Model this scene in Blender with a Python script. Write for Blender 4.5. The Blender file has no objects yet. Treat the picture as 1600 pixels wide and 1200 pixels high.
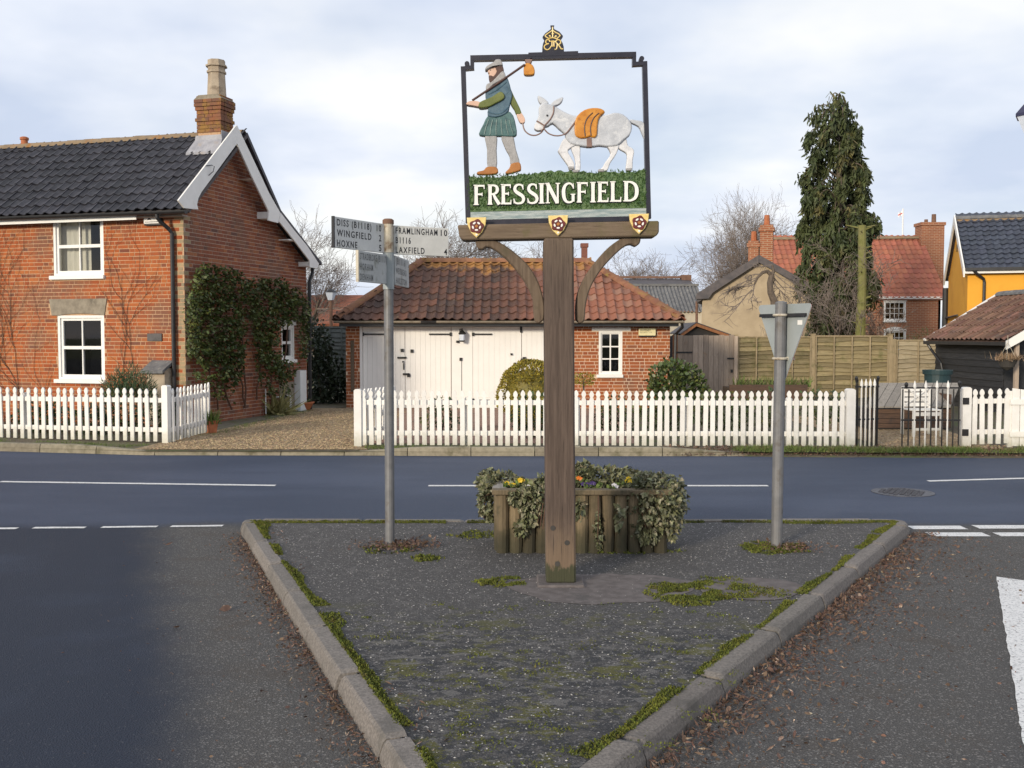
import bpy, bmesh, math, random
from mathutils import Vector, Matrix, noise
R = math.radians
rng = random.Random(7)
S = bpy.context.scene
COL = S.collection

# ------------------------------------------------------------ camera, sky, sun, exposure
F_PX, CAM_H, PITCH = 1600.0, 1.72, math.atan(75 / 1600)
cd = bpy.data.cameras.new('camera')
cd.sensor_width = 36.0
cd.lens = 36.0 * F_PX / 1600.0
cd.clip_end = 2000
cam = bpy.data.objects.new('camera', cd)
COL.objects.link(cam)
cam.location = (0, 0, CAM_H)
cam.rotation_euler = (math.pi / 2 - PITCH, 0, 0)
S.camera = cam

SUN_ELEV, SUN_AZ = R(14), R(-147)          # azimuth from +Y clockwise: behind the camera, to the left
w = bpy.data.worlds.new('World')
S.world = w
w.use_nodes = True
nt = w.node_tree
nt.nodes.clear()
out = nt.nodes.new('ShaderNodeOutputWorld')
sky = nt.nodes.new('ShaderNodeTexSky')
sky.sky_type = 'NISHITA'
sky.sun_disc = False
sky.sun_elevation = SUN_ELEV
sky.sun_rotation = SUN_AZ
bg1 = nt.nodes.new('ShaderNodeBackground'); bg1.inputs['Strength'].default_value = 0.12
bg2 = nt.nodes.new('ShaderNodeBackground'); bg2.inputs['Strength'].default_value = 0.98
nt.links.new(sky.outputs[0], bg1.inputs['Color'])
tc = nt.nodes.new('ShaderNodeTexCoord')
sp_ = nt.nodes.new('ShaderNodeSeparateXYZ'); nt.links.new(tc.outputs['Generated'], sp_.inputs[0])
def wm(op, a, b=None):
    n = nt.nodes.new('ShaderNodeMath'); n.operation = op
    for i, q in enumerate((a, b)):
        if q is None: continue
        if isinstance(q, (int, float)): n.inputs[i].default_value = q
        else: nt.links.new(q, n.inputs[i])
    return n.outputs[0]
zz = wm('ADD', wm('MAXIMUM', sp_.outputs[2], 0.0), 0.22)      # cloud sheet: direction / height
cb = nt.nodes.new('ShaderNodeCombineXYZ')
nt.links.new(wm('DIVIDE', sp_.outputs[0], zz), cb.inputs[0])
nt.links.new(wm('DIVIDE', sp_.outputs[1], zz), cb.inputs[1])
def wnoise(scale, detail, rough, off):
    n = nt.nodes.new('ShaderNodeTexNoise')
    n.inputs['Scale'].default_value = scale; n.inputs['Detail'].default_value = detail
    n.inputs['Roughness'].default_value = rough
    m = nt.nodes.new('ShaderNodeMapping'); m.inputs['Location'].default_value = off
    nt.links.new(cb.outputs[0], m.inputs[0]); nt.links.new(m.outputs[0], n.inputs['Vector'])
    return n.outputs[0]
cr = nt.nodes.new('ShaderNodeValToRGB')
cr.color_ramp.elements[0].position = 0.36; cr.color_ramp.elements[0].color = (0.66, 0.745, 0.92, 1)
cr.color_ramp.elements[1].position = 0.64; cr.color_ramp.elements[1].color = (1.10, 1.10, 1.10, 1)
e = cr.color_ramp.elements.new(0.5); e.color = (0.86, 0.915, 1.03, 1)
nt.links.new(wnoise(1.25, 5, 0.5, (3.1, 0.4, 0)), cr.inputs[0])
nt.links.new(cr.outputs[0], bg2.inputs['Color'])
cov = nt.nodes.new('ShaderNodeValToRGB')
cov.color_ramp.elements[0].position = 0.30; cov.color_ramp.elements[0].color = (0.72,) * 3 + (1,)
cov.color_ramp.elements[1].position = 0.55; cov.color_ramp.elements[1].color = (0.97,) * 3 + (1,)
nt.links.new(wnoise(0.8, 5, 0.55, (9.0, 4.0, 0)), cov.inputs[0])
mx = nt.nodes.new('ShaderNodeMixShader')
nt.links.new(cov.outputs[0], mx.inputs[0])
nt.links.new(bg1.outputs[0], mx.inputs[1]); nt.links.new(bg2.outputs[0], mx.inputs[2])
nt.links.new(mx.outputs[0], out.inputs['Surface'])

sl = bpy.data.lights.new('sun', 'SUN')
sl.energy = 3.2
sl.angle = R(9)
sl.color = (1.0, 0.88, 0.70)
sun = bpy.data.objects.new('sun', sl)
COL.objects.link(sun)
sd = Vector((math.sin(SUN_AZ) * math.cos(SUN_ELEV), math.cos(SUN_AZ) * math.cos(SUN_ELEV), math.sin(SUN_ELEV)))
sun.rotation_euler = sd.to_track_quat('Z', 'Y').to_euler()
S.view_settings.view_transform = 'Standard'
S.view_settings.look = 'None'
S.view_settings.exposure = 0.0
S.view_settings.gamma = 1.0
S.view_settings.use_curve_mapping = False

# ------------------------------------------------------------ surveying: where a sight line meets a real plane
_c, _s = math.cos(PITCH), math.sin(PITCH)
def ray(x, y):
    u = (x - 800) / F_PX; v = (600 - y) / F_PX
    return Vector((u, _c + v * _s, -_s + v * _c))
def at_depth(x, y, Y):
    r = ray(x, y); return Vector((0, 0, CAM_H)) + r * (Y / r.y)
def at_height(x, y, z=0.0):
    r = ray(x, y); return Vector((0, 0, CAM_H)) + r * ((z - CAM_H) / r.z)

# ------------------------------------------------------------ mesh builder
class MB:
    def __init__(self): self.v = []; self.f = []
    def add(self, vs, fs):
        b = len(self.v); self.v += [tuple(q) for q in vs]; self.f += [tuple(i + b for i in q) for q in fs]; return self
    def box(self, x0, x1, y0, y1, z0, z1):
        return self.add([(x0, y0, z0), (x1, y0, z0), (x1, y1, z0), (x0, y1, z0), (x0, y0, z1), (x1, y0, z1), (x1, y1, z1), (x0, y1, z1)],
                        [(3, 2, 1, 0), (4, 5, 6, 7), (0, 1, 5, 4), (1, 2, 6, 5), (2, 3, 7, 6), (3, 0, 4, 7)])
    def bar(self, p, q, w, h, up=(0, 0, 1)):
        p, q = Vector(p), Vector(q); d = (q - p).normalized(); s = d.cross(Vector(up)).normalized(); t = s.cross(d)
        vs = [b + s * (a * w / 2) + t * (c * h / 2) for b in (p, q) for a, c in ((-1, -1), (1, -1), (1, 1), (-1, 1))]
        return self.add(vs, [(0, 1, 2, 3), (7, 6, 5, 4), (1, 0, 4, 5), (2, 1, 5, 6), (3, 2, 6, 7), (0, 3, 7, 4)])
    def tube(self, pts, r, n=8, cap=True, closed=False):
        pts = [Vector(q) for q in pts]; k = len(pts)
        rs = r if isinstance(r, (list, tuple)) else [r] * k
        ref = None; vs = []
        for i, q in enumerate(pts):
            if closed: d = pts[(i + 1) % k] - pts[i - 1]
            else: d = pts[min(i + 1, k - 1)] - pts[max(i - 1, 0)]
            d = d.normalized() if d.length > 1e-9 else Vector((0, 0, 1))
            if ref is None:
                ref = d.orthogonal().normalized()
            ref = (ref - d * ref.dot(d)); ref = ref.normalized() if ref.length > 1e-6 else d.orthogonal().normalized()
            b = d.cross(ref)
            for j in range(n):
                a = 2 * math.pi * j / n
                vs.append(q + (ref * math.cos(a) + b * math.sin(a)) * rs[i])
        fs = []
        for i in range(k if closed else k - 1):
            i2 = (i + 1) % k
            for j in range(n):
                fs.append((i * n + j, i * n + (j + 1) % n, i2 * n + (j + 1) % n, i2 * n + j))
        if cap and not closed:
            fs.append(tuple(range(n - 1, -1, -1))); fs.append(tuple((k - 1) * n + j for j in range(n)))
        return self.add(vs, fs)
    def prism(self, poly, d0, d1, fn=None):
        # poly in a plane (a, b), extruded from d0 to d1; fn(a, b, d) -> xyz, default a = x, b = z, d = y
        fn = fn or (lambda a, b, d: (a, d, b))
        n = len(poly)
        vs = [fn(a, b, d0) for a, b in poly] + [fn(a, b, d1) for a, b in poly]
        fs = [tuple(range(n)), tuple(range(2 * n - 1, n - 1, -1))] + [(i, i + n, (i + 1) % n + n, (i + 1) % n) for i in range(n)]
        return self.add(vs, fs)
    def lathe(self, prof, c=(0, 0, 0), n=16):
        vs = []; k = len(prof)
        for r, z in prof:
            for j in range(n):
                a = 2 * math.pi * j / n
                vs.append((c[0] + r * math.cos(a), c[1] + r * math.sin(a), c[2] + z))
        fs = [(i * n + j, i * n + (j + 1) % n, (i + 1) * n + (j + 1) % n, (i + 1) * n + j) for i in range(k - 1) for j in range(n)]
        fs += [tuple(range(n - 1, -1, -1)), tuple((k - 1) * n + j for j in range(n))]
        return self.add(vs, fs)
    def mesh(self, name, bevel=0, smooth=False, fix=False):
        me = bpy.data.meshes.new(name); me.from_pydata(self.v, [], self.f)
        if bevel or fix:
            bm = bmesh.new(); bm.from_mesh(me)
            bmesh.ops.recalc_face_normals(bm, faces=bm.faces)
            if bevel:
                ed = [e for e in bm.edges if len(e.link_faces) == 2 and e.calc_face_angle(0) > 0.6]
                bmesh.ops.bevel(bm, geom=ed, offset=bevel, segments=1, profile=0.5, affect='EDGES')
            bm.to_mesh(me); bm.free()
        if smooth:
            for p in me.polygons: p.use_smooth = True
        me.update(); return me
    def build(self, name, m, parent=None, loc=(0, 0, 0), bevel=0, smooth=False, fix=False, **props):
        return link(name, self.mesh(name, bevel, smooth, fix), m, parent, loc, **props)

def link(name, me, m=None, parent=None, loc=(0, 0, 0), rot=(0, 0, 0), scale=(1, 1, 1), **props):
    o = bpy.data.objects.new(name, me); COL.objects.link(o)
    if m is not None and not me.materials: me.materials.append(m)
    elif m is not None and me.materials[0] is not m:
        o.material_slots[0].link = 'OBJECT'; o.material_slots[0].material = m
    if parent is not None: o.parent = parent
    o.location = loc; o.rotation_euler = rot; o.scale = scale
    for k, q in props.items(): o[k] = q
    return o
def thing(name, label, cat, loc=(0, 0, 0), rz=0.0, group=None):
    o = bpy.data.objects.new(name, None); COL.objects.link(o)
    o.location = loc; o.rotation_euler = (0, 0, rz); o.empty_display_size = 0.2
    o['label'] = label; o['category'] = cat
    if group: o['group'] = group
    return o
def tag(o, label, cat, group=None):
    o['label'] = label; o['category'] = cat
    if group: o['group'] = group
    return o
def copy_tree(o, parent=None):
    c = o.copy(); COL.objects.link(c); c.parent = parent
    for ch in list(o.children): copy_tree(ch, c)
    return c
def smooth_poly(pts, n=4, closed=True):
    out_ = []; k = len(pts)
    rg = range(k) if closed else range(k - 1)
    for i in rg:
        if closed: p0, p1, p2, p3 = pts[i - 1], pts[i], pts[(i + 1) % k], pts[(i + 2) % k]
        else: p0, p1, p2, p3 = pts[max(i - 1, 0)], pts[i], pts[i + 1], pts[min(i + 2, k - 1)]
        for j in range(n):
            t = j / n
            out_.append(tuple(0.5 * (2 * b + (c - a) * t + (2 * a - 5 * b + 4 * c - d) * t * t + (3 * b - a - 3 * c + d) * t ** 3) for a, b, c, d in zip(p0, p1, p2, p3)))
    if not closed: out_.append(tuple(pts[-1]))
    return out_

# ------------------------------------------------------------ materials
class NG:
    def __init__(self, name):
        self.m = bpy.data.materials.new(name); self.m.use_nodes = True
        self.t = self.m.node_tree; self.p = self.t.nodes['Principled BSDF']
        self.geo = None
    def n(self, kind, **kw):
        q = self.t.nodes.new(kind)
        for k, val in kw.items(): setattr(q, k, val)
        return q
    def l(self, a, b): self.t.links.new(a, b)
    def put(self, sock, q):
        if isinstance(q, (int, float)): sock.default_value = q
        elif isinstance(q, (tuple, list)): sock.default_value = (*q, 1) if len(q) == 3 and len(sock.default_value) == 4 else q
        else: self.l(q, sock)
    def pos(self):
        if not self.geo: self.geo = self.n('ShaderNodeNewGeometry')
        return self.geo.outputs['Position']
    def rnd(self):
        self.pos(); oi = self.n('ShaderNodeObjectInfo')
        return self.math('FRACT', self.math('ADD', oi.outputs['Random'], self.geo.outputs['Random Per Island']))
    def math(self, op, a, b=None, c=None, clamp=False):
        q = self.n('ShaderNodeMath', operation=op); q.use_clamp = clamp
        for i, x in enumerate((a, b, c)):
            if x is not None: self.put(q.inputs[i], x)
        return q.outputs[0]
    def noise(self, scale, detail=4, rough=0.55, vec=None, stretch=None):
        q = self.n('ShaderNodeTexNoise'); q.inputs['Scale'].default_value = scale
        q.inputs['Detail'].default_value = detail; q.inputs['Roughness'].default_value = rough
        vec = vec or self.pos()
        if stretch:
            m = self.n('ShaderNodeMapping'); m.inputs['Scale'].default_value = stretch; self.l(vec, m.inputs[0]); vec = m.outputs[0]
        self.l(vec, q.inputs['Vector']); return q.outputs[0]
    def voro(self, scale, out_='Distance', vec=None):
        q = self.n('ShaderNodeTexVoronoi'); q.inputs['Scale'].default_value = scale
        self.l(vec or self.pos(), q.inputs['Vector']); return q.outputs[out_]
    def step(self, x, a, b):
        q = self.n('ShaderNodeMapRange', interpolation_type='SMOOTHSTEP'); self.put(q.inputs[0], x)
        q.inputs[1].default_value = a; q.inputs[2].default_value = b; return q.outputs[0]
    def mix(self, f, a, b, mode='MIX'):
        q = self.n('ShaderNodeMix', data_type='RGBA', blend_type=mode)
        self.put(q.inputs[0], f); self.put(q.inputs[6], a); self.put(q.inputs[7], b); return q.outputs[2]
    def ramp(self, x, stops, interp='LINEAR'):
        q = self.n('ShaderNodeValToRGB'); r_ = q.color_ramp; r_.interpolation = interp
        while len(r_.elements) < len(stops): r_.elements.new(0.5)
        for e_, (a, col) in zip(r_.elements, stops): e_.position = a; e_.color = (*col, 1)
        self.put(q.inputs[0], x); return q.outputs[0]
    def bump(self, h_, strength=0.3, dist=0.01, base=None):
        q = self.n('ShaderNodeBump'); q.inputs['Strength'].default_value = strength; q.inputs['Distance'].default_value = dist
        self.l(h_, q.inputs['Height'])
        if base is not None: self.l(base, q.inputs['Normal'])
        return q.outputs[0]
    def done(self, col, rough=0.8, normal=None, metal=0.0, spec=None):
        self.put(self.p.inputs['Base Color'], col); self.put(self.p.inputs['Roughness'], rough)
        self.p.inputs['Metallic'].default_value = metal
        if spec is not None: self.p.inputs['Specular IOR Level'].default_value = spec
        if normal is not None: self.l(normal, self.p.inputs['Normal'])
        return self.m

def M(name, a, b, c=None, s=8, s2=1.6, thr=(0.52, 0.68), rough=0.8, bump=0.15, bs=60, bd=0.006, rnd=0.0, metal=0.0, spec=None, stretch=None):
    g = NG(name)
    col = g.mix(g.step(g.noise(s, 5, 0.6, stretch=stretch), 0.3, 0.7), a, b)
    if c is not None: col = g.mix(g.step(g.noise(s2, 6, 0.65), *thr), col, c)
    if rnd:
        r_ = g.rnd()
        h_ = g.n('ShaderNodeHueSaturation'); g.l(g.math('MULTIPLY_ADD', r_, 2 * rnd, 1 - rnd), h_.inputs['Value'])
        g.l(g.math('MULTIPLY_ADD', g.math('FRACT', g.math('MULTIPLY', r_, 7.31)), rnd * 0.08, 0.5 - rnd * 0.04), h_.inputs['Hue'])
        g.l(col, h_.inputs['Color']); col = h_.outputs[0]
    nm = g.bump(g.noise(bs, 4, 0.6, stretch=stretch), bump, bd) if bump else None
    return g.done(col, rough, nm, metal, spec)

def brick_mat(name, stops, dirt=(0.15, 0.085, 0.06), lime=None, lthr=(0.60, 0.72)):
    g = NG(name)
    col = g.ramp(g.rnd(), stops)
    col = g.mix(g.math('MULTIPLY', g.step(g.noise(28, 4, 0.6), 0.45, 0.75), 0.45), col, dirt)
    col = g.mix(g.math('MULTIPLY', g.step(g.noise(1.1, 6, 0.65), 0.46, 0.68), 0.7), col, dirt)
    if lime: col = g.mix(g.math('MULTIPLY', g.step(g.noise(3.5, 6, 0.7), *lthr), 0.7), col, lime)
    return g.done(col, 0.88, g.bump(g.noise(90, 4, 0.7), 0.5, 0.006))

brick_orange = brick_mat('brick_orange', [(0, (0.30, 0.064, 0.016)), (0.25, (0.40, 0.100, 0.022)), (0.55, (0.34, 0.078, 0.019)), (0.8, (0.43, 0.13, 0.032)), (1, (0.17, 0.050, 0.026))], lime=(0.42, 0.25, 0.14))
brick_gable_shaded = brick_mat('brick_gable_shaded', [(0, (0.22, 0.062, 0.028)), (0.3, (0.28, 0.080, 0.032)), (0.6, (0.18, 0.052, 0.030)), (0.85, (0.36, 0.13, 0.05)), (1, (0.11, 0.048, 0.038))], lime=(0.26, 0.21, 0.18))  # darker purplish copy of the front brick, the gable's shade put into its colour
brick_garage = brick_mat('brick_garage', [(0, (0.27, 0.070, 0.022)), (0.3, (0.35, 0.098, 0.027)), (0.6, (0.31, 0.082, 0.025)), (0.85, (0.39, 0.135, 0.042)), (1, (0.19, 0.062, 0.034))])
brick_buff = brick_mat('brick_buff', [(0, (0.34, 0.26, 0.14)), (0.5, (0.40, 0.30, 0.17)), (1, (0.28, 0.22, 0.14))], dirt=(0.2, 0.17, 0.12))
brick_chimney = brick_mat('brick_chimney', [(0, (0.20, 0.068, 0.032)), (0.5, (0.29, 0.105, 0.042)), (1, (0.13, 0.058, 0.04))], lime=(0.31, 0.17, 0.03), lthr=(0.50, 0.62))
mortar = M('mortar', (0.44, 0.27, 0.15), (0.56, 0.36, 0.22), s=30, bump=0.3)
mortar_gable = M('mortar_weathered', (0.36, 0.26, 0.20), (0.46, 0.35, 0.27), s=20, bump=0.3)
mortar_light = M('mortar_light', (0.60, 0.45, 0.32), (0.70, 0.54, 0.40), s=30, bump=0.3)
tile_black = M('tile_black', (0.020, 0.020, 0.027), (0.042, 0.041, 0.050), (0.16, 0.085, 0.035), s=9, s2=5.5, thr=(0.70, 0.76), rough=0.5, bump=0.25, bs=70, rnd=0.3)
tile_navy = M('tile_navy', (0.022, 0.026, 0.040), (0.045, 0.052, 0.075), s=8, rough=0.42, bump=0.15, rnd=0.25)
def tile_clay_mat():
    g = NG('tile_clay')
    r_ = g.rnd()
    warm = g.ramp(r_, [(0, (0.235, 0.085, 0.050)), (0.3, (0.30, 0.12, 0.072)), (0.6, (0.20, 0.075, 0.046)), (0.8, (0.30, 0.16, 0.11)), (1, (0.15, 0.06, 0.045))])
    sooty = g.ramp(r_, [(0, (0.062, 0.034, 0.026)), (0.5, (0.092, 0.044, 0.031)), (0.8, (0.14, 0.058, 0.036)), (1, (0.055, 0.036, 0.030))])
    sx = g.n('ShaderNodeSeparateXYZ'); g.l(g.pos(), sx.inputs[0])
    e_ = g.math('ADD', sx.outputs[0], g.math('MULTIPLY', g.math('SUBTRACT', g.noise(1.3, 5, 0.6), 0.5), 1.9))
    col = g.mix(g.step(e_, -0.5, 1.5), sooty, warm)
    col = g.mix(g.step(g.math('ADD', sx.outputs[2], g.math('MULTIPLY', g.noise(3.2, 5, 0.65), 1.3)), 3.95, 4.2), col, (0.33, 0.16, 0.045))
    col = g.mix(g.step(g.noise(8, 5, 0.7), 0.60, 0.72), col, (0.19, 0.13, 0.07))
    col = g.mix(g.math('MULTIPLY', g.step(g.noise(40, 3, 0.7), 0.55, 0.75), 0.4), col, (0.45, 0.33, 0.25))
    return g.done(col, 0.8, g.bump(g.noise(60, 4, 0.65), 0.4, 0.006))
tile_clay = tile_clay_mat()
tile_red = M('tile_red', (0.32, 0.108, 0.064), (0.36, 0.130, 0.080), (0.27, 0.100, 0.066), s=9, s2=1.6, rough=0.85, bump=0.2, rnd=0.14)
tile_brown = M('tile_brown', (0.125, 0.066, 0.046), (0.18, 0.10, 0.072), (0.085, 0.056, 0.046), s=4, s2=2.0, rough=0.85, bump=0.25, rnd=0.3)
ridge_lichen = M('ridge_lichen', (0.20, 0.15, 0.10), (0.28, 0.20, 0.12), (0.30, 0.14, 0.04), s=8, s2=3, rough=0.9, bump=0.4)
ridge_clay = M('ridge_clay', (0.19, 0.085, 0.05), (0.27, 0.125, 0.068), (0.25, 0.16, 0.045), s=5, s2=3, rough=0.88, bump=0.4, rnd=0.2)
white_paint = M('white_paint', (0.78, 0.77, 0.74), (0.83, 0.82, 0.79), (0.66, 0.63, 0.57), s=5, s2=4, thr=(0.60, 0.82), rough=0.45, bump=0.06, bs=40)
white_door = M('white_door_paint', (0.82, 0.795, 0.755), (0.85, 0.825, 0.785), s=3, rough=0.4, bump=0.05, bs=30)
def fence_paint():
    g = NG('white_fence_paint')
    col = g.mix(g.step(g.noise(9, 5, 0.6), 0.3, 0.7), (0.77, 0.75, 0.71), (0.83, 0.81, 0.775))
    col = g.mix(g.step(g.noise(8, 6, 0.7, stretch=(2, 2, 0.6)), 0.60, 0.80), col, (0.60, 0.57, 0.50))
    sx = g.n('ShaderNodeSeparateXYZ'); g.l(g.pos(), sx.inputs[0])
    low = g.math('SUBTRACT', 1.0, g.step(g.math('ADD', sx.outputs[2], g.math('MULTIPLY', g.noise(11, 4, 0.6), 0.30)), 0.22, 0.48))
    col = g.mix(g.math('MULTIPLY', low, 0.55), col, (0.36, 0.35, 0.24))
    col = g.mix(g.step(g.noise(55, 4, 0.7, stretch=(1, 1, 0.4)), 0.69, 0.74), col, (0.40, 0.36, 0.29))
    h_ = g.n('ShaderNodeHueSaturation'); g.l(g.math('MULTIPLY_ADD', g.rnd(), 0.12, 0.90), h_.inputs['Value']); g.l(col, h_.inputs['Color'])
    return g.done(h_.outputs[0], 0.5, g.bump(g.noise(50, 4, 0.6), 0.12, 0.006))
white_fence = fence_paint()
fascia_shade = M('eaves_timber', (0.30, 0.25, 0.21), (0.36, 0.30, 0.25), s=5, rough=0.7)
black_plastic = M('black_plastic', (0.014, 0.014, 0.016), (0.024, 0.024, 0.026), rough=0.42, bump=0.04)
black_iron = M('black_iron', (0.010, 0.010, 0.012), (0.020, 0.019, 0.018), rough=0.45, bump=0.2)
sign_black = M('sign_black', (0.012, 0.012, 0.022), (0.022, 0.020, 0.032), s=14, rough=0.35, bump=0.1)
lead = M('lead_flashing', (0.26, 0.26, 0.29), (0.36, 0.36, 0.39), (0.34, 0.30, 0.28), s=7, s2=5, rough=0.6, bump=0.2)
stone_pot = M('chimney_pot_clay', (0.34, 0.27, 0.20), (0.43, 0.36, 0.27), (0.22, 0.17, 0.12), s=6, s2=4, rough=0.9, bump=0.3)
terracotta = M('terracotta', (0.36, 0.11, 0.045), (0.45, 0.16, 0.07), s=8, rough=0.8, bump=0.15)
cement = M('cement_render', (0.20, 0.17, 0.13), (0.30, 0.26, 0.20), (0.15, 0.13, 0.10), s=8, s2=3, rough=0.95, bump=0.3)
render_cream = M('render_cream', (0.36, 0.285, 0.19), (0.43, 0.345, 0.235), (0.29, 0.23, 0.16), s=2.2, s2=0.9, rough=0.95, bump=0.2)
render_pale = M('render_pale', (0.52, 0.47, 0.38), (0.60, 0.54, 0.44), s=3, rough=0.95, bump=0.2)
render_yellow = M('render_yellow', (0.72, 0.34, 0.032), (0.77, 0.38, 0.040), (0.66, 0.30, 0.03), s=1.3, s2=0.7, rough=0.85, bump=0.08)
slate_dark = M('slate_dark', (0.055, 0.05, 0.055), (0.10, 0.085, 0.085), s=5, rough=0.7, bump=0.3)
fibre_grey = M('fibre_cement', (0.11, 0.11, 0.115), (0.18, 0.18, 0.18), (0.26, 0.25, 0.23), s=6, s2=7, thr=(0.55, 0.7), rough=0.9, bump=0.3)
weatherboard = M('black_weatherboard', (0.012, 0.013, 0.015), (0.028, 0.028, 0.030), s=5, rough=0.6, bump=0.3, bs=40, rnd=0.3, stretch=(8, 0.5, 6))
def wood_mat(name, a, b, c, axis='z', rnd=0.25, rough=0.85, c_thr=(0.52, 0.72), s=5):
    g = NG(name)
    st = {'z': (9, 9, 0.6), 'x': (0.6, 9, 9), 'y': (9, 0.6, 9)}[axis]
    grain = g.noise(6, 6, 0.65, stretch=st)
    col = g.mix(g.step(grain, 0.32, 0.68), a, b)
    col = g.mix(g.step(g.noise(s, 5, 0.65), *c_thr), col, c)
    crack = g.step(g.noise(11, 3, 0.5, stretch=st), 0.62, 0.70)
    col = g.mix(g.math('MULTIPLY', crack, 0.55), col, tuple(q * 0.35 for q in a))
    if rnd:
        h_ = g.n('ShaderNodeHueSaturation'); g.l(g.math('MULTIPLY_ADD', g.rnd(), 2 * rnd, 1 - rnd), h_.inputs['Value'])
        g.l(col, h_.inputs['Color']); col = h_.outputs[0]
    return g.done(col, rough, g.bump(grain, 0.5, 0.006))
oak = wood_mat('weathered_oak', (0.105, 0.072, 0.048), (0.165, 0.120, 0.082), (0.095, 0.075, 0.045), rnd=0)
oak_beam = wood_mat('weathered_oak_beam', (0.125, 0.088, 0.058), (0.19, 0.14, 0.095), (0.12, 0.10, 0.045), axis='x', rnd=0)
def log_mat():
    g = NG('log_wood'); sx = g.n('ShaderNodeSeparateXYZ'); g.l(g.pos(), sx.inputs[0])
    grain = g.noise(6, 6, 0.65, stretch=(12, 12, 0.6))
    col = g.mix(g.step(grain, 0.3, 0.7), (0.115, 0.086, 0.050), (0.20, 0.150, 0.088))
    col = g.mix(g.step(g.noise(5, 5, 0.65), 0.46, 0.66), col, (0.080, 0.068, 0.036))
    zz_ = g.math('ADD', sx.outputs[2], g.math('MULTIPLY', g.noise(9, 4, 0.6, stretch=(2, 2, 0.7)), 0.20))
    col = g.mix(g.math('MULTIPLY', g.math('SUBTRACT', 1.0, g.step(zz_, 0.26, 0.46)), 0.85), col, (0.036, 0.033, 0.017))
    h_ = g.n('ShaderNodeHueSaturation'); g.l(g.math('MULTIPLY_ADD', g.rnd(), 0.5, 0.75), h_.inputs['Value']); g.l(col, h_.inputs['Color'])
    return g.done(h_.outputs[0], 0.88, g.bump(grain, 0.5, 0.006))
log_wood = log_mat()
rail_wood = wood_mat('rail_wood', (0.125, 0.095, 0.056), (0.205, 0.155, 0.092), (0.075, 0.064, 0.036), rnd=0.25, c_thr=(0.46, 0.66))
lap_wood = wood_mat('lap_fence_wood', (0.17, 0.135, 0.068), (0.27, 0.215, 0.115), (0.125, 0.115, 0.042), axis='x', rnd=0.3, s=2.5)
lap_dark = wood_mat('lap_fence_grey', (0.10, 0.115, 0.11), (0.15, 0.165, 0.16), (0.07, 0.085, 0.075), axis='x', rnd=0.18)
post_wood = wood_mat('fence_post_wood', (0.25, 0.19, 0.11), (0.33, 0.26, 0.16), (0.18, 0.15, 0.08), rnd=0.15)
gate_wood = wood_mat('gate_wood', (0.31, 0.245, 0.19), (0.42, 0.335, 0.265), (0.36, 0.22, 0.13), c_thr=(0.58, 0.8), rnd=0.25)
orange_wood = wood_mat('orange_timber', (0.28, 0.11, 0.045), (0.36, 0.16, 0.065), (0.20, 0.09, 0.05), rnd=0.1)
grey_plank = wood_mat('grey_plank', (0.20, 0.18, 0.155), (0.28, 0.25, 0.215), (0.15, 0.135, 0.11), axis='y', rnd=0.15)
brown_board = wood_mat('brown_board', (0.07, 0.040, 0.027), (0.11, 0.065, 0.042), (0.05, 0.035, 0.03), axis='x', rnd=0.2)
galv = M('galvanised_steel', (0.15, 0.15, 0.155), (0.20, 0.20, 0.205), (0.125, 0.115, 0.105), s=12, s2=6, rough=0.55, bump=0.1, metal=0.25)
sign_back = M('sign_back_grey', (0.30, 0.335, 0.34), (0.36, 0.39, 0.395), s=5, rough=0.5, bump=0.03, metal=0.1)
sign_white = M('sign_face_white', (0.60, 0.60, 0.575), (0.67, 0.67, 0.645), (0.48, 0.48, 0.43), s=12, s2=6, rough=0.5, bump=0.05)
sign_grey = M('sign_face_grey', (0.42, 0.435, 0.43), (0.50, 0.51, 0.50), (0.27, 0.28, 0.25), s=12, s2=6, rough=0.5, bump=0.05)
worn_metal = M('worn_metal', (0.45, 0.40, 0.30), (0.58, 0.53, 0.44), (0.22, 0.15, 0.09), s=10, s2=9, rough=0.5, bump=0.2)
letter_black = M('letter_black', (0.014, 0.014, 0.016), (0.026, 0.026, 0.028), rough=0.5, bump=0)
letter_faded = M('letter_faded', (0.10, 0.105, 0.105), (0.20, 0.205, 0.20), s=60, rough=0.6, bump=0)
letter_white = M('letter_white', (0.80, 0.79, 0.74), (0.85, 0.84, 0.80), s=14, rough=0.4, bump=0.05)
gold = M('gold_paint', (0.72, 0.52, 0.16), (0.83, 0.66, 0.30), s=30, rough=0.35, bump=0.1)
p_teal = M('paint_teal', (0.040, 0.105, 0.110), (0.085, 0.17, 0.165), (0.03, 0.075, 0.085), s=20, s2=30, rough=0.45, bump=0.25, bs=40)
p_blue = M('paint_blue', (0.048, 0.100, 0.150), (0.088, 0.155, 0.20), (0.035, 0.08, 0.105), s=18, s2=24, rough=0.45, bump=0.25, bs=40)
p_olive = M('paint_olive', (0.105, 0.13, 0.024), (0.15, 0.17, 0.04), s=18, rough=0.45, bump=0.2)
p_grey = M('paint_grey', (0.28, 0.275, 0.275), (0.37, 0.36, 0.36), s=60, rough=0.5, bump=0.3, bs=90)
p_skin = M('paint_skin', (0.62, 0.40, 0.30), (0.68, 0.46, 0.35), s=20, rough=0.5, bump=0.05)
p_hair = M('paint_hair', (0.055, 0.025, 0.020), (0.085, 0.040, 0.03), s=40, rough=0.5, bump=0.3)
p_boot = M('paint_boot', (0.33, 0.12, 0.025), (0.42, 0.17, 0.04), s=20, rough=0.45, bump=0.1)
p_orange = M('paint_orange', (0.50, 0.185, 0.016), (0.62, 0.27, 0.035), (0.42, 0.145, 0.015), s=18, s2=30, rough=0.42, bump=0.1)
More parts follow.
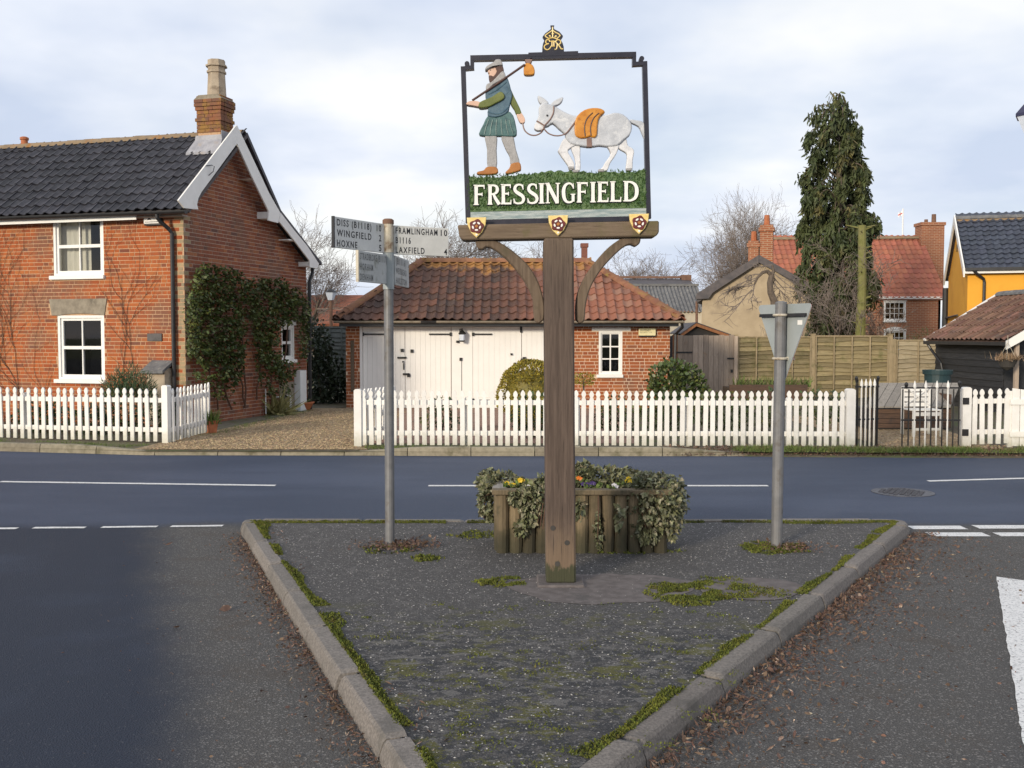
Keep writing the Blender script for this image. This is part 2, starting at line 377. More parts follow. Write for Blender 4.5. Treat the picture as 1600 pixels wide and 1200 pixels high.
p_donkey = M('paint_donkey_grey', (0.42, 0.44, 0.48), (0.56, 0.58, 0.62), (0.64, 0.65, 0.67), s=14, s2=22, rough=0.5, bump=0.35, bs=50)
p_donkey_white = M('paint_donkey_white', (0.62, 0.62, 0.64), (0.74, 0.74, 0.76), (0.50, 0.50, 0.53), s=14, s2=26, rough=0.5, bump=0.2, bs=50)
p_rope = M('paint_rope', (0.20, 0.12, 0.10), (0.27, 0.18, 0.15), rough=0.5, bump=0)
p_red = M('paint_dark_red', (0.10, 0.012, 0.012), (0.16, 0.02, 0.018), rough=0.4, bump=0)
p_grass = M('carved_grass_paint', (0.045, 0.105, 0.030), (0.095, 0.16, 0.05), (0.025, 0.06, 0.02), s=45, s2=26, rough=0.5, bump=0.6, bs=60, bd=0.012)
p_water = M('carved_water_paint', (0.20, 0.27, 0.28), (0.42, 0.46, 0.45), s=30, rough=0.45, bump=0.4, bs=40, stretch=(0.4, 1, 2.5))
leaf_dark = M('leaf_dark', (0.026, 0.048, 0.012), (0.060, 0.088, 0.022), (0.13, 0.12, 0.025), s=3, s2=2.5, rough=0.55, bump=0, rnd=0.45)
leaf_climber = M('leaf_climber', (0.038, 0.058, 0.013), (0.080, 0.102, 0.024), (0.19, 0.16, 0.035), s=5, s2=6, thr=(0.55, 0.7), rough=0.55, bump=0, rnd=0.5)
leaf_laurel = M('leaf_laurel', (0.045, 0.070, 0.018), (0.085, 0.115, 0.032), (0.14, 0.13, 0.035), s=5, s2=5, rough=0.45, bump=0, rnd=0.45)
leaf_box = M('leaf_box', (0.21, 0.165, 0.020), (0.31, 0.25, 0.035), (0.13, 0.12, 0.02), s=9, s2=6, rough=0.6, bump=0, rnd=0.4)
leaf_ivy = M('leaf_ivy', (0.075, 0.085, 0.036), (0.155, 0.160, 0.085), (0.30, 0.27, 0.18), s=12, s2=18, thr=(0.5, 0.66), rough=0.55, bump=0, rnd=0.5)
leaf_conifer = M('leaf_conifer', (0.034, 0.050, 0.016), (0.070, 0.086, 0.028), (0.125, 0.105, 0.036), s=1.6, s2=1.1, rough=0.7, bump=0, rnd=0.4)
leaf_rosemary = M('leaf_rosemary', (0.035, 0.065, 0.026), (0.065, 0.10, 0.04), s=6, rough=0.6, bump=0, rnd=0.35)
leaf_straw = M('leaf_straw', (0.24, 0.22, 0.08), (0.33, 0.29, 0.12), (0.12, 0.15, 0.04), s=6, s2=8, rough=0.7, bump=0, rnd=0.3)
leaf_dead = M('leaf_dead', (0.085, 0.048, 0.033), (0.150, 0.088, 0.060), (0.34, 0.27, 0.20), s=14, s2=20, thr=(0.56, 0.66), rough=0.75, bump=0, rnd=0.5)
leaf_heather = M('dry_flower_heads', (0.23, 0.15, 0.09), (0.30, 0.21, 0.13), s=8, rough=0.9, bump=0, rnd=0.3)
moss_green = M('moss_green', (0.068, 0.086, 0.011), (0.128, 0.136, 0.018), (0.10, 0.08, 0.018), s=9, s2=7, thr=(0.55, 0.7), rough=0.95, bump=0, rnd=0.4)
grass_green = M('grass_green', (0.075, 0.12, 0.022), (0.13, 0.17, 0.04), (0.17, 0.14, 0.06), s=5, s2=4, rough=0.8, bump=0, rnd=0.35)
bark_grey = M('bark_grey', (0.085, 0.066, 0.050), (0.15, 0.118, 0.092), s=12, rough=0.95, bump=0.4)
bark_twig = M('bark_twig', (0.14, 0.112, 0.095), (0.20, 0.165, 0.142), s=2, rough=0.95, bump=0)
bark_moss = M('bark_moss', (0.15, 0.15, 0.045), (0.21, 0.20, 0.075), (0.12, 0.10, 0.06), s=5, s2=5, rough=0.95, bump=0.5)
bark_red = M('bark_red', (0.14, 0.075, 0.05), (0.19, 0.11, 0.075), s=9, rough=0.95, bump=0.5)
bark_vine = M('dead_vine', (0.085, 0.045, 0.030), (0.13, 0.07, 0.045), s=9, rough=0.95, bump=0)
soil = M('soil', (0.045, 0.032, 0.022), (0.085, 0.062, 0.045), s=20, rough=0.95, bump=0.6, bs=30, bd=0.02)
curtain = M('net_curtain', (0.55, 0.52, 0.44), (0.66, 0.63, 0.55), s=8, rough=0.9, bump=0.3, stretch=(6, 6, 0.3))
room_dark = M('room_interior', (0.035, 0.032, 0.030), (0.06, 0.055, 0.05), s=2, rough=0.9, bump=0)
tub_teal = M('tub_teal', (0.014, 0.036, 0.042), (0.022, 0.050, 0.056), s=4, rough=0.45, bump=0.05)
lamp_glass = M('lamp_glass', (0.62, 0.68, 0.78), (0.70, 0.75, 0.84), rough=0.15, bump=0)
pvc_white = M('white_box_plastic', (0.68, 0.70, 0.70), (0.75, 0.77, 0.77), s=4, rough=0.4, bump=0)
cream_box = M('alarm_box_cream', (0.72, 0.64, 0.36), (0.78, 0.70, 0.42), rough=0.4, bump=0)
print_grey = M('print_grey', (0.06, 0.06, 0.06), (0.14, 0.14, 0.14), rough=0.5, bump=0)
print_blue = M('print_blue', (0.12, 0.25, 0.55), (0.18, 0.32, 0.62), rough=0.5, bump=0)
plaque_grey = M('slate_plaque', (0.055, 0.05, 0.05), (0.09, 0.08, 0.08), rough=0.6, bump=0.1)
pansy_yellow = M('petal_yellow', (0.66, 0.44, 0.02), (0.75, 0.55, 0.04), rough=0.6, bump=0)
pansy_violet = M('petal_violet', (0.035, 0.02, 0.10), (0.07, 0.04, 0.17), rough=0.6, bump=0)
pansy_white = M('petal_white', (0.70, 0.68, 0.74), (0.78, 0.76, 0.80), rough=0.6, bump=0)
pansy_orange = M('petal_orange', (0.62, 0.16, 0.02), (0.70, 0.24, 0.03), rough=0.6, bump=0)
flag_white = M('flag_white', (0.8, 0.8, 0.8), (0.85, 0.85, 0.85), rough=0.8, bump=0)
flag_red = M('flag_red', (0.60, 0.03, 0.04), (0.65, 0.05, 0.05), rough=0.8, bump=0)
def glass_mat():
    m = bpy.data.materials.new('window_glass'); m.use_nodes = True; t = m.node_tree
    t.nodes.remove(t.nodes['Principled BSDF'])
    o = t.nodes['Material Output']; mx_ = t.nodes.new('ShaderNodeMixShader'); fr = t.nodes.new('ShaderNodeFresnel'); fr.inputs[0].default_value = 1.6
    tr = t.nodes.new('ShaderNodeBsdfTransparent'); tr.inputs[0].default_value = (0.86, 0.88, 0.88, 1)
    gl = t.nodes.new('ShaderNodeBsdfGlossy'); gl.inputs['Roughness'].default_value = 0.02
    t.links.new(fr.outputs[0], mx_.inputs[0]); t.links.new(tr.outputs[0], mx_.inputs[1]); t.links.new(gl.outputs[0], mx_.inputs[2])
    t.links.new(mx_.outputs[0], o.inputs[0]); return m
glass = glass_mat()
def far_brick_mat():
    g = NG('far_brick')
    sx = g.n('ShaderNodeSeparateXYZ'); g.l(g.pos(), sx.inputs[0])
    cbn = g.n('ShaderNodeCombineXYZ'); g.l(g.math('ADD', sx.outputs[0], g.math('MULTIPLY', sx.outputs[1], 0.73)), cbn.inputs[0]); g.l(sx.outputs[2], cbn.inputs[1])
    b = g.n('ShaderNodeTexBrick'); g.l(cbn.outputs[0], b.inputs['Vector'])
    for k, v_ in (('Scale', 1.0), ('Mortar Size', 0.012), ('Mortar Smooth', 0.3), ('Bias', 0.0), ('Brick Width', 0.235), ('Row Height', 0.076)): b.inputs[k].default_value = v_
    b.inputs['Color1'].default_value = (0.34, 0.120, 0.055, 1); b.inputs['Color2'].default_value = (0.26, 0.088, 0.044, 1); b.inputs['Mortar'].default_value = (0.40, 0.27, 0.18, 1)
    col = g.mix(g.math('MULTIPLY', g.step(g.noise(1.2, 5, 0.6), 0.45, 0.7), 0.45), b.outputs[0], (0.20, 0.085, 0.055))
    return g.done(col, 0.95, g.bump(g.noise(30, 3, 0.6), 0.3, 0.01))
far_brick = far_brick_mat()

# kerb lines of the island, used by the road's own wear too
KL = (Vector((-2.36, 8.82)), Vector((-0.53, 4.01)))
KR = (Vector((3.39, 8.68)), Vector((0.54, 4.03)))
def road_mat():
    g = NG('road_tarmac')
    sx = g.n('ShaderNodeSeparateXYZ'); g.l(g.pos(), sx.inputs[0]); X, Y = sx.outputs[0], sx.outputs[1]
    def dist(a, b, sign):
        d = (b - a).normalized(); nx, ny = d.y * sign, -d.x * sign
        return g.math('ADD', g.math('MULTIPLY_ADD', X, nx, g.math('MULTIPLY', Y, ny)), -(a.x * nx + a.y * ny))
    wob = g.math('MULTIPLY', g.math('SUBTRACT', g.noise(1.3, 4, 0.6), 0.5), 0.5)
    dl = g.math('ADD', dist(KL[0], KL[1], 1 if (KL[1] - KL[0]).y < 0 else -1), wob)
    dr = g.math('ADD', dist(KR[0], KR[1], -1), wob)
    grit_l = g.math('SUBTRACT', 1.0, g.step(dl, 0.42, 0.95))
    grit_r = g.math('SUBTRACT', 1.0, g.step(dr, 0.9, 2.3))
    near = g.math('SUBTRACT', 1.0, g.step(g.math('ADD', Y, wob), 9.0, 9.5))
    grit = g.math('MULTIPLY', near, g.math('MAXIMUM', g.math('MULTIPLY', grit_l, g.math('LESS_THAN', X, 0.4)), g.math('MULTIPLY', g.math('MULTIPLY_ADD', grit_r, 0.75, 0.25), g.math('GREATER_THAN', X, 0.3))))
    fine = g.noise(140, 3, 0.7)
    v_ = g.voro(130, 'Color'); vs = g.n('ShaderNodeSeparateColor'); g.l(v_, vs.inputs[0])
    base_main = g.mix(g.step(fine, 0.3, 0.7), (0.030, 0.041, 0.070), (0.066, 0.083, 0.126))
    base_main = g.mix(g.math('MULTIPLY', g.step(g.noise(0.55, 6, 0.65, stretch=(0.35, 1, 1)), 0.40, 0.66), 0.6), base_main, (0.082, 0.100, 0.150))
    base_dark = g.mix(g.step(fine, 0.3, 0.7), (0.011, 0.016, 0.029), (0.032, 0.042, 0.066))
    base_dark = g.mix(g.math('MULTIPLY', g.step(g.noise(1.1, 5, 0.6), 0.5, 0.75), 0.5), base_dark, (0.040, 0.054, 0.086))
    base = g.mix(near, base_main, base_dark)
    gritc = g.mix(g.step(fine, 0.32, 0.68), (0.052, 0.051, 0.049), (0.135, 0.128, 0.122))
    gritc = g.mix(g.math('MULTIPLY', g.step(vs.outputs[0], 0.90, 0.93), 0.7), gritc, (0.26, 0.245, 0.23))
    gritc = g.mix(g.math('MULTIPLY', g.step(g.noise(2.2, 5, 0.65), 0.5, 0.7), 0.5), gritc, (0.085, 0.07, 0.058))
    col = g.mix(grit, base, gritc)
    col = g.mix(g.math('MULTIPLY', g.step(vs.outputs[1], 0.978, 0.985), g.math('MULTIPLY_ADD', grit, 0.5, 0.15)), col, (0.27, 0.26, 0.25))
    h_ = g.math('ADD', g.voro(130), fine)
    return g.done(col, g.math('MULTIPLY_ADD', grit, 0.25, 0.66), g.bump(h_, 0.7, 0.007), spec=0.22)
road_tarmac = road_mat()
def island_mat():
    g = NG('island_tarmac')
    sx = g.n('ShaderNodeSeparateXYZ'); g.l(g.pos(), sx.inputs[0])
    fine = g.noise(120, 4, 0.7)
    v_ = g.voro(115, 'Color'); vs = g.n('ShaderNodeSeparateColor'); g.l(v_, vs.inputs[0])
    col = g.mix(g.step(fine, 0.3, 0.7), (0.044, 0.042, 0.042), (0.108, 0.102, 0.099))
    col = g.mix(g.math('MULTIPLY', g.step(g.noise(7, 6, 0.7), 0.52, 0.66), 0.6), col, (0.135, 0.127, 0.122))
    nearf = g.math('SUBTRACT', 1.0, g.step(g.math('ADD', sx.outputs[1], g.math('MULTIPLY', g.noise(1.5, 4, 0.6), 1.6)), 5.9, 7.2))
    dark = g.math('MULTIPLY', nearf, g.step(g.noise(12, 6, 0.7, stretch=(0.7, 1, 1)), 0.44, 0.54))
    col = g.mix(g.math('MULTIPLY', dark, 0.85), col, (0.026, 0.028, 0.033))
    ms = g.math('MULTIPLY', nearf, g.step(g.noise(5.5, 8, 0.75), 0.515, 0.57))
    col = g.mix(g.math('MULTIPLY', ms, 0.85), col, g.mix(g.noise(30), (0.062, 0.070, 0.012), (0.13, 0.118, 0.022)))
    col = g.mix(g.math('MULTIPLY', g.step(vs.outputs[0], 0.90, 0.93), 0.6), col, (0.25, 0.235, 0.225))
    col = g.mix(g.step(vs.outputs[1], 0.984, 0.990), col, (0.46, 0.44, 0.42))
    fl_ = g.math('MULTIPLY', nearf, g.step(g.noise(16, 5, 0.62, stretch=(0.75, 1.2, 1)), 0.555, 0.60))
    col = g.mix(g.math('MULTIPLY', fl_, 0.75), col, (0.155, 0.148, 0.142))
    h_ = g.math('ADD', g.math('MULTIPLY', g.noise(10, 6, 0.7), 2.5), g.math('ADD', g.voro(115), fine))
    return g.done(col, 0.9, g.bump(h_, 0.8, 0.012))
island_tarmac = island_mat()
concrete_pink = M('concrete_pink', (0.095, 0.080, 0.076), (0.150, 0.130, 0.124), (0.075, 0.068, 0.065), s=14, s2=3, rough=0.95, bump=0.5, bs=90)
kerb_stone_m = M('kerb_concrete', (0.125, 0.112, 0.100), (0.235, 0.208, 0.185), (0.105, 0.096, 0.084), s=75, s2=3.2, thr=(0.5, 0.74), rough=0.95, bump=0.6, bs=110, rnd=0.14)
kerb_far_m = M('kerb_far', (0.20, 0.175, 0.125), (0.28, 0.245, 0.18), (0.13, 0.115, 0.07), s=14, s2=2.5, rough=0.95, bump=0.4, rnd=0.14)
def paint_mat():
    g = NG('road_paint')
    col = g.mix(g.step(g.noise(60, 4, 0.7), 0.36, 0.5), (0.34, 0.34, 0.34), (0.72, 0.71, 0.69))
    col = g.mix(g.step(g.noise(9, 6, 0.7), 0.62, 0.75), col, (0.28, 0.28, 0.29))
    return g.done(col, 0.75, g.bump(g.noise(120, 3, 0.7), 0.4, 0.004))
road_paint = paint_mat()
def gravel_mat():
    g = NG('driveway_gravel')
    q = g.voro(26, 'Color'); vs = g.n('ShaderNodeSeparateColor'); g.l(q, vs.inputs[0])
    col = g.ramp(vs.outputs[0], [(0, (0.16, 0.105, 0.05)), (0.35, (0.30, 0.21, 0.115)), (0.6, (0.40, 0.30, 0.18)), (0.85, (0.25, 0.16, 0.085)), (1, (0.52, 0.42, 0.29))])
    col = g.mix(g.math('MULTIPLY', g.step(g.noise(0.9, 5, 0.6), 0.5, 0.75), 0.45), col, (0.17, 0.115, 0.065))
    return g.done(col, 0.95, g.bump(g.voro(26), 1.0, 0.03))
gravel_m = gravel_mat()
pebble_m = M('pebble', (0.24, 0.165, 0.09), (0.40, 0.30, 0.18), s=8, rough=0.9, bump=0, rnd=0.5)
paving_pink = M('brick_paving', (0.20, 0.11, 0.08), (0.28, 0.17, 0.125), (0.13, 0.09, 0.07), s=9, s2=2.5, rough=0.95, bump=0.4, rnd=0.2)
field = M('rough_grass', (0.05, 0.075, 0.022), (0.09, 0.11, 0.035), (0.11, 0.09, 0.05), s=1.2, s2=0.5, rough=0.95, bump=0.5, bs=12, bd=0.05)
path_m = M('mossy_path', (0.10, 0.088, 0.062), (0.16, 0.14, 0.10), (0.085, 0.095, 0.03), s=12, s2=2.5, rough=0.95, bump=0.4)
verge_m = M('verge_soil', (0.075, 0.058, 0.038), (0.125, 0.10, 0.065), (0.09, 0.10, 0.032), s=9, s2=2.2, thr=(0.46, 0.62), rough=0.95, bump=0.6, bs=30, bd=0.02)
# ============================================================ SETTING
ST = dict(kind='structure')
GZ = 0.06                                            # level of the gardens behind the road kerb
EDGE = [(-60, 28.0), (-20, 18.3), (-10.5, 15.95), (-7.65, 15.24), (-5.3, 14.72), (-2.1, 14.68), (-0.9, 14.62), (3.4, 14.60), (7.25, 14.44), (20, 14.2), (60, 15.5)]
MB().add([(-600, -600, -0.03), (600, -600, -0.03), (600, 600, -0.03), (-600, 600, -0.03)], [(0, 1, 2, 3)]).build('ground', field, **ST)
rp = [(-60, -25), (60, -25)] + EDGE[::-1]
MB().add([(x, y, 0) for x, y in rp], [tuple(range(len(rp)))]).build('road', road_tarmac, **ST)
gp = EDGE + [(60, 70), (-60, 70)]
MB().add([(x, y, GZ) for x, y in gp], [tuple(range(len(gp)))]).build('garden_ground', verge_m, **ST)
def sheet(name, m, pts, z):
    return MB().add([(x, y, z) for x, y in pts], [tuple(range(len(pts)))]).build(name, m, **ST)
sheet('gravel_driveway', gravel_m, [(-5.55, 14.86), (-2.1, 14.84), (-2.25, 15.6), (-2.4, 18.5), (-3.2, 21.9), (-3.0, 23.45), (-4.6, 23.45), (-4.6, 21.6), (-5.0, 19.3), (-5.35, 16.8)], GZ + 0.008)
sheet('mossy_path', path_m, [(-5.38, 16.9), (-5.02, 19.3), (-4.62, 21.6), (-4.0, 23.4), (-3.6, 26.0), (-6.2, 26.0), (-6.2, 16.9)], GZ + 0.004)
sheet('brick_paving', paving_pink, [(-2.2, 15.75), (1.9, 15.75), (2.6, 23.45), (-2.95, 23.45), (-2.35, 18.6)], GZ + 0.004)
sheet('yard_gravel', gravel_m, [(5.6, 14.9), (7.2, 14.85), (8.0, 21), (5.4, 21)], GZ + 0.012)

# ---- kerbs: one object per stone, swept along its own piece of the line
def kerb_mesh(pts, inn, tops, wid=0.125, batter=0.025, deep=0.12):
    vs = []
    for p, n_, t in zip(pts, inn, tops):
        p, n_ = Vector(p), Vector(n_)
        for off, z in ((0, -deep), (batter * 0.3, t * 0.35), (batter, t - 0.012), (batter + 0.013, t), (wid, t), (wid, -deep)):
            q = p + n_ * off; vs.append((q.x, q.y, z))
    m_ = 6; k = len(pts); fs = []
    for i in range(k - 1):
        for j in range(m_):
            fs.append((i * m_ + j, i * m_ + (j + 1) % m_, (i + 1) * m_ + (j + 1) % m_, (i + 1) * m_ + j))
    fs += [tuple(range(m_ - 1, -1, -1)), tuple((k - 1) * m_ + j for j in range(m_))]
    mb = MB(); mb.add(vs, fs); return mb
def left_of(d): return Vector((-d.y, d.x))
P1, P2, P3 = Vector((-2.447, 9.05)), Vector((-0.12, 2.93)), Vector((3.617, 9.05))
fil = {0: 0.22, 1: 0.35, 2: 0.42}
corners = [P1, P2, P3]
def arc(pa, pc, pb, n=6):
    return [pa * (1 - t) ** 2 + pc * 2 * t * (1 - t) + pb * t * t for t in [i / n for i in range(n + 1)]]
isl = thing('traffic_island', 'triangular kerbed island of mossy old tarmac in the junction', 'traffic island')
isl['kind'] = 'structure'
outline, straight = [], []
for i in range(3):
    c = corners[i]; a = corners[i - 1]; b = corners[(i + 1) % 3]
    da, db = (a - c).normalized(), (b - c).normalized()
    outline.append(arc(c + da * fil[i], c, c + db * fil[i]))
dense = []
for i in range(3):
    dense += outline[i]
    A, B = outline[i][-1], outline[(i + 1) % 3][0]
    straight.append((A, B))
# island surface reaches under the inner half of the kerb stones
cen = Vector((0.3, 7.3))
inner = []
for i, q in enumerate(dense):
    d = (dense[(i + 1) % len(dense)] - dense[i - 1]).normalized()
    inner.append(q + left_of(d) * 0.10)
MB().add([(q.x, q.y, 0.088) for q in inner], [tuple(range(len(inner)))]).build('tarmac_surface', island_tarmac, isl)
for i in range(3):
    pts = outline[i]
    tg = [(pts[min(j + 1, len(pts) - 1)] - pts[max(j - 1, 0)]).normalized() for j in range(len(pts))]
    kerb_mesh(pts, [left_of(t) for t in tg], [0.1] * len(pts)).build('kerb_stone', kerb_stone_m, isl)
    A, B = straight[i]; d = (B - A).normalized(); L = (B - A).length; n_ = max(1, round(L / 0.915)); ln = L / n_
    for k in range(n_):
        a = A + d * (k * ln + 0.006); b = A + d * ((k + 1) * ln - 0.006)
        j0, j1 = rng.uniform(-0.008, 0.007), rng.uniform(-0.008, 0.007)
        sh = left_of(d) * rng.uniform(-0.008, 0.006)
        npt = 14
        pts = [a.lerp(b, max(0.0, min(1.0, (t - 0.5) / (npt - 1) if 0 < t < npt else t / npt))) + sh for t in range(npt + 1)]
        kerb_mesh(pts, [left_of(d)] * (npt + 1), [0.1 + j0 + (j1 - j0) * t / npt - (0.012 if t in (0, npt) else 0.0) for t in range(npt + 1)]).build('kerb_stone', kerb_stone_m, isl)
MB().add([(0.58 + 0.60 * math.cos(t) * (1 + 0.12 * math.sin(3 * t) + 0.07 * noise.noise(Vector((3 * math.cos(t), 3 * math.sin(t), 0)))), 6.56 + 0.42 * math.sin(t) * (1 + 0.1 * math.sin(2 * t + 1) + 0.1 * noise.noise(Vector((4 * math.cos(t), 4 * math.sin(t), 5)))), 0.0905) for t in [2 * math.pi * k / 90 for k in range(90)]], [tuple(range(90))]).build('concrete_patch', concrete_pink, isl)
MB().box(0.165, 0.475, 6.57, 6.9, 0.08, 0.104).build('post_footing', concrete_pink, isl, bevel=0.01)
MB().add([(1.55 + 0.33 * math.cos(t) * (1 + 0.15 * math.sin(2 * t)), 6.55 + 0.3 * math.sin(t), 0.0925) for t in [2 * math.pi * k / 24 for k in range(24)]], [tuple(range(24))]).build('concrete_patch', concrete_pink, isl)

# ---- the kerb along the far side of the main road
fk = thing('roadside_kerb', 'low concrete kerb along the far side of the main road', 'kerb')
fk['kind'] = 'structure'
def edge_at(x):
    for (x0, y0), (x1, y1) in zip(EDGE, EDGE[1:]):
        if x0 <= x <= x1: return y0 + (y1 - y0) * (x - x0) / (x1 - x0)
def kerb_top(x):
    prof = [(-99, 0.125), (-6.35, 0.125), (-5.2, 0.05), (-2.3, 0.05), (-1.35, 0.125), (2.2, 0.125), (3.45, 0.03)]
    for (a, ta), (b, tb) in zip(prof, prof[1:]):
        if a <= x <= b: return ta + (tb - ta) * (x - a) / (b - a)
    return 0.03
x = -13.4
while x < 3.3:
    x2 = min(x + 0.915, 3.45)
    xs = [x + 0.006 + (x2 - x - 0.012) * t / 3 for t in range(4)]
    pts = [Vector((q, edge_at(q))) for q in xs]
    d = (pts[-1] - pts[0]).normalized()
    kerb_mesh(pts, [left_of(d)] * 4, [kerb_top(q) for q in xs], batter=0.02).build('kerb_stone', kerb_far_m, fk)
    x = x2

# ---- painted road markings, each its own sheet 4 mm above the tarmac
def marking(pts, name='road_marking'):
    # worn, slightly ragged outline
    out_ = []
    for i, (x0, y0) in enumerate(pts):
        x1, y1 = pts[(i + 1) % len(pts)]; L = math.hypot(x1 - x0, y1 - y0); n_ = max(1, int(L / 0.07))
        for k in range(n_):
            t = k / n_; j = 0.005 if 0 < k else 0
            out_.append((x0 + (x1 - x0) * t + rng.uniform(-j, j), y0 + (y1 - y0) * t + rng.uniform(-j, j)))
    return MB().add([(a, b, 0.004) for a, b in out_], [tuple(range(len(out_)))]).build(name, road_paint, **ST)
def dash(xa, ya, xb, yb, w_=0.1):
    marking([(xa, ya - w_ / 2), (xb, yb - w_ / 2), (xb, yb + w_ / 2), (xa, ya + w_ / 2)])
for a in [(-9.0, 12.45, -6.3, 12.06), (-6.04, 12.02, -2.72, 11.71), (-0.96, 11.69, 2.94, 11.69), (4.93, 12.07, 8.6, 12.75), (10.5, 13.0, 14, 13.4)]: dash(*a, w_=0.1)
for a in [(-6.6, 9.03, -6.0, 9.03), (-5.75, 9.05, -5.25, 9.05), (-5.0, 9.07, -4.42, 9.08), (-4.29, 9.11, -3.83, 9.12), (-3.69, 9.14, -3.2, 9.17), (-3.08, 9.18, -2.62, 9.21)]: dash(*a, w_=0.075)
for a in [(3.57, 9.12, 4.06, 9.12), (4.17, 9.15, 4.68, 9.15), (4.86, 9.17, 5.4, 9.17), (3.61, 8.80, 4.11, 8.80), (4.2, 8.80, 4.72, 8.80), (4.9, 8.8, 5.4, 8.8)]: dash(*a, w_=0.17)
# outline of a give-way triangle pointing down the side road
tri_o = [(3.46, 7.24), (2.06, 4.02), (4.72, 6.25)]
tri_i = [(3.78, 6.78), (2.62, 4.92), (4.15, 6.22)]
for i in range(3):
    a, b = tri_o[i], tri_o[(i + 1) % 3]; c, d = tri_i[(i + 1) % 3], tri_i[i]
    marking([a, b, c, d])
# ---- manhole cover in the road
mh = thing('manhole_cover', 'round ribbed iron manhole cover set in the main road', 'manhole cover', (4.3, 11.2, 0.0))
mh['kind'] = 'thing'
MB().lathe([(0.33, -0.02), (0.33, 0.006), (0.30, 0.008), (0.29, 0.004), (0.0, 0.004)], n=32).build('frame', M('manhole_iron', (0.05, 0.05, 0.06), (0.10, 0.10, 0.115), s=20, rough=0.45, bump=0.3, metal=0.4), mh)
mb = MB()
for k in range(-4, 5):
    hw = math.sqrt(max(0.0, 0.27 ** 2 - (k * 0.06) ** 2))
    for s_ in range(-4, 4):
        a, b = s_ * 0.066 + (k % 2) * 0.03, s_ * 0.066 + 0.045 + (k % 2) * 0.03
        if abs(a) < hw and abs(b) < hw: mb.box(a, b, k * 0.06 - 0.012, k * 0.06 + 0.012, 0.003, 0.013)
mb.build('tread_ribs', bpy.data.materials['manhole_iron'], mh, kind='stuff')

# ============================================================ shared builders for buildings
def slab_holes(mb, a0, a1, b0, b1, c0, c1, holes, fn):
    # a wall slab with rectangular holes: a along, b up, c through; fn(a, b, c) -> xyz
    As = sorted({a0, a1, *[q for h_ in holes for q in h_[:2] if a0 < q < a1]})
    Bs = sorted({b0, b1, *[q for h_ in holes for q in h_[2:] if b0 < q < b1]})
    for i in range(len(As) - 1):
        for j in range(len(Bs) - 1):
            ca, cb_ = (As[i] + As[i + 1]) / 2, (Bs[j] + Bs[j + 1]) / 2
            if any(h_[0] < ca < h_[1] and h_[2] < cb_ < h_[3] for h_ in holes): continue
            x0, x1, y0, y1 = As[i], As[i + 1], Bs[j], Bs[j + 1]
            mb.add([fn(x0, y0, c0), fn(x1, y0, c0), fn(x1, y1, c0), fn(x0, y1, c0)], [(0, 1, 2, 3)])
            mb.add([fn(x0, y0, c1), fn(x1, y0, c1), fn(x1, y1, c1), fn(x0, y1, c1)], [(3, 2, 1, 0)])
    for (h0, h1, k0, k1) in holes:
        q = [(h0, k0), (h1, k0), (h1, k1), (h0, k1)]
        for i in range(4):
            (p, r_), (s_, t) = q[i], q[(i + 1) % 4]
            mb.add([fn(p, r_, c0), fn(s_, t, c0), fn(s_, t, c1), fn(p, r_, c1)], [(3, 2, 1, 0)])
    return mb

def brick_rows(z0, z1, course, lim, holes, seed, st=0.228, hd=0.112, joint=0.0125):
    """Flemish-like courses: list of (u0, u1, zlow, zhigh) clipped by lim(z) -> (lo, hi) and by holes."""
    r_ = random.Random(seed); out_ = []; i = 0; z = z0
    while z + course <= z1 + 1e-6:
        lo, hi = lim(z + course / 2)
        if hi - lo > 0.06:
            u = lo - r_.uniform(0, 0.2); k = i
            cuts = [(h_[0], h_[1]) for h_ in holes if h_[2] < z + course * 0.55 and h_[3] > z + course * 0.45]
            while u < hi:
                ln = (st if (k % 2 == 0) else hd) + r_.uniform(-0.006, 0.006); k += 1
                spans = [(max(u, lo), min(u + ln - joint, hi))]
                for a, b in cuts:
                    nx = []
                    for s0, s1 in spans:
                        if b <= s0 or a >= s1: nx.append((s0, s1))
                        else:
                            if a - s0 > 0.0: nx.append((s0, a - 0.004))
                            if s1 - b > 0.0: nx.append((b + 0.004, s1))
                    spans = nx
                for s0, s1 in spans:
                    if s1 - s0 > 0.03: out_.append((s0, s1, z, z + course - joint))
                u += ln
        z += course; i += 1
    return out_
_ub = MB().box(0, 1, -0.5, 0.5, 0, 1).mesh('brick_unit')
def lay_bricks(parent, bricks, mats, plane, face, n_parts, prio, seed, depth=0.03):
    """plane 'x': wall runs along local x, face looks to -y at y = face; plane 'y': runs along y, face looks to +x at x = face."""
    r_ = random.Random(seed)
    bricks = sorted(bricks, key=prio)
    stuff = {}
    for k, b in enumerate(bricks):
        u0, u1, z0, z1 = b
        pr = r_.uniform(0.002, 0.006) + (0.005 if r_.random() < 0.06 else 0)
        m_ = mats(b)
        if k < n_parts:
            if plane == 'x': link('brick', _ub_for(m_), m_, parent, (u0, face - pr + depth / 2, z0 + r_.uniform(-0.001, 0.001)), (0, 0, 0), (u1 - u0, depth, z1 - z0))
            else: link('brick', _ub_for(m_), m_, parent, (face + pr - depth / 2, u0, z0), (0, 0, math.pi / 2), (u1 - u0, depth, z1 - z0))
        else:
            mb = stuff.setdefault(m_.name, (MB(), m_))[0]
            if plane == 'x': mb.box(u0, u1, face - pr, face - pr + depth, z0, z1)
            else: mb.box(face + pr - depth, face + pr, u0, u1, z0, z1)
    for mb, m_ in stuff.values(): mb.build('brickwork', m_, parent, kind='stuff')
_ubs = {}
def _ub_for(m_):
    if m_.name not in _ubs:
        me = _ub.copy(); me.name = 'brick_' + m_.name; me.materials.append(m_); _ubs[m_.name] = me
    return _ubs[m_.name]

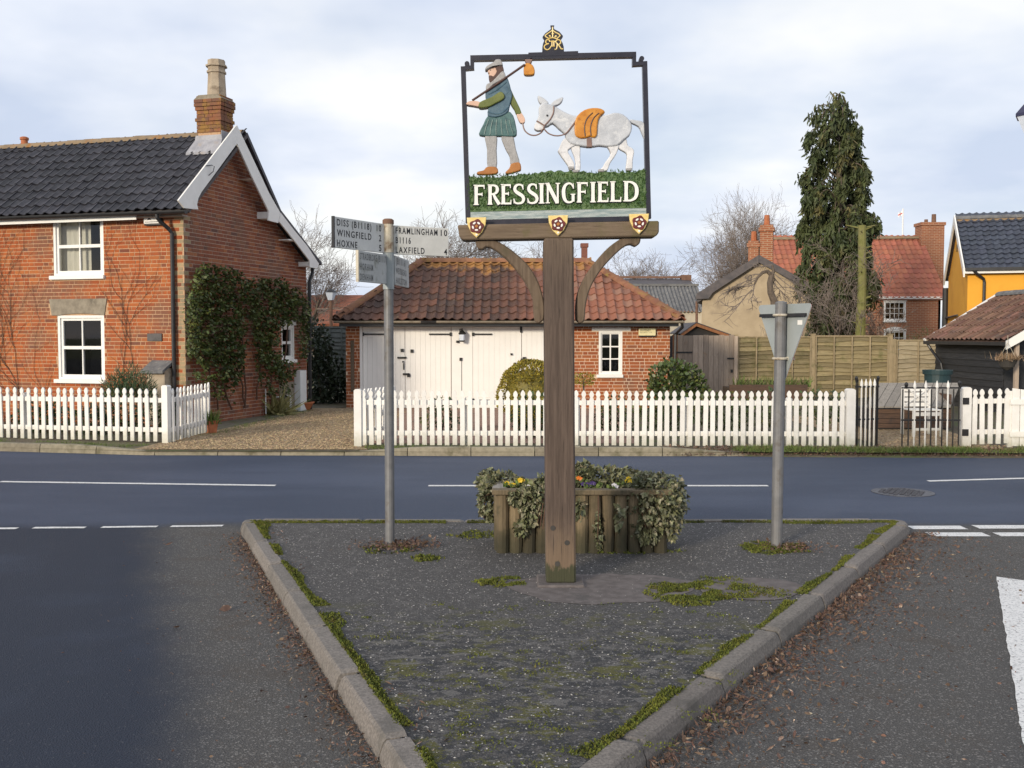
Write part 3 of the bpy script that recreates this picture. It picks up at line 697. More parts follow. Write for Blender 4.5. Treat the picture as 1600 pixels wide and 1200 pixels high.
def pantile_mesh(name, cover, length, rise=0.045, thick=0.014, kind='pan', n=7):
    """One tile, u across, v up the slope, w out of the slope; the lower end is lifted so that it laps the row below."""
    us = [i / n for i in range(n + 1)]
    vs = []
    for v_, lift in ((0, 0.026), (length, 0.0)):
        for layer in (0, 1):
            for t in us:
                if kind == 'pan': w_ = rise * (0.5 + 0.5 * math.cos(2 * math.pi * (t * 0.97 + 0.08))) ** 1.3
                else: w_ = 0.0
                vs.append((t * cover * 1.06, v_, w_ + lift - layer * thick))
    k = n + 1; fs = []
    for i in range(n):
        fs.append((i, i + 1, 2 * k + i + 1, 2 * k + i))                 # top
        fs.append((k + i, k + i + 1, i + 1, i))                        # lower edge
    fs.append((0, 2 * k, 3 * k, k)); fs.append((n, k + n, 3 * k + n, 2 * k + n))
    mb = MB(); mb.add(vs, fs); return mb.mesh(name)
def lay_tiles(parent, me, m_, org, U, V, width, slope, cover, gauge, keep, n_parts, prio, seed, wave=0.0):
    """org: local position of the slope's lower left corner; U along the eaves, V up the slope (unit vectors)."""
    U, V, org = Vector(U).normalized(), Vector(V).normalized(), Vector(org)
    W_ = U.cross(V); r_ = random.Random(seed)
    rot = Matrix((U, V, W_)).transposed().to_euler()
    lst = []
    for j in range(int(slope / gauge + 0.999)):
        for i in range(int(width / cover + 0.5)):
            if keep((i + 0.5) * cover, (j + 0.5) * gauge): lst.append((i, j))
    lst.sort(key=lambda q: prio((q[0] + 0.5) * cover, (q[1] + 0.5) * gauge))
    stuff = MB()
    base = [Vector(q.co) for q in me.vertices]; faces = [tuple(p.vertices) for p in me.polygons]
    if not me.materials: me.materials.append(m_)
    for k, (i, j) in enumerate(lst):
        dz = r_.uniform(-0.003, 0.006) + wave * noise.noise(Vector((i * 0.15, j * 0.2, seed)))
        ang = r_.uniform(-0.018, 0.018)
        if k < n_parts:
            p = org + U * (i * cover + r_.uniform(-0.004, 0.004)) + V * (j * gauge + r_.uniform(-0.008, 0.008)) + W_ * dz
            o = link('roof_tile', me, m_, parent, p)
            o.rotation_euler = (Matrix((U, V, W_)).transposed() @ Matrix.Rotation(ang, 3, 'Z')).to_euler()
        else:
            p = org + U * (i * cover + r_.uniform(-0.004, 0.004)) + V * (j * gauge + r_.uniform(-0.008, 0.008)) + W_ * dz
            stuff.add([p + U * q.x + V * q.y + W_ * q.z for q in base], faces)
    if stuff.v: stuff.build('roof_tiling', m_, parent, kind='stuff')

def half_round(mb, p, q, r0, n=7, lift=0.0):
    """a half-round ridge tile from p to q"""
    p, q = Vector(p), Vector(q); d = (q - p).normalized(); s_ = d.cross(Vector((0, 0, 1))).normalized(); t = s_.cross(d)
    vs = []
    for b, rr in ((p, r0 * 1.05), (q, r0)):
        for rad in (rr, rr - 0.018):
            for i in range(n + 1):
                a = math.pi * i / n
                vs.append(b + s_ * (math.cos(a) * rad) + t * (math.sin(a) * rad * 0.85 + lift))
    k = n + 1; fs = []
    for i in range(n):
        fs += [(i, i + 1, 2 * k + i + 1, 2 * k + i), (k + i, 3 * k + i, 3 * k + i + 1, k + i + 1), (i, k + i, k + i + 1, i + 1), (2 * k + i, 2 * k + i + 1, 3 * k + i + 1, 3 * k + i)]
    return mb.add(vs, fs)
def ridge_run(parent, p, q, r0, length, m_, name='ridge_tile'):
    p, q = Vector(p), Vector(q); n_ = max(1, round((q - p).length / length))
    for k in range(n_):
        a, b = p.lerp(q, k / n_), p.lerp(q, (k + 1) / n_ + 0.05 / n_)
        half_round(MB(), a + Vector((0, 0, rng.uniform(-0.006, 0.006))), b, r0 * rng.uniform(0.96, 1.04)).build(name, m_, parent)

def window(parent, fn, a0, a1, b0, b1, cols, rows, m_frame, sash=0.045, rail=None, sill=True, depth=0.10, bar=0.024, top=None, behind=None, sill_over=0.07):
    """fn(a, b, c): a along the wall, b up, c inwards from the wall face. A window part with panes and sill as its pieces."""
    fr = MB()
    def box(mb, x0, x1, z0, z1, c0, c1):
        vs = [fn(x, z, c) for c in (c0, c1) for x, z in ((x0, z0), (x1, z0), (x1, z1), (x0, z1))]
        mb.add(vs, [(0, 1, 2, 3), (7, 6, 5, 4), (0, 4, 5, 1), (1, 5, 6, 2), (2, 6, 7, 3), (3, 7, 4, 0)])
    d0, d1 = depth * 0.35, depth
    o_ = 0.05
    box(fr, a0, a0 + o_, b0, b1, d0 - 0.03, d1 + 0.02); box(fr, a1 - o_, a1, b0, b1, d0 - 0.03, d1 + 0.02)
    box(fr, a0 + o_, a1 - o_, b1 - o_, b1, d0 - 0.03, d1 + 0.02); box(fr, a0 + o_, a1 - o_, b0, b0 + o_ * 0.8, d0 - 0.03, d1 + 0.02)
    x0, x1, z0, z1 = a0 + o_, a1 - o_, b0 + o_ * 0.8, b1 - o_
    ob = fr.build('window', m_frame, parent)
    xs = [x0 + sash + (x1 - x0 - 2 * sash) * i / cols for i in range(cols + 1)]
    zs = [z0 + sash + (z1 - z0 - 2 * sash) * i / rows for i in range(rows + 1)]
    sm = MB()
    e_ = 0.001
    box(sm, x0 + e_, x0 + sash, z0 + e_, z1 - e_, d0, d1); box(sm, x1 - sash, x1 - e_, z0 + e_, z1 - e_, d0, d1)
    box(sm, x0 + sash, x1 - sash, z0 + e_, z0 + sash, d0, d1); box(sm, x0 + sash, x1 - sash, z1 - sash, z1 - e_, d0, d1)
    for i in range(1, cols): box(sm, xs[i] - bar / 2, xs[i] + bar / 2, z0 + sash, z1 - sash, d0 + 0.004, d1 - 0.004)
    for j in range(1, rows):
        hh = (0.03 if rail == j else bar / 2)
        box(sm, x0 + sash, x1 - sash, zs[j] - hh, zs[j] + hh, d0 - (0.006 if rail == j else -0.006), d1 - 0.006)
    sm.build('sash', m_frame, ob)
    for i in range(cols):
        for j in range(rows):
            pm = MB(); pm.add([fn(xs[i], zs[j], (d0 + d1) / 2), fn(xs[i + 1], zs[j], (d0 + d1) / 2), fn(xs[i + 1], zs[j + 1], (d0 + d1) / 2), fn(xs[i], zs[j + 1], (d0 + d1) / 2)], [(0, 1, 2, 3)])
            pm.build('pane', glass, ob)
    if sill:
        s_ = MB(); box(s_, a0 - sill_over, a1 + sill_over * 0.4, b0 - 0.075, b0 - 0.002, -0.06, 0.08); s_.build('sill', m_frame, ob, bevel=0.006)
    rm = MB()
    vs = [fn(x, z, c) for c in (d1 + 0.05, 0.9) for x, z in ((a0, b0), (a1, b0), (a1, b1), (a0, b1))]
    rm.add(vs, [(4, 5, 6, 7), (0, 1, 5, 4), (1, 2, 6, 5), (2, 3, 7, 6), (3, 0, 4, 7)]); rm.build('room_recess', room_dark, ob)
    if behind:
        cm = MB()
        for (f0, f1, g0, g1) in behind:
            n_ = 10
            for k in range(n_):
                xa, xb = a0 + (a1 - a0) * (f0 + (f1 - f0) * k / n_), a0 + (a1 - a0) * (f0 + (f1 - f0) * (k + 1) / n_)
                za, zb = b0 + (b1 - b0) * g0, b0 + (b1 - b0) * g1
                ca, cb_ = d1 + 0.09 + 0.02 * (k % 2), d1 + 0.09 + 0.02 * ((k + 1) % 2)
                cm.add([fn(xa, za, ca), fn(xb, za, cb_), fn(xb, zb, cb_), fn(xa, zb, ca)], [(0, 1, 2, 3)])
        cm.build('curtain', curtain, ob)
    return ob

# ---- foliage: many small leaves in one mesh
LEAF = {'oval': [(0, 0), (0.32, 0.35), (0.26, 0.72), (0, 1), (-0.26, 0.72), (-0.32, 0.35)],
        'ivy': [(0, 0), (0.34, -0.08), (0.52, 0.25), (0.27, 0.42), (0.22, 0.72), (0, 1.0), (-0.22, 0.72), (-0.27, 0.42), (-0.52, 0.25), (-0.34, -0.08)],
        'sliver': [(0, 0), (0.11, 0.5), (0, 1), (-0.11, 0.5)],
        'spray': [(-0.10, 0), (0.10, 0), (0.17, 0.45), (0.10, 0.8), (0, 1), (-0.10, 0.8), (-0.17, 0.45)],
        'quad': [(-0.3, 0), (0.3, 0), (0.22, 1), (-0.22, 1)],
        'blade': [(-0.07, 0), (0.07, 0), (0.0, 1)]}
def leaves(items, shape='oval', seed=1, bend=0.25):
    """items: (pos, size, direction or None). Random roll; each leaf one folded polygon."""
    r_ = random.Random(seed); L = LEAF[shape]; mb = MB()
    for pos, size, dr in items:
        d = Vector((r_.gauss(0, 1), r_.gauss(0, 1), r_.gauss(0, 1)))
        if dr is not None: d = Vector(dr) + d * 0.45
        if d.length < 1e-4: d = Vector((0, 0, 1))
        d.normalize(); s_ = d.cross(Vector((r_.gauss(0, 1), r_.gauss(0, 1), r_.gauss(0, 1)))).normalized(); nn = s_.cross(d)
        p = Vector(pos)
        b = r_.uniform(-bend, bend)
        mb.add([p + s_ * (x * size) + d * (y * size) + nn * (size * b * (y * y + 1.2 * abs(x))) for x, y in L], [tuple(range(len(L)))])
    return mb
# ============================================================ BRICK COTTAGE (left)
CA = math.atan2(0.3, 1.0)
CX, CY = -5.96, 18.7
cot = thing('brick_cottage', 'red brick cottage with black pantile roof and white bargeboards', 'house', (CX, CY, 0), -CA)
_ca, _sa = math.cos(CA), math.sin(CA)
def cot_local(P): dx, dy = P.x - CX, P.y - CY; return Vector((dx * _ca - dy * _sa, dx * _sa + dy * _ca, P.z))
def on_front(x, y, d=0.0):
    r = ray(x, y); t = (d + CX * _sa + CY * _ca) / (r.x * _sa + r.y * _ca); return cot_local(Vector((0, 0, CAM_H)) + r * t)
def on_gable(x, y, d=0.0):
    r = ray(x, y); t = (d + CX * _ca - CY * _sa) / (r.x * _ca - r.y * _sa); return cot_local(Vector((0, 0, CAM_H)) + r * t)
W_UP = (-2.86, -1.73, 2.86, 3.97)
W_LO = (-2.80, -1.75, 0.90, 2.11)
LINTEL = (-2.97, -1.67, 2.11, 2.42)
G_W = (3.49, 4.05, 1.21, 1.95)
XL = -6.8
EAVE_Z, RIDGE_Y, RIDGE_Z, KINK_Y, KINK_Z, BACK_Y, BACK_Z = 4.0, 1.80, 5.62, 3.10, 4.22, 4.62, 3.36
holes_f = [W_UP, W_LO]
def front_fn(a, b, c): return (a, c, b)
def gable_top(y):
    if y < 0: return EAVE_Z
    if y < RIDGE_Y: return EAVE_Z + (RIDGE_Z - EAVE_Z) * y / RIDGE_Y
    if y < KINK_Y: return RIDGE_Z + (KINK_Z - RIDGE_Z) * (y - RIDGE_Y) / (KINK_Y - RIDGE_Y)
    return KINK_Z + (BACK_Z - KINK_Z) * (y - KINK_Y) / (BACK_Y - KINK_Y)
wl = MB()
slab_holes(wl, XL, -0.002, -0.1, EAVE_Z, 0.0, 0.22, holes_f, front_fn)
fwall = wl.build('wall', mortar, cot)
# gable wall as a mortar slab with the window opening: strips along y
gw = MB()
ys = [0.0, 0.5, 1.0, 1.4, RIDGE_Y, 2.2, 2.7, KINK_Y, G_W[0], G_W[1], BACK_Y]
for y0, y1 in zip(ys, ys[1:]):
    segs = [(-0.1, gable_top(y0), gable_top(y1))]
    if y0 >= G_W[0] - 1e-6 and y1 <= G_W[1] + 1e-6:
        gw.add([(0, y0, -0.1), (0, y1, -0.1), (0, y1, G_W[2]), (0, y0, G_W[2])], [(0, 1, 2, 3)])
        gw.add([(0, y0, G_W[3]), (0, y1, G_W[3]), (0, y1, gable_top(y1)), (0, y0, gable_top(y0))], [(0, 1, 2, 3)])
        for za in (G_W[2], G_W[3]): gw.add([(0, y0, za), (0, y1, za), (-0.22, y1, za), (-0.22, y0, za)], [(0, 1, 2, 3)])
        for ya in (y0, y1): gw.add([(0, ya, G_W[2]), (0, ya, G_W[3]), (-0.22, ya, G_W[3]), (-0.22, ya, G_W[2])], [(0, 1, 2, 3)])
    else:
        gw.add([(0, y0, -0.1), (0, y1, -0.1), (0, y1, gable_top(y1)), (0, y0, gable_top(y0))], [(0, 1, 2, 3)])
gw.add([(0, BACK_Y, -0.1), (XL, BACK_Y, -0.1), (XL, BACK_Y, BACK_Z), (0, BACK_Y, BACK_Z)], [(0, 1, 2, 3)])
gwall = gw.build('wall', mortar_gable, cot)
def fmat(b):
    if b[0] > -0.27: return brick_buff if int(b[2] / 0.0715) % 2 or b[0] > -0.13 else brick_orange
    return brick_orange
CRS = 0.0715
fb = brick_rows(-0.02, EAVE_Z, CRS, lambda z: (XL, -0.003), [W_UP, W_LO, LINTEL, (W_LO[0] - 0.1, W_LO[1] + 0.06, W_LO[2] - 0.08, W_LO[2]), (W_UP[0] - 0.09, W_UP[1] + 0.04, W_UP[2] - 0.08, W_UP[2])], 3)
lay_bricks(fwall, fb, fmat, 'x', 0.0, 260, lambda b: (0 if b[2] > 0.92 and b[0] > -1.75 else 1, -b[0]), 5)
def gmat(b): return brick_buff if b[0] < 0.11 and int(b[2] / CRS) % 2 else brick_gable_shaded
def glim(z):
    lo, hi = 0.012, BACK_Y
    if z > EAVE_Z: lo = RIDGE_Y * (z - EAVE_Z) / (RIDGE_Z - EAVE_Z)
    if z > KINK_Z: hi = RIDGE_Y + (KINK_Y - RIDGE_Y) * (RIDGE_Z - z) / (RIDGE_Z - KINK_Z)
    elif z > BACK_Z: hi = KINK_Y + (BACK_Y - KINK_Y) * (KINK_Z - z) / (KINK_Z - BACK_Z)
    return lo, hi
gb = brick_rows(-0.02, RIDGE_Z - 0.05, CRS, glim, [G_W, (G_W[0] - 0.06, G_W[1] + 0.05, G_W[3], G_W[3] + 0.12)], 8)
lay_bricks(gwall, gb, gmat, 'y', 0.0, 40, lambda b: (0 if 3.1 < b[2] < 4.1 else 1, b[0]), 6)
# stone lintel with slanting ends and a shallow arch under it
a0, a1, b0, b1 = LINTEL
arch = [(a0 + 0.06, b0), (a0 + 0.2, b0)] + [(W_LO[0] + (W_LO[1] - W_LO[0]) * t, b0 + 0.035 * math.sin(math.pi * t)) for t in (0.1, 0.3, 0.5, 0.7, 0.9)] + [(a1 - 0.06, b0), (a1, b1), (a0, b1)]
MB().prism(arch, -0.022, 0.05).build('lintel', cement, cot)
window(cot, front_fn, *W_UP, 2, 2, white_paint, rail=1, behind=[(0.03, 0.62, 0.02, 0.98)], sash=0.05)
window(cot, front_fn, *W_LO, 2, 2, white_paint, rail=1, sash=0.05)
window(cot, lambda a, b, c: (-c, a, b), *G_W, 1, 2, white_paint, rail=1, sash=0.04)
MB().box(-0.01, 0.03, G_W[0] - 0.05, G_W[1] + 0.04, G_W[3] + 0.003, G_W[3] + 0.11).build('lintel', white_paint, cot)
# roof
rt = MB()
sl_u = Vector((1, 0, 0)); sl_v = Vector((0, RIDGE_Y + 0.22, RIDGE_Z + 0.09 - (EAVE_Z - 0.02))).normalized()
ev = Vector((XL, -0.22, EAVE_Z - 0.02)); rdg = Vector((XL, RIDGE_Y, RIDGE_Z + 0.09))
slope_len = (rdg - ev).length
def slab(mb, a, b, x0, x1, th):
    n_ = (Vector(b) - Vector(a)).cross(Vector((1, 0, 0))).normalized() * th
    if n_.z > 0: n_ = -n_
    p = [Vector((x0, *a[1:])), Vector((x1, *a[1:])), Vector((x1, *b[1:])), Vector((x0, *b[1:]))]
    q = [v_ + n_ for v_ in p]
    mb.add(p + q, [(0, 1, 2, 3), (7, 6, 5, 4), (0, 4, 5, 1), (1, 5, 6, 2), (2, 6, 7, 3), (3, 7, 4, 0)])
slab(rt, ev + Vector((0, 0, -0.01)), rdg + Vector((0, 0, -0.01)), XL, 0.25, 0.06)
roof = rt.build('roof', slate_dark, cot)
tm = pantile_mesh('pantile_black', 0.20, 0.33)
lay_tiles(roof, tm, tile_black, ev + Vector((0.02, -0.03, 0.0)), sl_u, sl_v, 0.12 - XL, slope_len, 0.20, 0.268, lambda u, v: True, 240, lambda u, v: -u, 4, wave=0.012)
ridge_run(roof, (XL, RIDGE_Y, RIDGE_Z + 0.06), (0.15, RIDGE_Y, RIDGE_Z + 0.06), 0.12, 0.42, ridge_lichen)
rb = MB()
slab(rb, (0, RIDGE_Y + 0.01, RIDGE_Z + 0.10), (0, KINK_Y, KINK_Z + 0.13), XL, 0.245, 0.07)
slab(rb, (0, KINK_Y, KINK_Z + 0.13), (0, BACK_Y + 0.3, BACK_Z + 0.02), XL, 0.245, 0.07)
rb.build('roof', tile_black, cot)
# bargeboards, traced on the gable plane 0.14 m in front of the wall
def gp_(pts, d): return [(on_gable(280 + a / 5, 200 + b / 5, d).y, on_gable(280 + a / 5, 200 + b / 5, d).z) for a, b in pts]
yz = lambda a, b, d: (d, a, b)
BB = 0.28
MB().prism(gp_([(-6, 566), (42, 626), (150, 636), (140, 598), (150, 548), (175, 500), (300, 330), (420, 165), (452, 122), (452, -22), (440, -12)], BB), BB - 0.03, BB, yz).build('bargeboard', white_paint, cot)
MB().prism(gp_([(453, -22), (453, 122), (560, 360), (700, 650), (697, 722), (775, 742), (790, 660), (770, 625), (700, 500), (612, 312)], BB), BB - 0.032, BB - 0.002, yz).build('bargeboard', white_paint, cot)
MB().prism(gp_([(792, 660), (781, 730), (900, 880), (1018, 1035), (1022, 1088), (1078, 1097), (1094, 1062), (1000, 920), (900, 800)], BB), BB - 0.03, BB, yz).build('bargeboard', white_paint, cot)
for (x0, y0, x1, y1) in ((505, 397, 575, 417), (650, 655, 700, 718), (818, 868, 888, 890), (972, 1045, 1020, 1088)):
    p, q = on_gable(280 + x0 / 5, 200 + y0 / 5, 0.13), on_gable(280 + x1 / 5, 200 + y1 / 5, 0.13)
    MB().box(-0.05, 0.244, p.y, q.y, q.z, p.z).build('purlin_end', white_paint, cot)
# chimney
CYF = 1.36
c0, c1 = on_front(307, 190, CYF).x, on_front(345, 190, CYF).x
ch_d = 0.44
ctop = on_front(326, 152, CYF).z; cbase = 4.9; cap0 = on_front(326, 160, CYF).z
cm_ = MB(); cm_.box(c0 + 0.02, c1 - 0.02, CYF + 0.02, CYF + ch_d - 0.02, cbase, ctop)
chim = cm_.build('chimney', mortar, cot)
cbr = MB(); r_ = random.Random(2); z = on_front(326, 204, CYF).z - 0.03; i = 0
cz0 = z
while z < ctop - 0.01:
    grow = 0.0
    if z > ctop - 0.30: grow = 0.02
    if z > ctop - 0.22: grow = 0.036
    if z > ctop - 0.09: grow = 0.0
    if abs(z - (cz0 + 0.22)) < 0.036: grow = 0.022
    x0, x1, y0, y1 = c0 - grow, c1 + grow, CYF - grow, CYF + ch_d + grow
    n_ = 2 if i % 2 else 3
    cuts = [x0] + [x0 + (x1 - x0) * (k + r_.uniform(-0.06, 0.06)) / n_ for k in range(1, n_)] + [x1]
    for a, b in zip(cuts, cuts[1:]):
        MB().box(a + 0.004, b - 0.004, y0, y0 + 0.12, z, z + 0.062).build('brick', brick_chimney, chim)
    cuts = [y0 + 0.125] + [y0 + 0.125 + (y1 - y0 - 0.125) * k / n_ for k in range(1, n_)] + [y1]
    for a, b in zip(cuts, cuts[1:]):
        MB().box(x1 - 0.12, x1, a + 0.004, b - 0.004, z, z + 0.062).build('brick', brick_chimney, chim)
        cbr.box(x0, x0 + 0.11, a, b - 0.008, z, z + 0.062)
    z += 0.0715; i += 1
cbr.build('brickwork', brick_chimney, chim, kind='stuff')
pc = ((c0 + c1) / 2 + 0.05, CYF + 0.22, ctop)
pz = on_front(335, 97, CYF + 0.3).z - ctop
mb = MB().lathe([(0.20, -0.05), (0.19, 0.0), (0.165, pz * 0.66), (0.19, pz * 0.67), (0.19, pz * 0.72), (0.165, pz * 0.73), (0.17, pz * 0.82), (0.21, pz * 0.83), (0.21, pz * 0.87), (0.17, pz * 0.88), (0.17, pz), (0.12, pz), (0.12, pz - 0.1)], pc, n=8)
mb.build('chimney_pot', stone_pot, chim)
MB().prism([(c0 - 0.04, ctop - 0.03), (c1 + 0.04, ctop - 0.03), (c1 - 0.06, ctop + 0.05), (c0 + 0.06, ctop + 0.05)], CYF - 0.02, CYF + ch_d).build('flaunching', cement, chim)
# lead apron round the chimney foot, its lower edge dressed over the tiles
fl = MB(); vs, fs = [], []
zb = on_front(326, 216, CYF).z
n_ = 18
for k in range(n_ + 1):
    t = k / n_; xa = c0 - 0.10 + (c1 - c0 + 0.20) * t
    yb = CYF - 0.20; zt = EAVE_Z - 0.02 + (yb + 0.22) * (sl_v.z / sl_v.y)
    vs += [(c0 - 0.015 + (c1 - c0 + 0.03) * t, CYF - 0.012, zb + 0.06), (c0 - 0.03 + (c1 - c0 + 0.06) * t, CYF - 0.016, zb - 0.03), (xa, yb - 0.02 + 0.02 * math.sin(k * 2.1), zt + 0.10 + 0.012 * math.sin(k * 2.1)), (xa, yb - 0.03 + 0.02 * math.sin(k * 2.1), zt + 0.05)]
for k in range(n_):
    for j in range(3): fs.append((k * 4 + j, k * 4 + j + 1, k * 4 + 5 + j, k * 4 + 4 + j))
fl.add(vs, fs); fl.box(c1 + 0.012, c1 + 0.02, CYF - 0.01, CYF + ch_d, cz0 - 0.25, zb + 0.14)
fl.build('flashing', lead, chim)
# gutter, fascia, downpipe
g_ = MB(); pts = [(XL, -0.30, EAVE_Z - 0.02), (0.26, -0.30, EAVE_Z - 0.045)]
vs = []
for p in pts:
    for i in range(9):
        a = math.pi + math.pi * i / 8; vs.append((p[0], p[1] + 0.06 * math.cos(a), p[2] + 0.065 * math.sin(a)))
g_.add(vs, [(i, i + 1, 9 + i + 1, 9 + i) for i in range(8)] + [tuple(range(9, 18))]); g_.build('gutter', black_plastic, cot)
MB().box(XL, -0.85, -0.215, -0.19, EAVE_Z - 0.165, EAVE_Z - 0.055).build('fascia', white_paint, cot)
MB().box(XL, 0.10, -0.19, -0.014, EAVE_Z - 0.13, EAVE_Z - 0.10).build('soffit', fascia_shade, cot)
dp = -0.20
MB().tube([(dp - 0.15, -0.30, EAVE_Z - 0.06), (dp - 0.15, -0.29, EAVE_Z - 0.15), (dp - 0.12, -0.24, EAVE_Z - 0.22), (dp - 0.04, -0.11, EAVE_Z - 0.34), (dp, -0.07, EAVE_Z - 0.42), (dp, -0.07, 0.06)], 0.037, n=10).build('downpipe', black_plastic, cot)
e_ = on_gable(478, 415, 0.05)
MB().tube([(0.02, BACK_Y + 0.27, BACK_Z - 0.06), (0.03, BACK_Y + 0.25, BACK_Z - 0.2), (0.05, BACK_Y + 0.06, BACK_Z - 0.42), (0.05, BACK_Y + 0.05, 0.06)], 0.04, n=8).build('downpipe', black_plastic, cot)
# things screwed to the front wall
ab0, ab1 = on_front(225, 336, -0.06), on_front(252, 349, -0.06)
MB().box(ab0.x, ab1.x, -0.065, -0.012, ab1.z - 0.03, ab0.z).build('alarm_box_back', black_plastic, cot, bevel=0.006)
al = MB().box(ab0.x + 0.008, ab1.x - 0.012, -0.085, -0.066, ab1.z, ab0.z - 0.006).build('alarm_box', white_paint, cot, bevel=0.005)
aw, ah = ab1.x - ab0.x, ab0.z - ab1.z
mk = MB()
mk.prism([(ab0.x + aw * t, ab1.z + ah * (0.42 + 0.2 * math.sin(math.pi * (t - 0.22) / 0.26))) for t in (0.22, 0.28, 0.34, 0.40, 0.48)], -0.0875, -0.086)
mk.box(ab0.x + aw * 0.1, ab1.x - aw * 0.12, -0.0875, -0.086, ab1.z + ah * 0.14, ab1.z + ah * 0.22)
mk.box(ab0.x + aw * 0.08, ab0.x + aw * 0.14, -0.0875, -0.086, ab1.z + ah * 0.72, ab1.z + ah * 0.86)
mk.build('emblem', letter_black, al)
MB().prism([(ab0.x + aw * (0.62 + 0.13 * math.cos(t)), ab1.z + ah * (0.78 + 0.1 * math.sin(t))) for t in [k * 0.524 for k in range(12)]], -0.0875, -0.086).build('emblem', print_blue, al)
p, q = on_front(230, 521, -0.02), on_front(253, 533, -0.02)
MB().box(p.x, q.x, -0.028, -0.012, q.z, p.z).build('name_plaque', plaque_grey, cot, bevel=0.004)
# meter box with a sloping slate top
p, q = on_front(225, 565, -0.25), on_front(260, 612, -0.25)
MB().box(p.x + 0.07, q.x - 0.02, -0.27, -0.012, 0.1, p.z - 0.12).build('meter_box', stone_pot, cot)
MB().prism([(-0.36, p.z - 0.16), (-0.012, p.z + 0.02), (-0.012, p.z - 0.04), (-0.36, p.z - 0.21)], p.x, q.x, lambda a, b, d: (d, a, b)).build('meter_box_roof', fibre_grey, cot)
# pale box, pipes and grey panel at the far end of the gable
MB().box(0.0, 0.16, 4.02, 4.30, 0.06, 0.96).build('service_box', pvc_white, cot, bevel=0.008)
MB().box(0.0, 0.012, 3.35, 4.0, 0.06, 0.72).build('render_patch', cement, cot)
MB().tube([(0.06, 3.05, 0.42), (0.06, 3.72, 0.42), (0.06, 3.74, 0.40), (0.06, 3.74, 0.12)], 0.022, n=8).build('waste_pipe', pvc_white, cot)
MB().tube([(0.05, 2.72, 0.1), (0.05, 2.72, 0.62)], 0.014, n=6).build('waste_pipe', pvc_white, cot)
MB().tube([on_gable(326, 274, 0.285), on_gable(333, 268, 0.34), on_gable(335, 260, 0.34), on_gable(331, 258, 0.30), on_gable(322, 259, 0.29)], 0.008, n=5).build('wire', black_plastic, cot)
vz = on_front(38, 216, RIDGE_Y)
MB().lathe([(0.075, -0.15), (0.07, 0.05), (0.09, 0.055), (0.09, 0.10), (0.05, 0.12)], (vz.x, RIDGE_Y, RIDGE_Z + 0.19), n=12).build('roof_vent', terracotta, cot)

# ============================================================ GARAGE (middle)
GY = 23.5
gar = thing('garage', 'low brick garage with hipped clay pantile roof and white double doors', 'garage', (0, GY, 0))
GXL, GXR, GD = -3.81, 3.62, 4.0
GTOP = 2.02
WIN = (1.99, 2.53, 0.84, 1.84)
D1, D2 = (-3.49, -0.95), (-0.95, 1.33)
mb = MB()
slab_holes(mb, GXL, GXR, 0.0, GTOP, 0.0, 0.2, [WIN, (-3.49, 1.33, 0.0, 1.98)], front_fn)
for xx in (GXL, GXR): mb.box(min(xx, xx + (0.01 if xx < 0 else -0.01)), max(xx, xx + (0.01 if xx < 0 else -0.01)), 0.2, GD, 0, GTOP)
mb.box(GXL, GXR, GD - 0.05, GD, 0, GTOP)
gwl = mb.build('wall', mortar_light, gar)
bl = brick_rows(0.0, GTOP, 0.076, lambda z: (GXL + 0.002, GXR - 0.002), [WIN, (-3.49, 1.33, -0.1, 2.0), (1.90, 2.56, 0.76, 0.84), (1.83, 2.72, 1.83, 1.91)], 12, st=0.232)
lay_bricks(gwl, bl, lambda b: brick_garage, 'x', 0.0, 300, lambda b: (0 if b[0] > 1.4 and b[2] > 0.75 else (1 if b[0] < -3.4 else 2), -b[2]), 15)
sb = brick_rows(0.0, GTOP, 0.076, lambda z: (0.03, GD - 0.02), [], 13, st=0.232)
lay_bricks(gwl, sb, lambda b: brick_garage, 'y', GXR, 0, lambda b: 0, 16)
MB().box(-3.70, -3.62, -0.03, -0.008, 0.45, 1.62).build('strap_board', oak, gwl)
window(gar, front_fn, *WIN, 2, 3, white_paint, sash=0.03, bar=0.03, sill_over=0.05)
MB().box(1.83, 2.72, -0.02, 0.03, 1.842, 1.915).build('lintel', white_paint, gar)
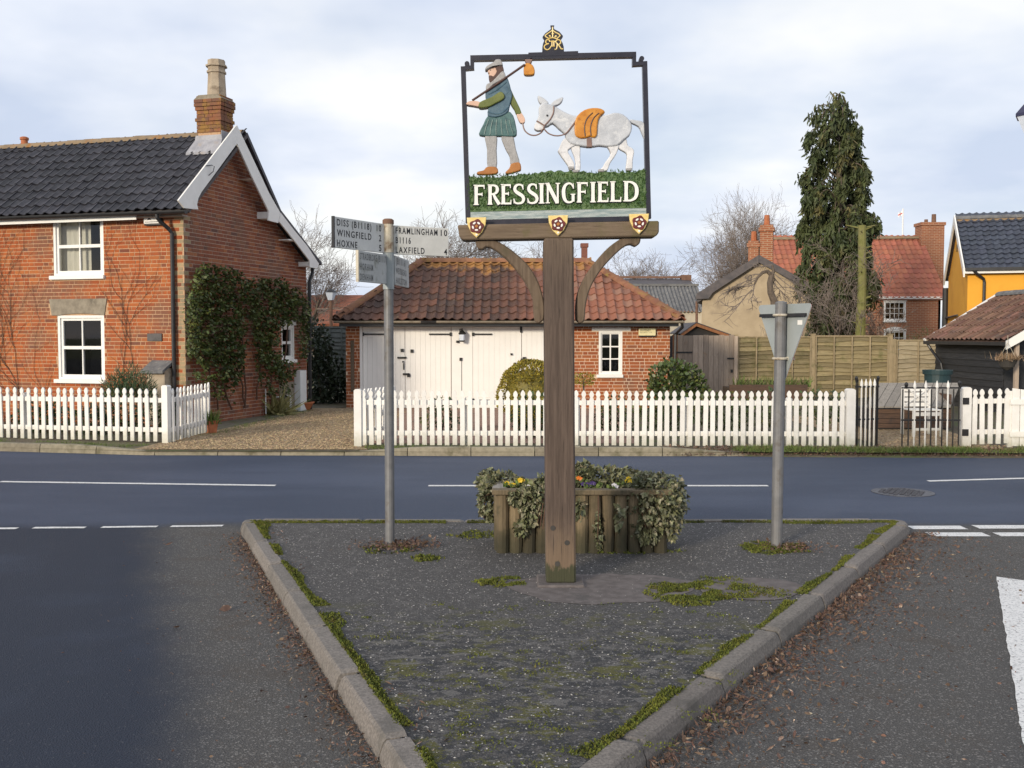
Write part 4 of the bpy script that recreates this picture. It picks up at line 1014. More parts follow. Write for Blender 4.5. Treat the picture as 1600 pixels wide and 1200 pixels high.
# doors: four leaves of tongued boards in frames
GDY = 0.05
fr = MB()
fr.box(-3.49, -3.43, -0.01, 0.12, 0.02, 1.98); fr.box(1.27, 1.33, -0.01, 0.12, 0.02, 1.98); fr.box(-3.43, 1.27, -0.01, 0.12, 1.94, 1.98)
fr.build('door_frame', white_door, gar)
leaves_x = [(-3.425, -2.465), (-2.455, -1.405), (-0.90, 0.215), (0.225, 1.265)]
for li, (x0, x1) in enumerate(leaves_x):
    dm = MB(); dm.box(x0, x1, GDY + 0.02, GDY + 0.05, 0.06, 1.935)
    leaf = dm.build('door', white_door, gar)
    n_ = 9
    for k in range(n_):
        a, b = x0 + (x1 - x0) * k / n_, x0 + (x1 - x0) * (k + 1) / n_
        MB().box(a + 0.0012, b - 0.0012, GDY, GDY + 0.019, 0.30, 1.93).build('plank', white_door, leaf)
    MB().box(x0 + 0.002, x1 - 0.002, GDY - 0.012, GDY + 0.019, 0.065, 0.285).build('kick_rail', white_door, leaf, bevel=0.004)
    # hinges at the hung side
    hs = 0 if li in (0, 2) else 1
    for z in (1.76, 0.24):
        if li == 3: continue
        L = 0.50 if li != 2 else 0.44
        xa, xb = (x0 - 0.02, x0 + L) if hs == 0 else (x1 - L, x1 + 0.02)
        h_ = MB().box(xa, xb, GDY - 0.03, GDY - 0.012, z - 0.018, z + 0.018)
        h_.box((xa if hs == 0 else xb - 0.05), (xa + 0.05 if hs == 0 else xb), GDY - 0.034, GDY - 0.010, z - 0.04, z + 0.04)
        h_.build('strap_hinge', black_iron, leaf)
def iron(pts_boxes, parent, name='latch'):
    m_ = MB()
    for (a, b, c, d) in pts_boxes:
        p, q = at_depth(500 + a / 4, 380 + b / 4, GY + GDY), at_depth(500 + c / 4, 380 + d / 4, GY + GDY)
        m_.box(min(p.x, q.x), max(p.x, q.x), GDY - 0.035, GDY - 0.003, min(p.z, q.z), max(p.z, q.z))
    m_.build(name, black_iron, parent)
iron([(505, 660, 523, 680)], gar, 'lock_plate'); iron([(566, 664, 584, 684)], gar, 'lock_plate')
iron([(484, 710, 540, 721)], gar, 'bolt'); iron([(515, 736, 524, 746), (520, 750, 526, 790)], gar, 'lock_plate')
iron([(518, 812, 560, 824), (545, 818, 564, 836)], gar, 'handle'); iron([(872, 716, 889, 735)], gar, 'lock_plate')
iron([(1190, 688, 1203, 700)], gar, 'lock_plate'); iron([(1266, 711, 1286, 728), (1255, 720, 1264, 748)], gar, 'handle'); iron([(1210, 746, 1226, 754)], gar, 'latch'); iron([(1250, 518, 1263, 558)], gar, 'bolt')
# the fixed post between the door pairs
pm = MB().box(-1.40, -0.905, GDY - 0.005, GDY + 0.05, 0.06, 1.935); pst = pm.build('centre_post', white_door, gar)
MB().box(-1.165, -1.15, GDY - 0.008, GDY - 0.0055, 0.3, 1.2).build('joint_strip', print_grey, pst)
MB().box(-1.40, -1.392, GDY - 0.012, GDY - 0.006, 0.06, 1.935).build('joint_strip', fascia_shade, pst)
# wall lantern
lx, lz = at_depth(722, 526, GY - 0.1).x, at_depth(722, 526, GY - 0.1).z
ln = MB().lathe([(0.045, -0.12), (0.06, -0.10), (0.075, 0.06), (0.09, 0.07), (0.06, 0.11), (0.02, 0.15), (0.008, 0.19)], (lx, GDY - 0.14, lz), n=6)
lam = ln.build('wall_lantern', black_iron, gar)
MB().lathe([(0.064, -0.085), (0.074, 0.05)], (lx, GDY - 0.14, lz), n=6).build('lantern_glass', lamp_glass, lam)
MB().tube([(lx, GDY - 0.14, lz + 0.17), (lx - 0.05, GDY - 0.1, lz + 0.17), (lx - 0.06, GDY - 0.02, lz + 0.02), (lx - 0.07, GDY - 0.006, lz - 0.09)], 0.012, n=6).build('bracket', black_iron, lam)
MB().lathe([(0.035, 0), (0.035, 0.05)], (lx - 0.11, GDY - 0.03, lz - 0.14), n=8).build('bracket', black_iron, lam)
# alarm box
p, q = at_depth(997.5, 512.5, GY), at_depth(1024, 524.5, GY)
gal = MB().box(p.x, q.x, -0.075, -0.012, q.z, p.z).build('alarm_box', cream_box, gar, bevel=0.008)
MB().box(p.x + 0.01, q.x - 0.01, -0.07, -0.012, q.z - 0.02, q.z - 0.002).build('alarm_box_base', black_plastic, gal)
def text_mesh(s, size=1.0, align='LEFT', ext=0.0, shear=0.0, spacing=1.0, bold=0.0):
    c = bpy.data.curves.new('lettering', 'FONT'); c.body = s; c.size = size; c.align_x = align; c.extrude = ext; c.offset = bold; c.space_character = spacing; c.resolution_u = 3
    o = bpy.data.objects.new('lettering', c); COL.objects.link(o)
    bpy.context.view_layer.update()
    me = bpy.data.meshes.new_from_object(o.evaluated_get(bpy.context.evaluated_depsgraph_get()))
    bpy.data.objects.remove(o); bpy.data.curves.remove(c); me.name = 'lettering'
    return me
def fit_text(s, w_, h_, ext=0.001, bold=0.0):
    """mesh of S scaled to width w_ and cap height h_, starting at the origin"""
    me = text_mesh(s, 1.0, bold=bold, spacing=1.28)
    xs = [v.co.x for v in me.vertices]; ys = [v.co.y for v in me.vertices]
    x0, x1 = min(xs), max(xs); capt = 0.7
    y1 = max(ys); base = 0.0
    for v in me.vertices: v.co = Vector(((v.co.x - x0) / (x1 - x0) * w_, v.co.y / capt * h_, 0))
    return me
tm_ = fit_text('WAVENEY', 0.24, 0.045, bold=0.02); link('lettering', tm_, letter_black, gal, (p.x + 0.03, -0.0765, p.z - 0.075), (math.pi / 2, 0, 0))
tm_ = fit_text('SECURITY LTD', 0.27, 0.026); link('lettering', tm_, print_grey, gal, (p.x + 0.03, -0.0765, p.z - 0.115), (math.pi / 2, 0, 0))
# roof
GE0, GE1, GEZ = -4.0, 3.86, 2.06
GRZ, GRY, GR0, GR1 = 3.50, 1.85, -2.22, 1.83
E0, E1 = Vector((GE0, -0.3, GEZ)), Vector((GE1, -0.3, GEZ))
R0, R1 = Vector((GR0, GRY, GRZ)), Vector((GR1, GRY, GRZ))
B0, B1 = Vector((GE0, 2 * GRY + 0.3, GEZ)), Vector((GE1, 2 * GRY + 0.3, GEZ))
dn = Vector((0, 0, -0.03))
rm = MB().add([q + dn for q in (E0, E1, R1, R0, B0, B1)], [(0, 1, 2, 3), (1, 5, 2), (5, 4, 3, 2), (4, 0, 3), (0, 4, 5, 1)])
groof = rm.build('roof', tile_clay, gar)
gm = pantile_mesh('pantile_clay', 0.205, 0.335, rise=0.05)
Vg = (Vector((0, GRY + 0.3, GRZ - GEZ))).normalized(); Lg = math.hypot(GRY + 0.3, GRZ - GEZ)
def keep_front(u, v):
    t = v / Lg; return (GR0 - GE0) * t - 0.05 < u < (GE1 - GE0) - (GE1 - GR1) * t + 0.05
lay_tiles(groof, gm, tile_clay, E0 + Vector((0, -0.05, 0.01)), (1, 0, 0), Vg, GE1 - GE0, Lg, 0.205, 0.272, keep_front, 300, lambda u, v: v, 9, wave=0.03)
for (ea, eb, rr) in ((E1, B1, R1), (B0, E0, R0)):
    U = (eb - ea).normalized(); mid = (ea + eb) / 2; Vv = (rr - mid); Ls = Vv.length; Vv.normalize(); wd = (eb - ea).length
    lay_tiles(groof, gm, tile_clay, ea + Vector((0, 0, 0.01)) - Vv * 0.05, U, Vv, wd, Ls, 0.205, 0.272, lambda u, v, wd=wd, Ls=Ls: wd / 2 * v / Ls - 0.05 < u < wd - wd / 2 * v / Ls + 0.05, 0, lambda u, v: 0, 10)
ridge_run(groof, R0 + Vector((-0.05, 0, 0.03)), R1 + Vector((0.05, 0, 0.03)), 0.13, 0.38, ridge_clay)
ridge_run(groof, E0 + Vector((0.03, 0.03, 0.05)), R0 + Vector((0, 0, 0.04)), 0.125, 0.36, ridge_clay, 'hip_tile')
ridge_run(groof, E1 + Vector((-0.03, 0.03, 0.05)), R1 + Vector((0, 0, 0.04)), 0.125, 0.36, ridge_clay, 'hip_tile')
for (xa, xb, m_) in ((GE0 - 0.02, -2.05, 0), (-2.05, -1.7, 1), (-1.7, GE1 + 0.02, 0)):
    vs = []
    for xx in (xa, xb):
        for i in range(9):
            a = math.pi + math.pi * i / 8; vs.append((xx, -0.39 + 0.055 * math.cos(a), GEZ - 0.0 + 0.055 * math.sin(a)))
    MB().add(vs, [(i, i + 1, 9 + i + 1, 9 + i) for i in range(8)]).build('gutter', black_plastic if m_ else cement, gar)
MB().box(GXL - 0.1, GXR + 0.15, -0.31, -0.28, 1.935, 2.045).build('fascia', black_plastic, gar)
MB().box(GXL - 0.1, GXR + 0.15, -0.28, -0.0, 1.985, 2.0).build('soffit', black_plastic, gar)
MB().tube([(GE1 - 0.03, -0.36, GEZ - 0.04), (GE1 + 0.0, -0.3, GEZ - 0.14), (GXR + 0.12, -0.04, GEZ - 0.30), (GXR + 0.1, -0.03, 0.06)], 0.035, n=8).build('downpipe', black_plastic, gar)

# ============================================================ BACKGROUND HOUSES
def gable_house(name, label, loc, rz, x0, x1, dep, ez, rzz, wall_m, roof_m, over=0.15, holes=(), cat='house'):
    """ridge along local x; front at y = 0"""
    t = thing(name, label, cat, loc, rz)
    m_ = MB()
    slab_holes(m_, x0, x1, 0, ez, 0.0, 0.2, list(holes), front_fn)
    m_.box(x0, x1, dep - 0.1, dep, 0, ez)
    for xx in (x0, x1):
        dx = 0.1 if xx == x0 else -0.1
        m_.prism([(0.0, 0), (dep, 0), (dep, ez), (dep / 2, rzz - 0.05), (0.0, ez)], xx, xx + dx, lambda a, b, d: (d, a, b))
    m_.build('wall', wall_m, t)
    r0_ = MB()
    sv = Vector((0, dep / 2 + over, rzz - ez + over * (rzz - ez) / (dep / 2)))
    e0 = Vector((x0 - over, -over, ez - over * (rzz - ez) / (dep / 2)))
    slab(r0_, e0, e0 + sv, x0 - over, x1 + over, 0.08)
    f0 = Vector((0, dep + over, e0.z)); slab(r0_, f0, Vector((0, dep / 2, (e0 + sv).z)), x0 - over, x1 + over, 0.08)
    rf = r0_.build('roof', roof_m, t)
    return t, rf, e0, sv
# red-tiled house with small-paned windows
rh_w = []
RHY = 45.0
def rh(x, y): q = at_depth(x, y, RHY); return q.x, q.z
xl, zt = rh(1381, 470); xr, zb = rh(1415, 501)
w1 = (xl, xr, zb, zt)
xl, zt = rh(1381, 516); xr, zb = rh(1415, 548)
w2 = (xl, xr, zb, zt)
hx0, hx1 = rh(1228, 0)[0], rh(1479, 0)[0]
rez = rh(0, 463)[1]; rrz = rh(1300, 378)[1] + 0.35
red, rroof, e0, sv = gable_house('red_tiled_house', 'red brick house with steep orange-red pantile roof behind the conifer', (0, RHY, 0), 0, hx0, hx1, 5.6, rez, rrz, far_brick, tile_red, over=0.12, holes=[w1, w2])
rtm = pantile_mesh('pantile_red', 0.26, 0.40, rise=0.05, n=6)
lay_tiles(rroof, rtm, tile_red, e0 + Vector((0, -0.03, 0.01)), (1, 0, 0), sv, hx1 - hx0 + 0.24, sv.length, 0.26, 0.33, lambda u, v: True, 0, lambda u, v: 0, 21)
ridge_run(rroof, (hx0 - 0.1, 2.8, (e0 + sv).z), (hx1 + 0.1, 2.8, (e0 + sv).z + 0.05), 0.14, 0.5, ridge_lichen)
for w_ in (w1, w2):
    fo = window(red, front_fn, *w_, 4, 3, white_paint, sash=0.045, bar=0.022, depth=0.06, sill_over=0.03)
    MB().prism([(w_[0] - 0.03, w_[3] - 0.02)] + [(w_[0] - 0.03 + (w_[1] - w_[0] + 0.06) * t, w_[3] + 0.13 * math.sin(math.pi * t) + 0.02) for t in (0, 0.15, 0.3, 0.5, 0.7, 0.85, 1)] + [(w_[1] + 0.03, w_[3] - 0.02)], -0.03, 0.02).build('arched_head', white_paint, fo)
MB().box(hx0, hx1, -0.16, -0.1, rez - 0.12, rez - 0.02).build('fascia', white_paint, red)
MB().bar((hx0 - 0.16, -0.12, rez - 0.1), (hx0 - 0.16, 2.8, (e0 + sv).z + 0.02), 0.06, 0.2).build('bargeboard', white_paint, red)
cx0, cz0_ = rh(1440, 378); cx1, cz1 = rh(1476, 347)
k_ = (RHY + 2.4) / RHY
rc = MB().box(cx0 * k_, cx1 * k_, 2.4, 3.2, rez, at_depth(0, 347, RHY + 2.4).z)
rc.box(cx0 * k_ - 0.05, cx1 * k_ + 0.05, 2.35, 3.25, at_depth(0, 352, RHY + 2.4).z, at_depth(0, 347, RHY + 2.4).z - 0.002)
rch = rc.build('chimney', far_brick, red)
for xx, r0_, hh in ((1459, 0.11, 0.36), (1447, 0.09, 0.12)):
    q = at_depth(xx, 347, RHY + 2.7); MB().lathe([(r0_, -0.05), (r0_ * 0.9, hh), (r0_ * 0.6, hh)], (q.x, 2.7, q.z), n=10).build('chimney_pot', bark_red, rch)

# yellow rendered house
YC = (13.3, 30.0)
yel = thing('yellow_house', 'bright yellow rendered house with navy pantile roof', 'house', (*YC, 0), -CA)
ylen, ydep, yez, yrz = 9.0, 4.7, 3.73, 5.36
mb = MB()
mb.box(0, ylen, 0, 0.2, 0, yez); mb.box(0, ylen, ydep - 0.2, ydep, 0, yez)
mb.prism([(0.2, 0), (ydep - 0.2, 0), (ydep - 0.2, yez), (ydep / 2, yrz - 0.1), (0.2, yez)], 0.002, 0.2, lambda a, b, d: (d, a, b))
mb.box(ylen - 0.2, ylen, 0.2, ydep - 0.2, 0, yez)
mb.build('wall', render_yellow, yel)
yr = MB(); vsl = Vector((0, ydep / 2 + 0.15, (yrz - yez) * (1 + 0.15 / (ydep / 2)))); ye = Vector((-0.1, -0.15, yez - 0.1))
slab(yr, ye, ye + vsl, -0.1, ylen + 0.1, 0.08); slab(yr, (0, ydep + 0.15, yez - 0.1), (0, ydep / 2, yrz), -0.1, ylen + 0.1, 0.08)
yroof = yr.build('roof', tile_navy, yel)
ytm = pantile_mesh('pantile_navy', 0.21, 0.34, rise=0.045)
lay_tiles(yroof, ytm, tile_navy, ye + Vector((0.02, -0.03, 0.01)), (1, 0, 0), vsl, 7.0, vsl.length, 0.21, 0.275, lambda u, v: True, 120, lambda u, v: u, 23)
ridge_run(yroof, (-0.1, ydep / 2, yrz + 0.0), (7, ydep / 2, yrz + 0.0), 0.13, 0.45, fibre_grey)
MB().box(-0.08, 7, ydep / 2 - 0.20, ydep / 2 - 0.13, yrz - 0.09, yrz - 0.02).build('ridge_mortar', ridge_lichen, yroof)
for s_ in (0, 1):
    ya, yb = (-0.17, ydep / 2) if s_ == 0 else (ydep + 0.17, ydep / 2)
    d = 0.002 * s_
    MB().prism([(ya, yez - 0.30), (ya, yez - 0.04), (yb, yrz + 0.14), (yb, yrz - 0.14)], -0.14 + d, -0.10 + d, lambda a, b, dd: (dd, a, b)).build('bargeboard', white_paint, yel)
MB().box(-0.1, ylen, -0.2, -0.17, yez - 0.2, yez - 0.09).build('fascia', white_paint, yel)
MB().box(-0.1, ylen, -0.3, -0.21, yez - 0.12, yez - 0.04).build('gutter', black_plastic, yel)
MB().tube([(0.12, -0.25, yez - 0.1), (0.2, -0.22, yez - 0.2), (0.42, -0.06, yez - 0.36), (0.44, -0.05, yez - 0.45), (0.44, -0.05, 0.1)], 0.045, n=8).build('downpipe', black_plastic, yel)
for z0 in (4.42,):
    MB().box(-0.02, 0.004, ydep / 2 - 0.30, ydep / 2 - 0.2, z0, z0 + 0.22).build('vent_slot', room_dark, yel); MB().box(-0.02, 0.004, ydep / 2 + 0.1, ydep / 2 + 0.2, z0 - 0.05, z0 + 0.17).build('vent_slot', room_dark, yel)
MB().tube([(-0.06, ydep + 0.06, 0.1), (-0.06, ydep + 0.06, yez - 0.4)], 0.11, n=8).build('soil_pipe', black_plastic, yel)
MB().tube([(-0.06, ydep, 2.32), (-0.06, 1.7, 2.36)], 0.03, n=6).build('soil_pipe', black_plastic, yel)
sp = at_depth(1590, 388, 30.0)
sdsh = MB().tube([(2.05, -0.45, 3.75), (2.05, -0.45, 4.3), (2.05, -0.1, 4.5)], 0.03, n=6)
sdsh.box(1.98, 2.4, -0.48, -0.42, 3.72, 3.78)
sdsh.build('aerial_bracket', black_iron, yel)

# cream cottage, gable towards the road
CRY = 36.0
CRX = at_depth(1185, 0, CRY).x
def cr_(x, y, Y=CRY): q = at_depth(x, y, Y); return ((q.x - CRX * Y / CRY) / math.cos(CA), q.z)
cre = thing('cream_cottage', 'cream rendered gable of a low cottage with dark verges', 'house', (CRX, CRY, 0), -CA)
gx0, gx1 = cr_(1102, 0)[0], cr_(1262, 0)[0]; ap = cr_(1184, 408); el = cr_(1102, 461); er = cr_(1262, 456)
MB().prism([(gx0, 0), (gx1, 0), er, ap, el], 0, 9).build('wall', render_cream, cre)
rf = MB()
for (a, b) in ((cr_(1094, 466), cr_(1185, 400)), (cr_(1270, 461), cr_(1185, 400))):
    s_ = 0.2 if a[0] < b[0] else -0.2
    rf.prism([(a[0], a[1]), (b[0], b[1]), (b[0], b[1] - 0.16), (a[0], a[1] - 0.16)], -0.12, 9.1)
rf.build('roof', slate_dark, cre)
vb = MB()
vb.prism([cr_(1092, 467), cr_(1094, 458), cr_(1186, 399), cr_(1186, 411), cr_(1118, 457), cr_(1112, 466)], -0.2, -0.13)
vb.prism([cr_(1186.3, 399), cr_(1268, 450), cr_(1262, 456), cr_(1186.3, 411)], -0.198, -0.128)
vb.build('verge_board', slate_dark, cre)
MB().tube([(gx0 - 0.1, -0.05, 0.1), (gx0 - 0.1, -0.05, el[1] - 0.2)], 0.05, n=6).build('downpipe', bark_red, cre)
for (xa, xb, yt, potx, poty) in ((1179, 1198, 352, 1189, 336), (1162, 1177, 376, 1169, 361)):
    Yc = 3.5; a, b = cr_(xa, yt, CRY + Yc), cr_(xb, yt, CRY + Yc)
    cm = MB().box(a[0], b[0], Yc, Yc + 0.5, 2.5, a[1]); cm.box(a[0] - 0.05, b[0] + 0.05, Yc - 0.05, Yc + 0.55, a[1] - 0.25, a[1] - 0.1)
    cc = cm.build('chimney', far_brick, cre)
    q = cr_(potx, poty, CRY + Yc); MB().lathe([(0.12, 0), (0.10, q[1] - a[1]), (0.07, q[1] - a[1])], ((a[0] + b[0]) / 2, Yc + 0.25, a[1]), n=8).build('chimney_pot', terracotta, cc)

# grey corrugated outbuilding, slate roof behind it
oub = thing('outbuilding', 'pale outbuilding with grey corrugated roof beside the cream cottage', 'outbuilding', (0, 39, 0))
o0, o1 = at_depth(960, 0, 39).x, at_depth(1106, 0, 39).x
oez, orz = at_depth(0, 487, 39).z, at_depth(0, 446, 41).z
MB().box(o0, o1, 0, 4, 0, oez).build('wall', render_pale, oub)
cg = MB(); vs, fs = [], []
n_ = int((o1 - o0 + 0.2) / 0.07)
for i in range(n_ + 1):
    xx = o0 - 0.1 + i * 0.07; d = 0.03 * math.cos(i * math.pi)
    vs += [(xx, -0.15, oez + d), (xx, 2.0, orz + d)]
for i in range(n_): fs.append((2 * i, 2 * i + 2, 2 * i + 3, 2 * i + 1))
cg.add(vs, fs); cg.build('roof', fibre_grey, oub)
MB().box(o0 - 0.1, o1 + 0.1, 1.9, 2.1, orz - 0.03, orz + 0.06).build('ridge', fibre_grey, oub)
sla = thing('slate_barn', 'dark slate roofed barn beyond the grey corrugated roof', 'barn', (0, 46, 0))
s0, s1 = at_depth(940, 0, 46).x, at_depth(1094, 0, 46).x
MB().box(s0, s1, 0, 5, 0, at_depth(0, 452, 46).z).build('wall', far_brick, sla)
rr = MB(); slab(rr, (0, -0.2, at_depth(0, 452, 46).z), (0, 2.5, at_depth(0, 436, 48.5).z), s0, s1, 0.1); slab(rr, (0, 5.2, at_depth(0, 452, 46).z), (0, 2.5, at_depth(0, 436, 48.5).z), s0, s1, 0.1); rr.build('roof', slate_dark, sla)
ridge_run(sla, (s0, 2.5, at_depth(0, 435, 48.5).z), (s1, 2.5, at_depth(0, 435, 48.5).z), 0.13, 0.5, bark_red)
MB().box(s1 - 0.35, s1 + 0.1, 2.2, 2.8, at_depth(0, 440, 48.5).z, at_depth(0, 430, 48.5).z).build('chimney_stub', bark_red, sla)
# far red roof seen between the cottage and the garage
far = thing('far_red_roof_house', 'distant house with plain salmon red roof behind the garage', 'house', (0, 44, 0))
f0, f1 = at_depth(430, 0, 44).x, at_depth(640, 0, 44).x
MB().box(f0, f1, 0, 6, 0, at_depth(0, 505, 44).z).build('wall', render_pale, far)
rr = MB(); slab(rr, (0, -0.2, at_depth(0, 506, 44).z), (0, 3, at_depth(0, 461, 47).z), f0 - 0.1, f1 + 0.1, 0.1); slab(rr, (0, 6.2, at_depth(0, 506, 44).z), (0, 3, at_depth(0, 461, 47).z), f0 - 0.1, f1 + 0.1, 0.1)
rr.build('roof', tile_red, far)
# slim brick chimney rising behind the garage ridge
slc = thing('brick_chimney', 'slim dark brick chimney standing behind the garage ridge', 'chimney', (0, 33, 0))
q0, q1 = at_depth(909, 380, 33), at_depth(918, 380, 33)
mb = MB().box(q0.x, q1.x, 0, 0.25, 0.0, q0.z - 0.12); mb.box(q0.x - 0.03, q1.x + 0.03, -0.03, 0.28, q0.z - 0.12, q0.z)
mb.build('stack', M('chimney_dark_brick', (0.16, 0.06, 0.045), (0.24, 0.09, 0.06), s=20, bump=0.4), slc)

# black weatherboarded shed on the right
SX, S0, S1 = 10.5, 21.9, 25.4            # wall plane x = SX from y = S0 to S1, facing left
shd = thing('weatherboard_shed', 'black weatherboarded shed with brown pantile roof and white bargeboard', 'shed', (SX, S0, 0))
sez = 1.68; srun = 1.62; srise = 1.0; L = S1 - S0
wl_ = MB().box(0.02, 3.2, 0.03, L, 0, sez - 0.03).build('wall', room_dark, shd)
nb = 11
for k in range(nb):
    z0 = 0.05 + k * (sez - 0.1) / nb; hh = (sez - 0.1) / nb
    MB().add([(-0.012, 0.0, z0 - 0.02), (-0.012, L, z0 - 0.02), (0.012, L, z0 + hh), (0.012, 0, z0 + hh), (0.018, 0.0, z0 - 0.02), (0.018, L, z0 - 0.02), (0.03, L, z0 + hh), (0.03, 0, z0 + hh)],
             [(3, 2, 1, 0), (4, 5, 6, 7), (0, 1, 5, 4), (1, 2, 6, 5), (2, 3, 7, 6), (3, 0, 4, 7)]).build('weatherboard', weatherboard, shd)
    MB().box(0.03, 3.2, -0.012 + 0.004 * (k % 2), 0.018, z0 - 0.02, z0 + hh - 0.004).build('weatherboard', weatherboard, shd)
sr_ = MB()
se = Vector((-0.18, 0, sez - 0.08)); sv_ = Vector((srun + 0.18, 0, srise + 0.08))
def slab_y(mb, a, b, y0, y1, th):
    mb.add([(a[0], y0, a[1]), (a[0], y1, a[1]), (b[0], y1, b[1]), (b[0], y0, b[1]), (a[0], y0, a[1] - th), (a[0], y1, a[1] - th), (b[0], y1, b[1] - th), (b[0], y0, b[1] - th)], [(3, 2, 1, 0), (4, 5, 6, 7), (0, 1, 5, 4), (1, 2, 6, 5), (2, 3, 7, 6), (3, 0, 4, 7)])
SO = -0.6                                   # the roof runs on over an open porch at the near end
slab_y(sr_, (se.x, se.z), (srun, sez + srise), SO, L + 0.1, 0.05); slab_y(sr_, (2 * srun + 0.18, se.z), (srun + 0.001, sez + srise), SO, L + 0.1, 0.05)
sroof = sr_.build('roof', tile_brown, shd)
stm = pantile_mesh('pantile_brown', 0.235, 0.36, rise=0.05)
lay_tiles(sroof, stm, tile_brown, Vector((se.x - 0.03, L + 0.1, se.z + 0.02)), (0, -1, 0), sv_, L + 0.1 - SO, sv_.length, 0.235, 0.30, lambda u, v: True, 150, lambda u, v: -u, 31)
ridge_run(sroof, (srun, SO, sez + srise + 0.03), (srun, L + 0.1, sez + srise + 0.03), 0.13, 0.42, fibre_grey)
MB().bar((se.x - 0.05, L + 0.14, se.z + 0.02), (srun, L + 0.14, sez + srise + 0.10), 0.05, 0.10, (0, 1, 0)).build('bargeboard', white_paint, shd)
MB().prism([(se.x - 0.06, se.z - 0.16), (se.x - 0.06, se.z + 0.02), (srun, sez + srise + 0.08), (2 * srun + 0.2, se.z + 0.02), (2 * srun + 0.2, se.z - 0.16), (srun, sez + srise - 0.2)], SO - 0.05, SO).build('bargeboard', white_paint, shd)
MB().box(se.x - 0.09, se.x - 0.01, SO, L + 0.1, se.z - 0.08, se.z).build('gutter', black_plastic, shd)
MB().tube([(se.x - 0.05, L - 0.05, se.z - 0.05), (se.x + 0.02, L - 0.1, se.z - 0.2), (-0.06, L - 0.5, se.z - 0.55), (-0.05, L - 0.55, se.z - 0.7), (-0.05, L - 0.95, se.z - 1.2)], 0.035, n=8).build('downpipe', black_plastic, shd)
MB().box(0.02, 0.10, SO + 0.1, SO + 0.18, 0, sez - 0.05).build('porch_post', gate_wood, shd)
# ============================================================ VILLAGE SIGN
VY = 6.74
VO = Vector((0.315, VY, 0.0))
vs_ = thing('village_sign', 'carved village sign on a thick oak post, man leading a donkey above FRESSINGFIELD', 'village sign', VO)
def V(x, y, Y=VY): q = at_depth(x, y, Y) - VO; return Vector((q.x, q.z))
def c3(x, y): return V(700 + x / 4.706, 30 + y / 4.706)
def c4(x, y): return V(700 + x / 4.706, 240 + y / 4.706)
def cr3(x, y): return V(820 + x / 17.64, 30 + y / 17.64)
def offset_poly(p, d):
    n = len(p); ar = sum(p[i][0] * p[(i + 1) % n][1] - p[(i + 1) % n][0] * p[i][1] for i in range(n)); s = 1 if ar > 0 else -1
    out_ = []
    for i in range(n):
        a, b, c = Vector(p[i - 1][:2]), Vector(p[i][:2]), Vector(p[(i + 1) % n][:2])
        e0, e1 = (b - a), (c - b)
        if e0.length < 1e-7 or e1.length < 1e-7: out_.append(tuple(b)); continue
        n0, n1 = Vector((-e0.y, e0.x)).normalized() * s, Vector((-e1.y, e1.x)).normalized() * s
        m_ = (n0 + n1); m_ = m_.normalized() if m_.length > 1e-5 else n0
        out_.append(tuple(b + m_ * d * min(1.25, 1 / max(0.5, m_.dot(n0)))))
    return out_
def relief(mb, poly, back, front, ch=0.006):
    """carved layer: outline at BACK (local y), rounded to FRONT; front is towards the camera (smaller y)"""
    poly = [tuple(q)[:2] for q in poly]; n = len(poly)
    r1 = offset_poly(poly, ch * 0.35); r2 = offset_poly(poly, ch)
    rings = [(poly, back), (poly, front + ch), (r1, front + ch * 0.35), (r2, front)]
    vs = [(a, y, b) for rg, y in rings for a, b in rg]
    fs = [tuple(range(n - 1, -1, -1)), tuple(3 * n + i for i in range(n))]
    for k in range(3): fs += [(k * n + i, k * n + (i + 1) % n, (k + 1) * n + (i + 1) % n, (k + 1) * n + i) for i in range(n)]
    return mb.add(vs, fs)
def carve(name, poly, m_, parent, front, fn=c3, ch=0.006, sm=3, back=0.02):
    pts = [fn(*q) for q in poly]
    if sm: pts = smooth_poly([tuple(q) for q in pts], sm)
    return relief(MB(), pts, back, front, ch).build(name, m_, parent, fix=True)
